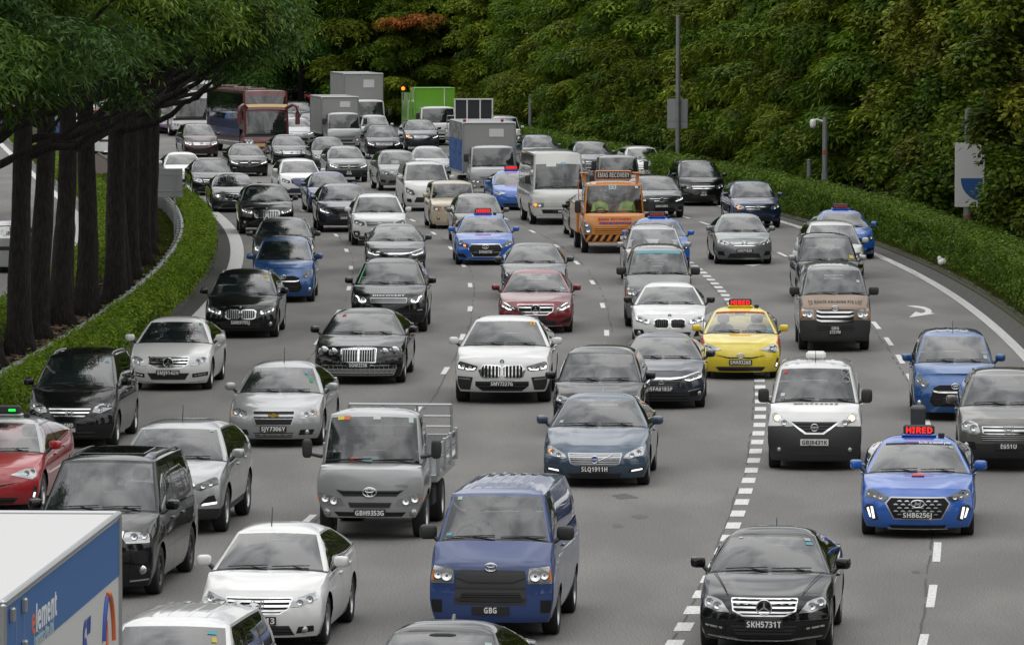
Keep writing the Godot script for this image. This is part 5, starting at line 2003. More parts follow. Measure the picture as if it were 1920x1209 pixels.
	face_plain(c, 0.06, "lamp_glass", "ovals", 2)
	dress(c, "p_black")
	fin(c)
	# steel blue saloon
	c = vehicle("sedan", "steel-blue sedan with slashed grille badge, plate SLQ1911H, amber indicator lit", "car", "sedan", {"L": 4.63, "W": 1.865, "H": 1.48, "yh": 0.73, "yc": 0.97, "zc": 1.3, "zt": 2.05, "bow": 0.34, "ridge": 0.02, "wb": 2.776, "F": [[0.1, 0.1], [0.26, 0.02], [0.4, 0.0], [0.52, 0.03], [0.64, 0.12], [0.74, 0.24]]}, "p_steelblue", [1.58, -99.80, -3.9])
	face_shield(c, "SLQ1911H")
	dress(c)
	fin(c)
	sticker(c, "sticker_pale", -0.84, 0.12, -0.76, 0.2)
	# navy saloon
	c = vehicle("sedan", "dark navy sedan with chrome wing bar, plate SFA6183P", "car", "sedan", {"L": 4.63, "W": 1.8, "H": 1.42, "yh": 0.79, "wt": 0.62}, "p_navy", [3.13, -117.11, -2.6])
	face_swoop(c, "SFA6183P")
	dress(c)
	sticker(c, "sticker_yellow", 0.74, 0.8, 0.82, 0.88)
	# white saloon with dark mirrors
	c = vehicle("sedan", "white sedan with black twin-kidney grille and black mirrors behind navy sedan", "car", "sedan", {"L": 4.62, "W": 1.81, "H": 1.43, "yh": 0.78}, "p_white", [3.76, -135.75, -1.2])
	face_kidney(c, "", 0.04, 0.0, "gloss_black", "lamp_glass")
	dress(c, "gloss_black")
	# red star saloon
	c = vehicle("sedan", "dark red sedan with star grille and lit headlamps", "car", "sedan", {"L": 4.92, "W": 1.85, "H": 1.47, "yh": 0.79, "zc": 1.35, "zt": 2.1, "wb": 2.94, "zrr": 3.5, "zrb": 4.25}, "p_red", [0.61, -140.93, -0.8])
	face_star_late(c, "9U")
	dress(c)
	sticker(c, "sticker_pale", 0.74, 0.12, 0.86, 0.22)
	# charcoal saloon behind it
	c = vehicle("sedan", "charcoal sedan directly behind the dark red sedan", "car", "sedan", {"L": 4.6, "W": 1.8, "H": 1.46}, "p_darkgrey", [0.60, -154.77, 0.3])
	face_plain(c, 0.02, "lamp_glass", "oval_h", 3)
	dress(c)
	# blue taxis
	c = vehicle("taxi", "bright blue taxi with lit red roof sign, plate SH9807M", "car", "sedan", {"L": 4.74, "W": 1.815, "H": 1.47, "wb": 2.77, "yh": 0.79}, "p_taxiblue", [-0.89, -173.71, 2.2])
	face_taxi_hex(c, "SH9807M", true)
	dress(c)
	taxi_sign(c, "HIRED")
	c = vehicle("taxi", "bright blue taxi with dark red roof sign by the long hedge", "car", "sedan", {"L": 4.74, "W": 1.815, "H": 1.47, "wb": 2.77, "yh": 0.79}, "p_taxiblue", [10.26, -177.47, 2.2])
	face_taxi_hex(c, "")
	dress(c)
	taxi_sign(c, "HIRED", "sticker_red")
	c = vehicle("taxi", "bright blue taxi mostly hidden by the grey van's row", "car", "sedan", {"L": 4.74, "W": 1.815, "H": 1.47, "wb": 2.77, "yh": 0.79}, "p_taxiblue", [4.36, -171.10, 1.8])
	face_taxi_hex(c, "")
	dress(c)
	taxi_sign(c, "HIRED", "sticker_red")
	c = vehicle("taxi", "blue hybrid taxi with HIRED sign, roof box and plate SHB6256J", "car", "sedan", {"L": 4.47, "W": 1.82, "H": 1.45, "yh": 0.79, "zc": 1.08, "zt": 1.98, "zrr": 3.3, "zrb": 4.3, "yd": 1.1, "bow": 0.32}, "p_taxiblue", [6.54, -91.03, -4.5])
	face_hex(c, "SHB6256J")
	rider(c, -1.0, "driver", "driver of the blue taxi with plate SHB6256J in a grey shirt", Color(0.16, 0.17, 0.19))
	dress(c)
	taxi_sign(c, "HIRED")
	sticker(c, "dark_plastic", -0.86, 0.9, 0.86, 0.955, "sun_strip")
	lettering("built around you", 0.05, M.ink_white, c.root, screen(c, 0.42, 0.925, 0.02), "lettering", Basis(Vector3.RIGHT, -0.85), 0.5)
	var bx := Geo.new()
	bx.box(Vector3(-0.02, 1.62, -0.75), Vector3(0.24, 0.5, 0.5), Basis.IDENTITY, 0.03)
	part("roof_box", bx, M.dark_plastic, c.root)
	sticker(c, "sticker_pale", 0.76, 0.78, 0.86, 0.88)
	var logo := Geo.new()
	logo.box(face(c, 0.0, 0.79, 0.0) + Vector3(0, 0.16, -0.62), Vector3(0.2, 0.012, 0.12), Basis(Vector3.RIGHT, 0.18), 0.003)
	part("bonnet_mark", logo, M.sticker_red, c.root)
	# yellow taxi with red flank
	c = vehicle("taxi", "yellow hatchback taxi with red flank and plate SHA9326B", "car", "sedan", {"L": 4.54, "W": 1.76, "H": 1.47, "zc": 1.02, "zt": 1.95, "zrr": 3.3, "zrb": 4.35, "yd": 1.1, "yh": 0.8, "bow": 0.36, "rim_mat": "rim_dark"}, "p_yellow", [5.04, -125.28, -2.0], true, GRP, {"panel": {"front_door": M.p_taxired, "rear_door": M.p_taxired, "rear_quarter": M.p_taxired, "fender": M.p_busorange}})
	face_prius(c, "SHA9326B")
	dress(c)
	taxi_sign(c, "HIRED", "led_red", "p_yellow")
	sticker(c, "sticker_red", -0.9, 0.88, 0.9, 0.96, "sun_strip")
	sticker(c, "sticker_blue", 0.76, 0.1, 0.86, 0.2)
	# vans
	c = vehicle("delivery_van", "grey panel van with silver ribbed roof behind white sedan", "van", "van", {"yc": 1.32, "doors": [0.75, 1.75, 2.9]}, "p_midgrey", [3.66, -142.89, -0.6])
	face_box_lamps(c, "", "plain")
	mirrors(c, "black_plastic", Vector3(0.24, 0.2, 0.14))
	wipers(c, [[-0.85, 0.02], [0.12, 0.9]])
	ribs(c, 8)
	handles(c)
	sticker(c, "sticker_blue", -0.85, 0.84, 0.85, 0.95, "sun_strip")
	for q in [[-0.05, 0.2], [0.2, 0.35]]:
		var pp := Geo.new()
		pp.box(Vector3(q[0], 1.33, c.P.zf - 0.62), Vector3(0.18, 0.01, 0.14), Basis(Vector3.UP, q[1]), 0.002)
		part("dash_paper", pp, M.paper, c.root)
	c = vehicle("delivery_van", "silver van with brown bonnet lettered DE ROOTS HOLDING PTE LTD", "van", "van", {"yc": 1.32, "two_tone": 0.74, "doors": [0.75, 1.75, 2.9]}, "p_bronze", [7.57, -134.23, -1.3], true, GRP, {"panel": {"hood": M.p_brown, "front_bumper": M.p_brown, "roof": M.p_midgrey, "lower_bumper": M.black_plastic}})
	face_box_lamps(c, "GBG", "chrome", "2727M")
	mirrors(c, "black_plastic", Vector3(0.24, 0.2, 0.14))
	wipers(c, [[-0.85, 0.02], [0.12, 0.9]])
	ribs(c, 8)
	handles(c)
	lettering("DE ROOTS HOLDING PTE LTD", 0.075, M.ink_black, c.root, Vector3(0, 1.175, c.P.zf - 0.185), "lettering", Basis(Vector3.RIGHT, -0.85), 1.25)
	sticker(c, "sticker_pale", 0.74, 0.46, 0.84, 0.56)
	var dp := Geo.new()
	dp.box(Vector3(-0.22, 1.34, c.P.zf - 0.68), Vector3(0.42, 0.01, 0.2), Basis(Vector3.UP, 0.15), 0.002)
	part("dash_paper", dp, M.paper, c.root)
	c = vehicle("delivery_van", "white compact van with black lower half, lit headlamps, plate GBJ8431K", "van", "van", {"L": 4.4, "W": 1.695, "H": 1.85, "oh": 0.82, "wb": 2.72, "yh": 1.04, "yc": 1.18, "zc": 0.75, "zt": 1.42, "zrr": 4.2, "zrb": 4.36, "yb": 0.22, "yfb": 0.18, "wt": 0.74, "bow": 0.22, "two_tone": 0.74, "sill": false, "doors": [0.95, 1.95, 3.0], "F": [[0.1, 0.08], [0.28, 0.01], [0.5, 0.0], [0.7, 0.03], [0.9, 0.12], [1.05, 0.26]]}, "p_white", [5.52, -102.99, -3.6])
	face_nv(c, "GBJ8431K")
	mirrors(c, "black_plastic", Vector3(0.2, 0.26, 0.14))
	wipers(c, [[-0.8, 0.0], [0.1, 0.88]])
	handles(c)
	ribs(c, 6, 0.15)
	antenna(c, 1.75, 0.22)
	var bc := Geo.new()
	bc.box(Vector3(0.0, 1.92, c.P.zf - 2.3), Vector3(0.36, 0.13, 0.3), Basis.IDENTITY, 0.04)
	part("roof_beacon", bc, M.white_plastic, c.root)
	for k in 9:
		var mk := Geo.new()
		mk.box(Vector3(-0.32 + k * 0.088, 1.163, c.P.zf - 0.60), Vector3(0.06 if k else 0.12, 0.012, 0.05), Basis(Vector3.RIGHT, 0.3), 0.002)
		part("bonnet_mark", mk, M.ink_grey, c.root)
	for q in [0.84, 0.62]:
		var lg := Geo.new()
		lg.lathe([[0.075, -0.004], [0.075, 0.004], [0.058, 0.004], [0.058, -0.004]], 18, Transform3D(Basis(Vector3.RIGHT, 0.9), screen(c, 0.8, q, 0.006)))
		part("round_sticker", lg, M.ink_grey, c.root)
	sticker(c, "sticker_red", -0.86, 0.8, -0.74, 0.88)
	sticker(c, "paper", -0.82, 0.16, -0.72, 0.24)
	sticker(c, "paper", -0.7, 0.05, -0.55, 0.09)
	# blue small people carriers
	c = vehicle("minivan", "blue minivan with antenna ahead of the grey SUV, right lane", "minivan", "mpv", {"L": 4.24, "W": 1.695, "H": 1.68, "yh": 0.94, "yc": 1.12}, "p_blue", [8.85, -113.88, -2.8])
	face_sienta(c, "SLK")
	dress(c)
	ribs(c, 6, 0.2, 0.2)
	antenna(c, 2.0, 0.22)
	sticker(c, "sticker_pale", 0.78, 0.14, 0.88, 0.26)
	c = vehicle("minivan", "blue minivan with blue mirrors in the lane beside the hedge", "minivan", "mpv", {"L": 4.24, "W": 1.695, "H": 1.68, "yh": 0.94, "yc": 1.12}, "p_blue", [-6.12, -153.44, 0.2])
	face_sienta(c, "")
	dress(c)
	# grey SUV, right edge
	c = vehicle("suv", "grey SUV with plate E651U cut by the photograph's right edge", "suv", "suv", {"L": 4.52, "W": 1.82, "H": 1.68, "two_tone": 0.5}, "p_bronze", [8.96, -102.78, -3.7])
	face_crv(c, "E651U")
	dress(c)
	rails(c, "gloss_black")
	# row behind the brown van
	c = vehicle("minivan", "black minivan behind the brown-fronted van, roof and screen showing", "minivan", "mpv", {"L": 4.6, "W": 1.75, "H": 1.78}, "p_black", [8.46, -153.27, 0.2])
	face_plain(c, 0.1, "lamp_glass", "ovals", 2)
	dress(c, "p_silver")
	sticker(c, "sticker_yellow", 0.74, 0.12, 0.88, 0.24)
	c = vehicle("hatchback", "white hatchback with pale roof between blue taxi and black minivan", "car", "mpv", {"L": 4.4, "W": 1.75, "H": 1.6, "yh": 0.82, "yc": 1.0}, "p_pearl", [9.27, -165.42, 1.2])
	face_plain(c, 0.05, "lamp_glass", "ovals", 2)
	dress(c)
	c = vehicle("estate_car", "silver estate car between blue taxi and grey van", "car", "mpv", {"L": 4.5, "W": 1.76, "H": 1.62, "yh": 0.84, "yc": 1.02}, "p_silver", [4.02, -162.23, 1.0])
	face_plain(c, 0.05, "lamp_glass", "frame_h", 2)
	dress(c)
	rails(c, "p_silver")
	c = vehicle("sedan", "grey-green sedan with three-bar grille, plate SKH7182K, alone in its lane", "car", "sedan", {"L": 4.54, "W": 1.76, "H": 1.48, "yh": 0.8}, "p_greengrey", [6.96, -173.95, 2.0])
	face_corolla(c, "SKH7182K")
	dress(c)
	sticker(c, "sticker_pale", 0.76, 0.8, 0.86, 0.88)
	# left lanes, middle distance
	c = vehicle("suv", "dark grey SUV behind the hedge-side blue minivan", "suv", "suv", {"L": 4.5, "W": 1.82, "H": 1.63}, "p_darkgrey", [-6.71, -166.92, 1.6])
	face_plain(c, 0.15, "lamp_glass", "ring_bar", 2, "chrome", true)
	dress(c)
	rails(c, "satin")
	c = vehicle("suv", "black SUV with lit twin-kidney grille beside the hedge bend", "suv", "suv", {"L": 4.7, "W": 1.89, "H": 1.67}, "p_black", [-8.52, -195.53, 4.5])
	face_kidney(c, "", 0.2, 0.05, "chrome")
	dress(c)
	c = vehicle("sedan", "dark grey sports sedan with one lit lamp by the sign board", "car", "sedan", {"L": 4.7, "W": 1.82, "H": 1.44}, "p_darkgrey", [-10.63, -215.65, 6.5])
	face_star_late(c, "", false)
	disc(c, "headlight_beam", "drl", -0.72 * 0.91, 0.63, 0.06, 0.02)
	dress(c)
	c = vehicle("suv", "very dark navy SUV with plate SNE810, left of the white estate", "suv", "suv", {"L": 4.7, "W": 1.92, "H": 1.62, "yh": 0.9, "yc": 1.08}, "p_navy", [-5.91, -197.25, 4.6])
	face_plain(c, 0.12, "lamp_dark", "", 2, "gloss_black", true, "SNE810", true)
	dress(c)
	c = vehicle("estate_car", "white estate car with dark bumper corners and roof rails", "car", "suv", {"L": 4.82, "W": 1.84, "H": 1.63, "yh": 0.9, "yc": 1.06, "zc": 1.2, "zt": 1.95}, "p_white", [-4.44, -186.80, 3.5])
	face_plain(c, 0.11, "lamp_dark", "stars", 3, "satin", false)
	both(c, "bumper_corner", "black_plastic", [0.64, 0.27, 0.94, 0.30, 0.95, 0.50, 0.72, 0.50], 0.007)
	fog(c, 0.80, 0.39, 0.05)
	dress(c)
	rails(c, "p_white")
	c = vehicle("sedan", "dark grey sedan with chrome wing bar behind the black SUV", "car", "sedan", {"L": 4.63, "W": 1.8, "H": 1.42, "yh": 0.79}, "p_darkgrey", [-3.46, -167.90, 1.6])
	face_swoop(c, "")
	dress(c)
	c = vehicle("suv", "black SUV lettered DISCOVERY on the bonnet with ring lamps lit", "suv", "suv", {"L": 4.6, "W": 1.9, "H": 1.72, "yh": 0.97, "yc": 1.15}, "p_black", [-2.99, -140.96, -0.8])
	face_discovery(c)
	dress(c)
	rails(c, "gloss_black")
	sticker(c, "sticker_green", -0.92, 0.06, -0.88, 0.9)


func fleet_roofs() -> void:
	var c := vehicle("minivan", "white minivan with ribbed roof cut by the bottom edge", "minivan", "mpv", {"L": 4.4, "W": 1.7, "H": 1.66}, "p_white", [-3.75, -64.3, -6.5])
	face_plain(c, 0.08, "lamp_glass", "ovals", 2)
	dress(c)
	ribs(c, 6, 0.25, 0.3)
	sticker(c, "sticker_blue", 0.62, 0.78, 0.78, 0.86)
	sticker(c, "sticker_yellow", 0.70, 0.62, 0.78, 0.72)
	c = vehicle("sedan", "black sedan cut by the bottom edge in front of the blue van", "car", "sedan", {"L": 4.6, "W": 1.8, "H": 1.46}, "p_black", [-0.75, -65.0, -6.2], true, GRP)
	face_plain(c, 0.02, "lamp_glass", "ovals", 2)
	dress(c)
	fin(c)
	var pod := Geo.new()
	pod.blob(screen(c, 0.0, 0.88) + Vector3(0, -0.03, -0.05), Vector3(0.36, 0.12, 0.1), 0.6)
	part("camera_pod", pod, M.interior, c.root)
	sticker(c, "sticker_pale", 0.76, 0.66, 0.88, 0.76)


func fleet_big() -> void:
	var c: Dictionary
	# box lorry at the lower left; its cab is below the frame
	c = vehicle("box_lorry", "white lorry box with blue band lettered element, lower left corner", "lorry", "cab", {"W": 2.1, "H": 2.3, "zf": 5.3, "arch": [1.1], "oh": 1.1, "wr": 0.42, "yb": 0.6}, "p_white", [-5.68, -55.7, -3.2])
	face_truck(c, "")
	arm_mirrors(c)
	chassis(c, 10.2, 2.1, 0.75)
	rear_axle(c.root, 5.3, 7.4, 2.1, 0.42)
	var o := cargo_box(c, 3.3, -5.3, 2.3, 0.98, 3.1, "box_white", false, "satin", 0)
	var bl := Geo.new()
	bl.box(Vector3(1.153, 2.74, -1.0), Vector3(0.006, 0.6, 8.5), Basis.IDENTITY, 0.0)
	part("blue_band", bl, M.box_blue, o)
	var side := Basis(Vector3.UP, PI / 2)
	lettering("lement", 0.25, M.ink_white, o, Vector3(1.158, 2.70, 0.42), "lettering", side, 1.45)
	lettering("e", 0.25, M.ink_orange, o, Vector3(1.158, 2.70, 1.32), "lettering", side, 0.24)
	lettering("Logistics Pte Ltd", 0.12, M.sticker_pale, o, Vector3(1.158, 2.50, 0.6), "lettering", side, 1.35)
	for k in 2:
		var arc := Geo.new()
		var ap := []
		var ar := []
		for q in 9:
			var a := lerpf(0.1, 1.75, q / 8.0) if k == 0 else lerpf(1.9, 2.9, q / 8.0)
			ap.append(Vector3(1.156, 1.75 + sin(a) * 0.6, -4.3 - cos(a) * 0.42))
			ar.append(0.035)
		arc.tube(ap, ar, 6)
		part("logo_arc", arc, M.ink_orange if k == 0 else M.ink_blue, o)
	var lt := Geo.new()
	lt.prism(PackedVector2Array([Vector2(-0.1, -0.25), Vector2(0.22, -0.25), Vector2(0.14, 0.22)]), Transform3D(side, Vector3(1.152, 1.85, -4.15)), 0.008)
	part("logo_mark", lt, M.ink_orange, o)
	lettering("6”", 0.5, M.ink_blue, o, Vector3(1.158, 2.02, -2.6), "lettering", side, 0.6)
	for y in [2.95, 2.55, 2.1]:
		for z in [2.9, 2.1]:
			var hg := Geo.new()
			hg.box(Vector3(1.18, y, z), Vector3(0.06, 0.14, 0.1), Basis.IDENTITY, 0.015)
			part("door_hinge", hg, M.satin, o)
	var fr := Geo.new()
	fr.box(Vector3(1.155, 2.05, 2.5), Vector3(0.014, 1.9, 0.02), Basis.IDENTITY, 0.0)
	fr.box(Vector3(1.155, 2.05, 2.0), Vector3(0.014, 1.9, 0.02), Basis.IDENTITY, 0.0)
	part("door_frame", fr, M.satin, o)
	# orange recovery lorry
	c = vehicle("recovery_truck", "orange EMAS RECOVERY truck with striped bumper and roof sign", "lorry", "cab", {"W": 2.05, "H": 2.28, "L": 2.6, "zf": 3.1, "arch": [1.0], "oh": 1.0, "wr": 0.39, "yb": 0.5, "zrr": 2.45, "zrb": 2.58, "yh": 1.2, "yc": 1.3, "zt": 0.5, "wt": 0.84, "ua": 0.95, "sw": [[0.05, 0.38], [0.45, 0.85]], "doors": [0.35, 1.4], "glass": "windscreen_clear", "seat_at": 0.62, "lift": 0.16}, "p_orange", [3.09, -182.05, 2.8])
	rider(c, -1.0, "driver", "recovery truck driver in a fluorescent yellow-green jacket", Color(0.42, 0.72, 0.03))
	rider(c, 1.0, "passenger", "recovery truck passenger in a fluorescent yellow-green jacket", Color(0.42, 0.72, 0.03))
	piece(c, "bumper", "gloss_black", [-0.97, 0.62, 0.97, 0.62, 0.96, 0.40, -0.96, 0.40], 0.012)
	for k in 9:
		var x := -0.92 + k * 0.215
		piece(c, "hazard_stripe", "p_orange", [x, 0.41, x + 0.1, 0.41, minf(x + 0.22, 0.95), 0.61, x + 0.12, 0.61], 0.018)
	lamps(c, [0.70, 0.66, 0.95, 0.66, 0.96, 1.04, 0.90, 1.06, 0.70, 0.86], "lamp_glass", [[0.82, 0.75, 0.07], [0.86, 0.93, 0.06]])
	grille(c, [-0.62, 0.86, 0.62, 0.86, 0.62, 0.68, -0.62, 0.68], 3, 0, "p_orange", "void_black", "", 0.02)
	lettering("EMAS RECOVERY", 0.085, M.ink_red, c.root, face(c, 0, 1.10, 0.012), "lettering", Basis.IDENTITY, 1.05)
	for k in 10:
		var x := -0.5 + k * 0.1
		piece(c, "chevron_stripe", "ink_blue" if k % 2 else "ink_red", [x, 0.95, x + 0.09, 0.95, x + 0.13, 1.02, x + 0.04, 1.02], 0.01)
	plate(c, "YP6943", 0.52, true, 0.42, 0.04)
	wipers(c, [[-0.8, 0.0], [0.08, 0.85]])
	arm_mirrors(c, "black_plastic", 1.5, 0.4)
	ribs(c, 8, 0.12, 0.05)
	var sg := Geo.new()
	sg.box(Vector3(0, 2.47, 2.35), Vector3(1.15, 0.29, 0.1), Basis.IDENTITY, 0.02)
	var sn := part("roof_sign", sg, M.p_orange, c.root)
	var sf := Geo.new()
	sf.box(Vector3(0, 2.47, 2.402), Vector3(1.08, 0.22, 0.02), Basis.IDENTITY, 0.005)
	part("sign_panel", sf, M.ink_black, sn)
	lettering("EMAS RECOVERY", 0.15, M.paper, sn, Vector3(0, 2.47, 2.416), "sign_lettering", Basis.IDENTITY, 1.0)
	for x in [-0.92, 0.78]:
		var bk := Geo.new()
		bk.box(Vector3(x, 2.38, 2.1), Vector3(0.1, 0.3, 0.12), Basis.IDENTITY, 0.01)
		bk.box(Vector3(x, 2.53, 2.1), Vector3(0.3, 0.05, 0.3), Basis.IDENTITY, 0.02)
		part("beacon_bracket", bk, M.p_orange, c.root)
	sticker(c, "sticker_pale", -0.18, 0.80, 0.08, 0.96)
	lettering("C2", 0.1, M.ink_grey, c.root, screen(c, -0.05, 0.88, 0.016), "lettering", Basis(Vector3.RIGHT, -0.25), 0.18)
	sticker(c, "paper", 0.76, 0.86, 0.86, 0.93)
	sticker(c, "sticker_red", -0.55, 0.05, -0.2, 0.09)
	sticker(c, "sticker_red", 0.1, 0.05, 0.4, 0.09)
	chassis(c, 6.0, 2.0)
	rear_axle(c.root, 3.1, 4.4, 2.05, 0.39)
	var bed := Geo.new()
	bed.box(Vector3(0, 1.0, -1.3), Vector3(2.1, 0.9, 3.4), Basis.IDENTITY, 0.03)
	part("equipment_body", bed, M.p_orange, c.root)
	var rod := Geo.new()
	rod.tube([Vector3(-1.1, 1.0, 2.6), Vector3(-1.12, 2.35, 2.6)], [0.015, 0.012], 5)
	part("corner_pole", rod, M.ink_orange, c.root)
	# white minibus
	c = vehicle("minibus", "white minibus with domed roof and long side windows beside recovery truck", "bus", "van", {"L": 6.9, "W": 2.0, "H": 2.62, "oh": 1.15, "wb": 3.6, "wr": 0.38, "yb": 0.4, "yfb": 0.34, "yh": 1.12, "yc": 1.3, "zc": 0.28, "zt": 0.75, "zrr": 6.6, "zrb": 6.85, "yd": 1.32, "wt": 0.82, "bow": 0.16, "ua": 0.92, "wv": [[0.03, 0.76]], "sv": [0.1, 0.72], "sw": [[0.03, 0.14], [0.17, 0.35], [0.37, 0.55], [0.57, 0.75], [0.77, 0.95]], "doors": [1.8, 2.7], "side_mat": "bus_glass", "trim": true, "F": [[0.2, 0.08], [0.4, 0.0], [0.7, 0.0], [1.0, 0.03], [1.15, 0.09]]}, "p_pearl", [1.41, -204.66, 4.8])
	lamps(c, [0.56, 0.66, 0.93, 0.66, 0.94, 0.82, 0.56, 0.82], "lamp_glass", [[0.72, 0.74, 0.06]])
	disc(c, "indicator_light", "amber_on", -0.86, 0.74, 0.06, 0.02)
	grille(c, [-0.5, 0.82, 0.5, 0.82, 0.5, 0.70, -0.5, 0.70], 3, 0, "p_pearl", "void_black")
	piece(c, "air_intake", "void_black", [-0.65, 0.58, 0.65, 0.58, 0.6, 0.44, -0.6, 0.44], 0.008)
	plate(c, "PA", 0.51)
	arm_mirrors(c, "black_plastic", 1.65, 0.3)
	wipers(c, [[-0.8, 0.0], [0.1, 0.9]])
	sticker(c, "paper", -0.5, 0.62, -0.1, 0.76)
	sticker(c, "sticker_blue", 0.1, 0.68, 0.3, 0.74)
	# tarpaulin lorry
	c = vehicle("tarpaulin_lorry", "silver lorry with grey box front and blue tarpaulin side", "lorry", "cab", {"W": 2.0, "H": 2.12, "zf": 3.25, "arch": [1.0], "oh": 1.0, "zt": 0.5, "wt": 0.84}, "p_silver", [-1.11, -233.67, 6.9])
	face_truck(c, "", "", 2, true)
	arm_mirrors(c)
	wipers(c)
	chassis(c, 6.2, 2.0)
	rear_axle(c.root, 3.25, 4.6, 2.0, 0.38)
	cargo_box(c, 1.45, -3.25, 2.15, 0.95, 2.98, "box_grey")
	for q in [[2.3, 2.96, "tarp_grey"], [1.0, 2.3, "tarp_blue"]]:
		var tp := Geo.new()
		for k in 24:
			var z0 := lerpf(1.45, -3.2, k / 24.0)
			var z1 := lerpf(1.45, -3.2, (k + 1) / 24.0)
			var x0 := -1.10 - 0.03 * sin(k * 1.9)
			var x1 := -1.10 - 0.03 * sin((k + 1) * 1.9)
			tp.quad(Vector3(x0, q[0], z0), Vector3(x1, q[0], z1), Vector3(x1, q[1], z1), Vector3(x0, q[1], z0), Vector3(-1, 0, 0.2 * cos(k * 1.9)).normalized())
		tp.box(Vector3(-1.08, (q[0] + q[1]) * 0.5, -0.9), Vector3(0.02, q[1] - q[0], 4.6), Basis.IDENTITY, 0.0)
		part("tarpaulin", tp, M[q[2]], c.root)
	for x in [-0.95, 0.6]:
		var lampg := Geo.new()
		lampg.box(Vector3(x, 3.06, 0.9), Vector3(0.12, 0.12, 0.1), Basis.IDENTITY, 0.02)
		part("marker_lamp", lampg, M.tail_red, c.root)
	# grey box lorries
	c = vehicle("box_lorry", "tall pale grey box lorry at the back with white cab", "lorry", "cab", {"W": 2.15, "H": 2.35, "zf": 3.4, "arch": [1.0], "oh": 1.0, "wt": 0.86, "zt": 0.5}, "p_white", [-8.65, -321.7, 10.5], false)
	face_truck(c, "", "", 3)
	lettering("ISUZU", 0.11, M.ink_grey, c.root, face(c, -0.1, 1.06, 0.012), "lettering", Basis.IDENTITY, 0.5)
	arm_mirrors(c)
	chassis(c, 6.5, 2.0)
	rear_axle(c.root, 3.4, 4.9, 2.1, 0.4)
	cargo_box(c, 1.55, -3.4, 2.2, 1.0, 3.75, "box_grey")
	c = vehicle("box_lorry", "smaller mid-grey box lorry with silver cab behind black SUVs", "lorry", "cab", {"W": 1.9, "H": 2.1, "zf": 3.0, "arch": [1.0], "oh": 1.0, "wt": 0.84, "zt": 0.5}, "p_silver", [-9.3, -301.5, 10.0], false)
	face_truck(c, "", "", 2)
	arm_mirrors(c)
	chassis(c, 5.7, 1.9)
	rear_axle(c.root, 3.0, 4.3, 1.9, 0.38)
	cargo_box(c, 1.2, -3.0, 1.95, 0.95, 2.85, "box_grey")
	# green lorry
	c = vehicle("green_lorry", "bright green box lorry with white cab and amber beacon", "lorry", "cab", {"W": 2.1, "H": 2.15, "zf": 3.4, "arch": [1.0], "oh": 1.0, "wt": 0.85, "zt": 0.5}, "p_white", [-4.5, -313.7, 9.0], false)
	face_truck(c, "", "", 2)
	arm_mirrors(c)
	chassis(c, 6.5, 2.0)
	rear_axle(c.root, 3.4, 4.9, 2.1, 0.4)
	cargo_box(c, 1.55, 0.1, 2.2, 1.0, 3.1, "p_green", false, "p_green", 0)
	var gbed := Geo.new()
	gbed.box(Vector3(-0.05, 1.9, -1.7), Vector3(2.2, 1.8, 3.3), Basis.IDENTITY, 0.02)
	part("cage_body", gbed, M.p_green, c.root)
	var stripe := Geo.new()
	stripe.box(Vector3(0.55, 2.55, 1.57), Vector3(0.05, 1.05, 0.02), Basis.IDENTITY, 0.004)
	part("white_strip", stripe, M.paper, c.root)
	var bcn := Geo.new()
	bcn.tube([Vector3(-1.3, 2.4, -1.6), Vector3(-1.3, 2.92, -1.6)], [0.03, 0.03], 6)
	var bpole := part("beacon_pole", bcn, M.black_plastic, c.root)
	var bb := Geo.new()
	bb.blob(Vector3(-1.3, 3.02, -1.6), Vector3(0.2, 0.2, 0.2), 0.8)
	part("beacon_light", bb, M.amber_on, bpole)
	# open lorry seen past the tarpaulin lorry
	c = vehicle("flatbed_lorry", "lorry with black barred headboard rising behind the tarpaulin lorry", "lorry", "cab", {"W": 1.9, "H": 2.0, "zf": 3.0, "arch": [1.0], "oh": 1.0, "wt": 0.84, "zt": 0.5}, "p_silver", [-2.05, -286.46, 6.3], false)
	face_truck(c, "")
	arm_mirrors(c)
	chassis(c, 5.7, 1.9)
	rear_axle(c.root, 3.0, 4.3, 1.9, 0.38)
	open_deck(c, 1.1, -3.0, 2.0, 0.9, 0.45, "p_silver", 1.2)
	var hb := Geo.new()
	hb.box(Vector3(0, 2.35, 1.1), Vector3(1.8, 1.3, 0.04), Basis.IDENTITY, 0.0)
	part("headboard", hb, M.headboard, c.root)
	for x in [-0.95, -0.33, 0.33, 0.95]:
		var pst := Geo.new()
		pst.box(Vector3(x, 2.05, 1.14), Vector3(0.07, 2.0, 0.06), Basis.IDENTITY, 0.01)
		part("headboard_post", pst, M.paper, c.root)
	var hr := Geo.new()
	hr.box(Vector3(0, 3.03, 1.14), Vector3(2.0, 0.07, 0.06), Basis.IDENTITY, 0.01)
	part("headboard_rail", hr, M.paper, c.root)
	# buses
	var bus := {"L": 12.0, "W": 2.5, "H": 3.4, "oh": 2.4, "wb": 6.0, "wr": 0.5, "tw": 0.3, "yb": 0.4, "yfb": 0.35, "yh": 0.95, "yc": 1.1, "zc": 0.12, "zt": 0.55, "zrr": 11.7, "zrb": 11.95, "yd": 1.12, "wt": 0.90, "bow": 0.25, "ua": 0.9, "wv": [[0.03, 0.6], [0.68, 0.88]], "sv": [0.3, 0.86], "sw": [[0.02, 0.12], [0.13, 0.27], [0.28, 0.42], [0.43, 0.57], [0.58, 0.72], [0.73, 0.86], [0.87, 0.97]], "doors": [0.9, 1.9], "side_mat": "bus_glass", "seat_at": 1.6, "rim": "plain", "F": [[0.2, 0.08], [0.45, 0.0], [0.7, 0.0], [1.0, 0.05]]}
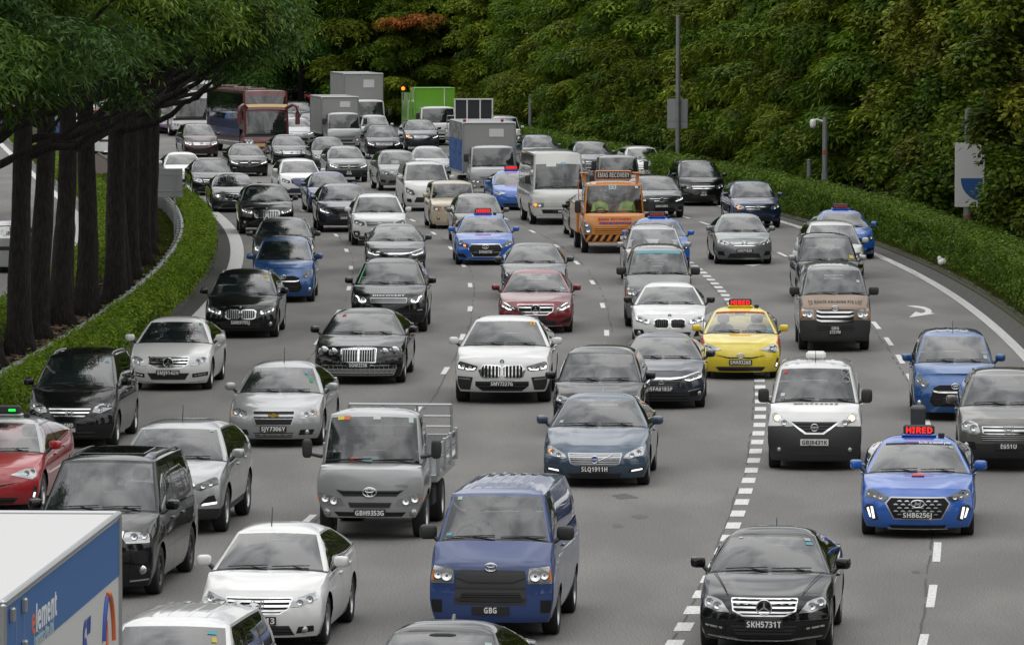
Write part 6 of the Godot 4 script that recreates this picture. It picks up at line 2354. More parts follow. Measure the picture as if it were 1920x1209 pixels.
	c = vehicle("coach", "maroon touring coach with horn mirrors and cream visor stripe", "bus", "van", bus, "p_maroon", [-13.95, -299.1, 13.0])
	lamps(c, [0.55, 0.62, 0.92, 0.62, 0.93, 0.82, 0.62, 0.80], "lamp_glass", [[0.70, 0.70, 0.08], [0.84, 0.71, 0.07]])
	piece(c, "cream_band", "p_cream", [-0.5, 0.62, 0.5, 0.62, 0.85, 0.46, -0.85, 0.46], 0.006)
	var vis := Geo.new()
	var vs := Geo.new()
	for k in 8:
		var u0 := -0.97 + k * 0.2425
		var u1 := u0 + 0.2425
		vis.quad(screen(c, u0, 0.555, 0.10), screen(c, u1, 0.555, 0.10), screen(c, u1, 0.62, 0.07), screen(c, u0, 0.62, 0.07), Vector3(0, 0.2, 1))
		vis.quad(screen(c, u0, 0.555, 0.10), screen(c, u1, 0.555, 0.10), screen(c, u1, 0.545, 0.0), screen(c, u0, 0.545, 0.0), Vector3(0, -1, 0.1))
		vs.quad(screen(c, u0, 0.62, 0.072), screen(c, u1, 0.62, 0.072), screen(c, u1, 0.69, 0.02), screen(c, u0, 0.69, 0.02), Vector3(0, 0.4, 0.9))
	var vo := part("visor", vis, M.p_maroon, c.root)
	part("visor_stripe", vs, M.p_cream, vo)
	for s in [-1.0, 1.0]:
		var hm := Geo.new()
		hm.tube([Vector3(s * 1.05, 2.45, 5.75), Vector3(s * 1.3, 2.62, 6.1), Vector3(s * 1.5, 2.5, 6.25), Vector3(s * 1.52, 2.1, 6.25), Vector3(s * 1.52, 1.6, 6.22)], [0.09, 0.09, 0.10, 0.13, 0.12], 8)
		part("horn_mirror", hm, M.p_maroon, c.root)
	wipers(c, [[-0.6, 0.1], [0.1, 0.75]])
	for s in [-1.0, 1.0]:
		var band := Geo.new()
		band.box(Vector3(s * 1.262, 0.95, -0.4), Vector3(0.02, 0.75, 10.4), Basis.IDENTITY, 0.005)
		part("side_graphic", band, M.p_wine, c.root)
	for k in 3:
		var vent := Geo.new()
		vent.box(Vector3(-0.2, 3.4, 4.0 - k * 4.0), Vector3(0.8, 0.09, 0.9), Basis.IDENTITY, 0.04)
		part("roof_hatch", vent, M.p_maroon, c.root)
	c = vehicle("bus", "white bus whose roof shows over the maroon coach", "bus", "van", bus, "p_pearl", [-16.76, -366.0, 10.6], false)
	face_plain(c, 0.05, "lamp_glass", "", 2)
	arm_mirrors(c, "black_plastic", 2.0, 0.5)
	c = vehicle("bus", "white bus with grey side seen through branches beside the coach", "bus", "van", bus, "p_white", [-19.3, -333.0, 9.6], false)
	face_plain(c, 0.05, "lamp_glass", "", 2)
	arm_mirrors(c, "black_plastic", 2.0, 0.5)
	c = vehicle("shuttle_van", "orange-fronted van at far left beyond the tree trunks", "van", "van", {"H": 2.3, "W": 1.9, "L": 5.2, "yc": 1.32}, "p_busorange", [-22.3, -356.0, 10.5], false)
	face_box_lamps(c, "", "plain")
	c = vehicle("sedan", "purple car at far left just past the last trunk", "car", "sedan", {}, "p_purple", [-20.9, -335.2, 9.6], false)
	face_plain(c, 0.0)


func fleet_far() -> void:
	var c: Dictionary
	var S := {"sedan": {}, "suv": {}, "mpv": {}}
	# kind, label, overrides, paint, at, lift, lamp, emblem, bars, drl
	var list := [
		["hatchback", "dark hatchback tucked behind the blue taxi with plate SH9807M", "car", "mpv", {"H": 1.6, "yh": 0.84, "yc": 1.02}, "p_bronze", [-1.18, -187.48, 3.5], 0.05, "lamp_glass", "frame_h", 2, false],
		["sedan", "silver-white sedan roof behind the white round-nosed van", "car", "sedan", {}, "p_silver", [-3.80, -255.46, 7.2], 0.0, "lamp_glass", "ovals", 2, false],
		["sedan", "black sedan half hidden by the orange recovery truck", "car", "sedan", {"W": 1.84}, "p_black", [2.74, -192.46, 3.8], 0.0, "lamp_dark", "", 2, true],
		["suv", "dark grey SUV roof between minibus and grey pickup cab", "suv", "suv", {}, "p_grey", [3.49, -256.19, 6.3], 0.15, "lamp_glass", "ovals", 2, false],
		["hatchback", "white hatchback against the far right hedge", "car", "mpv", {"H": 1.58, "yh": 0.84, "yc": 1.02}, "p_white", [5.63, -250.86, 6.3], 0.05, "lamp_dark", "ovals", 2, false],
		["suv", "grey compact SUV with star grille right of the recovery truck", "suv", "suv", {"L": 4.42, "W": 1.8, "H": 1.5, "yh": 0.84, "yc": 1.0}, "p_darkgrey", [5.28, -210.13, 5.2], 0.06, "lamp_dark", "star", 2, true],
		["minivan", "big black minivan with two-line plate in the hedge lane", "minivan", "mpv", {"L": 4.8, "W": 1.82, "H": 1.76, "yh": 0.94, "yc": 1.12}, "p_black", [7.18, -222.46, 6.0], 0.12, "lamp_dark", "wings", 2, false],
		["suv", "dark blue crossover with amber lamp glow by the hedge", "suv", "suv", {"L": 4.4, "W": 1.77, "H": 1.6, "yh": 0.88, "yc": 1.05}, "p_deepblue", [8.44, -200.82, 4.2], 0.1, "lamp_glass", "frame_h", 2, false],
		["sedan", "black sedan partly hidden by the grey sign board", "car", "sedan", {"H": 1.5}, "p_black", [-12.48, -234.27, 8.1], 0.0, "lamp_glass", "frame_h", 2, false],
		["sedan", "white sedan farthest left beside the last tree trunk", "car", "sedan", {}, "p_white", [-14.28, -245.11, 8.5], 0.0, "lamp_dark", "", 2, false],
		["minivan", "maroon minivan in front of the coach's dark side", "minivan", "mpv", {"L": 4.83, "W": 1.82, "H": 1.69}, "p_wine", [-16.18, -291.52, 9.4], 0.08, "lamp_glass", "frame_h", 3, true],
		["sedan", "black star-grille sedan left of the black executive sedan", "car", "sedan", {"W": 1.81}, "p_black", [-12.25, -260.30, 8.4], 0.02, "lamp_dark", "star", 1, true],
		["sedan", "black executive sedan with wide chrome grille below the coach", "car", "sedan", {"W": 1.82, "L": 4.83}, "p_black", [-11.01, -277.84, 8.1], 0.02, "lamp_glass", "ovals", 3, false],
		["sedan", "dark grey sedan behind the grey crossover, hidden to its screen", "car", "sedan", {"H": 1.55}, "p_darkgrey", [-8.77, -269.12, 7.8], 0.02, "lamp_glass", "", 2, false],
		["crossover", "grey crossover with winged nose and dark two-line plate", "suv", "suv", {"L": 4.36, "W": 1.8, "H": 1.57, "yh": 0.9, "yc": 1.05, "two_tone": 0.52}, "p_midgrey", [-7.45, -251.54, 7.7], 0.1, "lamp_glass", "ovals", 1, true],
		["suv", "silver-grey SUV left of the white round-nosed van", "suv", "suv", {"L": 4.72, "W": 1.84}, "p_midgrey", [-4.94, -240.16, 7.4], 0.15, "lamp_dark", "", 2, false],
		["suv", "black SUV with bright bracket lamps under the small box lorry", "suv", "suv", {"L": 4.6, "W": 1.8, "H": 1.7}, "p_black", [-6.68, -287.70, 7.1], 0.16, "lamp_dark", "stars", 2, true],
		["suv", "dark SUV with one amber lamp under the green lorry", "suv", "suv", {"L": 4.66, "W": 1.89, "H": 1.65}, "p_navy", [-4.97, -301.94, 6.3], 0.15, "lamp_dark", "rings", 3, true],
		["hatchback", "white hatchback with blue V-shaped nose trim", "car", "mpv", {"L": 4.48, "W": 1.79, "H": 1.55, "yh": 0.86, "yc": 1.02}, "p_white", [-8.77, -231.43, 7.7], 0.06, "lamp_dark", "ring_bar", 0, false],
		["sedan", "royal blue sedan behind the navy SUV", "car", "sedan", {"L": 4.6, "W": 1.75, "H": 1.5}, "p_royal", [-7.00, -215.01, 6.3], 0.02, "lamp_dark", "frame_h", 2, false],
		["sedan", "light grey car with dark roof below the tall box lorry", "car", "mpv", {"H": 1.7}, "p_silver", [-7.58, -310.81, 6.4], 0.08, "lamp_glass", "", 2, false],
		["suv", "blue SUV against the hedge right of the tarpaulin lorry", "suv", "suv", {"W": 1.8}, "p_steelblue", [1.18, -268.28, 6.3], 0.15, "lamp_glass", "", 2, false],
		["sedan", "light grey SUV just right of the coach mirror", "car", "suv", {}, "p_midgrey", [-12.91, -341.67, 7.7], 0.15, "lamp_glass", "", 2, false],
		["sedan", "dark car with pale door between coach and small box lorry", "car", "sedan", {}, "p_darkgrey", [-11.46, -324.89, 6.7], 0.0, "lamp_glass", "", 2, false],
		["sedan", "silver sedan right of the coach screen with lit lamp", "car", "sedan", {}, "p_silver", [-12.01, -314.75, 7.3], 0.0, "lamp_glass", "", 2, true],
	]
	for q in list:
		c = vehicle(q[0], q[1], q[2], q[3], q[4], q[5], q[6], false)
		face_plain(c, q[7], q[8], q[9], q[10], "chrome", q[11])
		mirrors(c)
		if q[1].begins_with("big black minivan"):
			plate(c, "SLS", 0.5, false, 0, 0.03, "8863R")
		if q[1].begins_with("grey compact SUV"):
			plate(c, "SMK1395S", 0.45)
		if q[1].begins_with("grey crossover"):
			plate(c, "SLS", 0.45, false, 0, 0.03, "7078X")
		if q[1].begins_with("dark SUV with one amber"):
			disc(c, "indicator_light", "amber_on", -0.72, 0.80, 0.07, 0.03)
		if q[1].begins_with("dark blue crossover"):
			disc(c, "indicator_light", "amber_on", -0.66, 0.72, 0.05, 0.03)
		if q[1].begins_with("white hatchback with blue"):
			piece(c, "nose_trim", "p_deepblue", [-0.5, 0.78, -0.36, 0.82, 0.36, 0.82, 0.5, 0.78, 0.3, 0.55, 0.12, 0.46, -0.12, 0.46, -0.3, 0.55], 0.02)
			piece(c, "lower_trim", "p_deepblue", [-0.9, 0.36, 0.9, 0.36, 0.9, 0.22, -0.9, 0.22], 0.012)
	# white round-nosed van
	c = vehicle("compact_van", "white tall round-nosed van beside the cream boxy car", "van", "van", {"L": 4.4, "W": 1.83, "H": 1.85, "oh": 0.9, "wb": 2.75, "yb": 0.25, "yfb": 0.2, "yh": 0.98, "yc": 1.18, "zc": 0.85, "zt": 1.45, "zrr": 4.2, "zrb": 4.36, "wt": 0.76, "bow": 0.28, "F": [[0.1, 0.08], [0.3, 0.0], [0.5, 0.0], [0.8, 0.06], [1.0, 0.2]]}, "p_pearl", [-3.38, -216.56, 6.2])
	lamps(c, [0.55, 0.66, 0.66, 0.62, 0.90, 0.74, 0.92, 0.92, 0.84, 0.92, 0.62, 0.80], "lamp_dark", [[0.74, 0.74, 0.05], [0.84, 0.80, 0.045]])
	grille(c, [-0.5, 0.56, 0.5, 0.56, 0.6, 0.36, -0.6, 0.36], 3, 0, "black_plastic")
	both(c, "air_intake", "void_black", [0.68, 0.36, 0.88, 0.38, 0.88, 0.50, 0.72, 0.50])
	mirrors(c)
	# cream boxy car
	c = vehicle("boxy_hatchback", "cream boxy car with flat screen and round-cornered lamps", "car", "van", {"L": 3.9, "W": 1.695, "H": 1.65, "oh": 0.75, "wb": 2.53, "wr": 0.31, "yb": 0.2, "yfb": 0.18, "yh": 0.9, "yc": 1.08, "zc": 0.85, "zt": 1.15, "zrr": 3.7, "zrb": 3.86, "yd": 1.08, "wt": 0.80, "bow": 0.12, "sw": [[0.04, 0.42], [0.47, 0.85]], "F": [[0.1, 0.08], [0.25, 0.0], [0.6, 0.0], [0.85, 0.04], [0.92, 0.1]]}, "p_beige", [-2.16, -199.74, 4.7])
	lamps(c, [0.48, 0.66, 0.84, 0.66, 0.88, 0.72, 0.84, 0.80, 0.48, 0.80], "lamp_glass", [[0.60, 0.73, 0.055, "amber"], [0.74, 0.73, 0.055]])
	grille(c, [-0.44, 0.80, 0.44, 0.80, 0.44, 0.66, -0.44, 0.66], 3, 0, "satin", "void_black", "", 0.008)
	grille(c, [-0.3, 0.38, 0.3, 0.38, 0.3, 0.26, -0.3, 0.26], 3, 0, "p_beige", "void_black", "", 0.01)
	fog(c, 0.66, 0.40, 0.045, "black_plastic")
	mirrors(c)
	# blue hybrid taxi by the minibus
	c = vehicle("taxi", "light blue hybrid taxi half hidden by the white minibus", "car", "sedan", {"L": 4.54, "W": 1.76, "H": 1.47, "zc": 1.05, "zt": 1.95, "zrb": 4.3, "bow": 0.36}, "p_taxiblue", [-0.04, -217.69, 6.1], false)
	face_prius(c, "")
	mirrors(c)
	taxi_sign(c, "HIRED")
	# far taxi
	c = vehicle("taxi", "far blue taxi with lit red sign left of the tall box lorry", "car", "sedan", {}, "p_taxiblue", [-12.82, -361.44, 10.5], false)
	face_taxi_hex(c, "")
	mirrors(c)
	taxi_sign(c, "HIRED")
	# vans and pickups in the distance
	c = vehicle("pickup_van", "grey lorry cab with barred rear window behind the recovery sign", "lorry", "cab", {"L": 1.75, "W": 1.75, "H": 2.0, "zf": 2.35, "arch": [0.9], "oh": 0.9, "zt": 0.55, "wt": 0.82}, "p_midgrey", [3.92, -221.72, 6.2], false)
	face_truck(c, "", "", 2)
	arm_mirrors(c)
	chassis(c, 4.5, 1.7, 0.58)
	rear_axle(c.root, 2.35, 3.3, 1.75, 0.34)
	open_deck(c, 0.55, -2.35, 1.7, 0.8, 0.4, "p_midgrey", 0.9)
	c = vehicle("delivery_van", "white van just showing over the tarpaulin lorry roof", "van", "van", {"yc": 1.32}, "p_pearl", [-0.53, -297.04, 6.3], false)
	face_box_lamps(c, "", "plain")
	mirrors(c)
	c = vehicle("delivery_van", "white van behind the coach's right shoulder", "van", "van", {"yc": 1.32, "H": 2.1, "W": 1.85}, "p_white", [-14.15, -360.20, 10.3], false)
	face_box_lamps(c, "", "plain")
	mirrors(c, "black_plastic")


func fleet_other_side() -> void:
	# the far carriageway, driving away
	var c: Dictionary
	var list := [
		["sedan", "silver sedan driving away at the left edge, red tail lamps showing", "p_silver", Vector2(-15.00, -166.80), "sedan"],
		["sedan", "white car beyond the trunks at the upper left", "p_white", Vector2(-32.20, -366.23), "sedan"],
		["sedan", "violet-blue car between the two leftmost trunks", "p_royal", Vector2(-29.41, -333.83), "sedan"],
		["suv", "white SUV beyond the trunks left of the bus", "p_white", Vector2(-26.47, -346.99), "suv"],
		["sedan", "pale silver car glimpsed low between trunks", "p_silver", Vector2(-23.65, -308.37), "sedan"],
		["hatchback", "blue car glimpsed between trunks near the hedge", "p_blue", Vector2(-25.92, -321.46), "mpv"],
		["sedan", "white car glimpsed between middle trunks", "p_white", Vector2(-21.35, -293.79), "sedan"],
	]
	for q in list:
		c = vehicle(q[0], q[1], "suv" if q[0] == "suv" else "car", q[4], {}, q[2], [q[3].x, q[3].y - 2.2, 180.0 + rad_to_deg(heading(-q[3].y))], false, "cars on the other carriageway")
		mirrors(c)
		var P: Dictionary = c.P
		for s in [-1.0, 1.0]:
			var g := Geo.new()
			g.blob(Vector3(s * (P.W * 0.5 - 0.2), P.yd - 0.2, P.zf - P.L + 0.05), Vector3(0.36, 0.17, 0.14), 0.5)
			part("tail_light", g, M.tail_red, c.root)
		var pl := Geo.new()
		pl.box(Vector3(0, P.yd - 0.3, P.zf - P.L + 0.01), Vector3(0.5, 0.115, 0.02))
		part("number_plate", pl, M.plate_black, c.root)


# ---------------------------------------------------------------- road and verges
func ribbon(xa: float, xb: float, h: float, Z0: float, Z1: float, step := 3.0, across := 1, drop := 0.0) -> Geo:
	var g := Geo.new()
	var n := maxi(1, ceili((Z1 - Z0) / step))
	var prev := []
	for k in n + 1:
		var Z := lerpf(Z0, Z1, float(k) / n)
		var row := []
		for j in across + 1:
			var x0 := lerpf(xa, xb, float(j) / across)
			row.append(g.put(on_road(x0, Z, h), Vector3.UP))
		if k:
			for j in across:
				g.tri_i(prev[j], prev[j + 1], row[j + 1])
				g.tri_i(prev[j], row[j + 1], row[j])
		prev = row
	return g


# a bar with a section [x, y] pairs (open outline) swept along the road
func sweep(section: Array, Z0: float, Z1: float, step := 2.0) -> Geo:
	var g := Geo.new()
	var n := ceili((Z1 - Z0) / step)
	for k in n:
		var a := lerpf(Z0, Z1, float(k) / n)
		var b := lerpf(Z0, Z1, float(k + 1) / n)
		for j in section.size() - 1:
			var p: Array = section[j]
			var q: Array = section[j + 1]
			var e := Vector2(q[0] - p[0], q[1] - p[1]).normalized()
			g.quad(on_road(p[0], a, p[1]), on_road(q[0], a, q[1]), on_road(q[0], b, q[1]), on_road(p[0], b, p[1]), Vector3(-e.y, e.x, 0))
	return g


func roads() -> void:
	# wide ground under everything
	var g := Geo.new()
	var zs := [900.0, 60.0, -20.0, -60.0, -100.0, -140.0, -170.0, -200.0, -230.0, -260.0, -290.0, -330.0, -500.0, -2500.0]
	for k in zs.size() - 1:
		g.quad(Vector3(-1500, gy(zs[k]) - 0.16, zs[k]), Vector3(1500, gy(zs[k]) - 0.16, zs[k]), Vector3(1500, gy(zs[k + 1]) - 0.16, zs[k + 1]), Vector3(-1500, gy(zs[k + 1]) - 0.16, zs[k + 1]), Vector3.UP)
	structure("ground", g, M.soil)
	structure("road", ribbon(-8.62, 12.75, 0.0, -300.0, 520.0, 4.0, 6), M.asphalt)
	structure("road", ribbon(-27.5, -12.7, 0.0, -300.0, 520.0, 4.0, 4), M.asphalt)
	structure("gutter", ribbon(12.2, 12.98, 0.008, 40.0, 420.0, 3.0), M.gutter)
	structure("gutter", ribbon(-8.66, -8.22, 0.008, 40.0, 420.0, 3.0), M.gutter)
	structure("verge", ribbon(12.8, 19.0, 0.03, 40.0, 420.0, 3.0, 3), M.verge)
	structure("kerb", sweep([[12.96, 0.0], [12.97, 0.07], [13.12, 0.07], [13.13, 0.0]], 60.0, 330.0, 3.0), M.gutter)
	structure("median", ribbon(-12.6, -8.7, 0.05, 40.0, 420.0, 3.0, 4), M.soil)
	structure("kerb", sweep([[-8.82, 0.0], [-8.80, 0.12], [-8.66, 0.12], [-8.64, 0.0]], 60.0, 330.0, 3.0), M.gutter)
	structure("kerb", sweep([[-12.74, 0.0], [-12.72, 0.12], [-12.58, 0.12], [-12.56, 0.0]], 60.0, 400.0, 3.0), M.concrete)
	# painted edge lines
	structure("edge_line", ribbon(-8.2, -7.78, 0.014, 40.0, 330.0, 2.5), M.road_paint)
	structure("edge_line", ribbon(11.92, 12.18, 0.014, 40.0, 330.0, 2.5), M.road_paint)
	structure("edge_line", ribbon(-13.35, -13.05, 0.006, 40.0, 400.0, 2.5), M.road_paint)
	var rum := Geo.new()
	var Zr := 100.0
	while Zr < 215.0:
		var p := on_road(12.05, Zr, 0.02)
		rum.box(p, Vector3(0.24, 0.012, 0.07), Basis(Vector3.UP, heading(Zr)), 0.004)
		Zr += 0.3
	var ro := part("rumble_rib", rum, M.road_paint, self)
	ro.set_meta("kind", "structure")
	# lane dashes
	var dash := func(x0: float, Z: float, length: float, w: float) -> void:
		structure("lane_dash", ribbon(x0 - w * 0.5, x0 + w * 0.5, 0.006, Z - length * 0.5, Z + length * 0.5, 1.2), M.road_paint)
	for q in [[-4.5, 147.1], [-1.1, 148.7], [2.4, 150.2]]:
		for k in range(-7, 14):
			var Z: float = q[1] + 11.4 * k
			if Z > 70.0 and Z < 300.0:
				dash.call(q[0] - (0.25 if Z > 175 else 0.0) * 0.0, Z, 2.2, 0.12)
	for k in range(-11, 15):
		dash.call(9.15, 141.8 + 6.1 * k, 2.9, 0.12)
	for k in 50:
		dash.call(5.85, 75.0 + 2.0 * k, 1.0, 0.23)
	for k in range(0, 12):
		dash.call(5.85, 182.0 + 11.4 * k, 2.2, 0.12)
	# worn joints between the paving strips
	for x0 in [-4.42, -1.0, 2.5, 5.75, 9.05]:
		var sm := Geo.new()
		var Z := 66.0
		var off := 0.0
		rng.seed = int(x0 * 100.0) + 900
		var prev := on_road(x0, Z, 0.005)
		while Z < 230.0:
			Z += rng.randf_range(0.5, 1.2)
			off = clampf(off + rng.randf_range(-0.025, 0.025), -0.06, 0.06)
			var p := on_road(x0 + off, Z, 0.005)
			if rng.randf() < 0.7:
				var w := rng.randf_range(0.008, 0.02)
				sm.quad(prev - Vector3(w, 0, 0), prev + Vector3(w, 0, 0), p + Vector3(w, 0, 0), p - Vector3(w, 0, 0), Vector3.UP)
			prev = p
		structure("paving_joint", sm, M.seam)
	# oil drips
	for q in [[1.7, -91.0, 0.3], [2.1, -92.5, 0.4], [-1.5, -94.0, 0.35], [-0.9, -95.5, 0.3], [6.0, -84.0, 0.2], [-2.6, -112.0, 0.25], [1.9, -96.0, 0.5]]:
		var st := Geo.new()
		var nzo := FastNoiseLite.new()
		nzo.seed = int(q[1])
		var ctr := st.put(Vector3(q[0], 0.0035, q[1]), Vector3.UP)
		var rim := []
		for k in 22:
			var a := TAU * k / 22.0
			var rr: float = q[2] * (0.35 + 0.9 * absf(nzo.get_noise_2d(cos(a) * 90.0, sin(a) * 90.0)))
			rim.append(st.put(Vector3(q[0] + cos(a) * rr * 0.6, 0.0035, q[1] + sin(a) * rr * 1.8), Vector3.UP))
		for k in 22:
			st.tri_i(ctr, rim[k], rim[(k + 1) % 22])
		structure("oil_stain", st, M.oil)
	# arrows for the turning lane
	for q in [[[10.45, -150.09], [10.67, -150.09], [10.87, -149.61], [10.95, -148.59], [10.93, -147.59], [10.86, -146.98], [10.93, -146.6], [10.15, -144.96], [10.49, -147.43], [10.59, -146.75], [10.74, -147.28], [10.79, -148.2], [10.72, -148.91], [10.54, -149.53]]]:
		var a := Geo.new()
		var poly := PackedVector2Array()
		for p in q:
			poly.append(Vector2(p[0], -p[1]))
		var tr := Geometry2D.triangulate_polygon(poly)
		for k in range(0, tr.size(), 3):
			var v3 := []
			for m in 3:
				var pp := poly[tr[k + m]]
				v3.append(Vector3(pp.x, gy(-pp.y) + 0.006, -pp.y))
			a.tri(v3[0], v3[1], v3[2], Vector3.UP)
		structure("lane_arrow", a, M.road_paint)
	var tri := Geo.new()
	tri.tri(Vector3(7.0, gy(-171.6), -171.6), Vector3(7.85, gy(-172.6), -172.6), Vector3(7.25, gy(-170.9), -170.9), Vector3.UP)
	for k in tri.v.size():
		tri.v[k].y += 0.006
	structure("lane_arrow", tri, M.road_paint)


# ---------------------------------------------------------------- plants
func leaf_spray(seed_: int, n: int, spread_: Vector3, length: float, width: float, droop: float) -> ArrayMesh:
	var r := RandomNumberGenerator.new()
	r.seed = seed_
	var g := Geo.new()
	for k in n:
		var p := Vector3(r.randfn(0, 0.45), r.randfn(0, 0.4), r.randfn(0, 0.45)) * spread_
		var a := r.randf() * TAU
		var out := (Vector3(cos(a), r.randf_range(-0.5, 0.5) - droop, sin(a)) + p.normalized() * 0.5).normalized()
		var sd := out.cross(Vector3.UP).normalized()
		var up := sd.cross(out).normalized()
		sd = (sd + up * r.randf_range(-0.6, 0.6)).normalized()
		up = sd.cross(out).normalized()
		if up.y < 0:
			up = -up
		var l := length * r.randf_range(0.7, 1.25)
		var w := width * r.randf_range(0.75, 1.2)
		var i0 := g.put(p, up)
		var i1 := g.put(p + out * l * 0.45 + sd * w * 0.5 - up * l * 0.03, (up + sd * 0.3).normalized())
		var i2 := g.put(p + out * l - up * l * 0.18, up)
		var i3 := g.put(p + out * l * 0.45 - sd * w * 0.5 - up * l * 0.03, (up - sd * 0.3).normalized())
		g.tri_i(i0, i1, i2)
		g.tri_i(i0, i2, i3)
	return g.mesh()


# lobes: [centre, radii]; sprays of leaves laid through the outer part of each lobe
func crown_of(lobes: Array, density: float, spray: Mesh, pal: Array, seed_: int, size := [0.8, 1.3], flat := 1.0) -> MultiMesh:
	var r := RandomNumberGenerator.new()
	r.seed = seed_
	var ts := []
	var cs := []
	for li in lobes.size():
		var c: Vector3 = lobes[li][0]
		var rad: Vector3 = lobes[li][1]
		var area := 4.0 * PI * pow((pow(rad.x * rad.y, 1.6) + pow(rad.x * rad.z, 1.6) + pow(rad.y * rad.z, 1.6)) / 3.0, 1.0 / 1.6)
		var base: Color = pal[r.randi() % pal.size()] * r.randf_range(0.7, 1.4)
		for k in int(area * density):
			var d := Vector3(r.randfn(), r.randfn(), r.randfn()).normalized()
			if d.y < -0.35 and r.randf() < 0.6:
				d.y = -d.y
			var q := pow(r.randf(), 0.45)
			var p := c + d * rad * (0.55 + 0.5 * q)
			var up := (d * 0.55 + Vector3.UP * 0.75).normalized()
			var x := up.cross(Vector3(cos(k * 2.4), 0.1, sin(k * 2.4))).normalized()
			var b := Basis(x, up, x.cross(up))
			var s := r.randf_range(size[0], size[1])
			b = b * Basis.from_scale(Vector3(s, s * flat, s))
			ts.append(Transform3D(b, p))
			var col: Color = base.lerp(pal[r.randi() % pal.size()], r.randf() * 0.6) * r.randf_range(0.5, 1.6)
			col.a = 1.0
			cs.append(col)
	return scatter(ts, cs, spray)


func scatter(ts: Array, cs: Array, me: Mesh) -> MultiMesh:
	var mm := MultiMesh.new()
	mm.transform_format = MultiMesh.TRANSFORM_3D
	mm.use_colors = true
	mm.mesh = me
	mm.instance_count = ts.size()
	for k in ts.size():
		mm.set_instance_transform(k, ts[k])
		mm.set_instance_color(k, cs[k])
	return mm


func leaves(called: String, mm: MultiMesh, parent: Node, m := "leaf") -> MultiMeshInstance3D:
	var o := MultiMeshInstance3D.new()
	o.name = called if parent != self else numbered(called)
	o.multimesh = mm
	o.material_override = M[m]
	parent.add_child(o, true)
	o.set_meta("kind", "stuff")
	return o


func limb(g: Geo, a: Vector3, b: Vector3, r0: float, r1: float, sag: float, r: RandomNumberGenerator, n := 7) -> void:
	var pts := []
	var rad := []
	for k in n:
		var t := k / (n - 1.0)
		var p := a.lerp(b, t) + Vector3(0, -sag * 4.0 * t * (1.0 - t), 0)
		if k > 0 and k < n - 1:
			p += Vector3(r.randf_range(-1, 1), r.randf_range(-1, 1), r.randf_range(-1, 1)) * a.distance_to(b) * 0.025
		pts.append(p)
		rad.append(lerpf(r0, r1, t))
	g.tube(pts, rad, 7)


var SPRAY := {}
var TREES := []


func make_sprays() -> void:
	SPRAY.feather = leaf_spray(5, 18, Vector3(0.42, 0.14, 0.42), 0.24, 0.075, 0.1)
	SPRAY.broad = leaf_spray(6, 16, Vector3(0.32, 0.26, 0.32), 0.2, 0.11, 0.0)
	SPRAY.long = leaf_spray(7, 20, Vector3(0.36, 0.22, 0.36), 0.2, 0.062, 0.35)
	SPRAY.hedge = leaf_spray(8, 18, Vector3(0.17, 0.14, 0.17), 0.085, 0.05, -0.2)
	SPRAY.frond = leaf_spray(9, 16, Vector3(0.1, 0.1, 0.1), 0.5, 0.05, 0.1)


const GREEN_A := [Color(0.100, 0.163, 0.017), Color(0.137, 0.200, 0.021), Color(0.069, 0.126, 0.017), Color(0.158, 0.189, 0.021)]
const GREEN_B := [Color(0.089, 0.142, 0.016), Color(0.126, 0.174, 0.019), Color(0.063, 0.116, 0.015), Color(0.168, 0.174, 0.023)]
const GREEN_C := [Color(0.054, 0.126, 0.029), Color(0.066, 0.144, 0.026), Color(0.042, 0.102, 0.024)]
const GREEN_L := [Color(0.041, 0.086, 0.022), Color(0.060, 0.108, 0.019), Color(0.033, 0.074, 0.022), Color(0.097, 0.141, 0.019)]


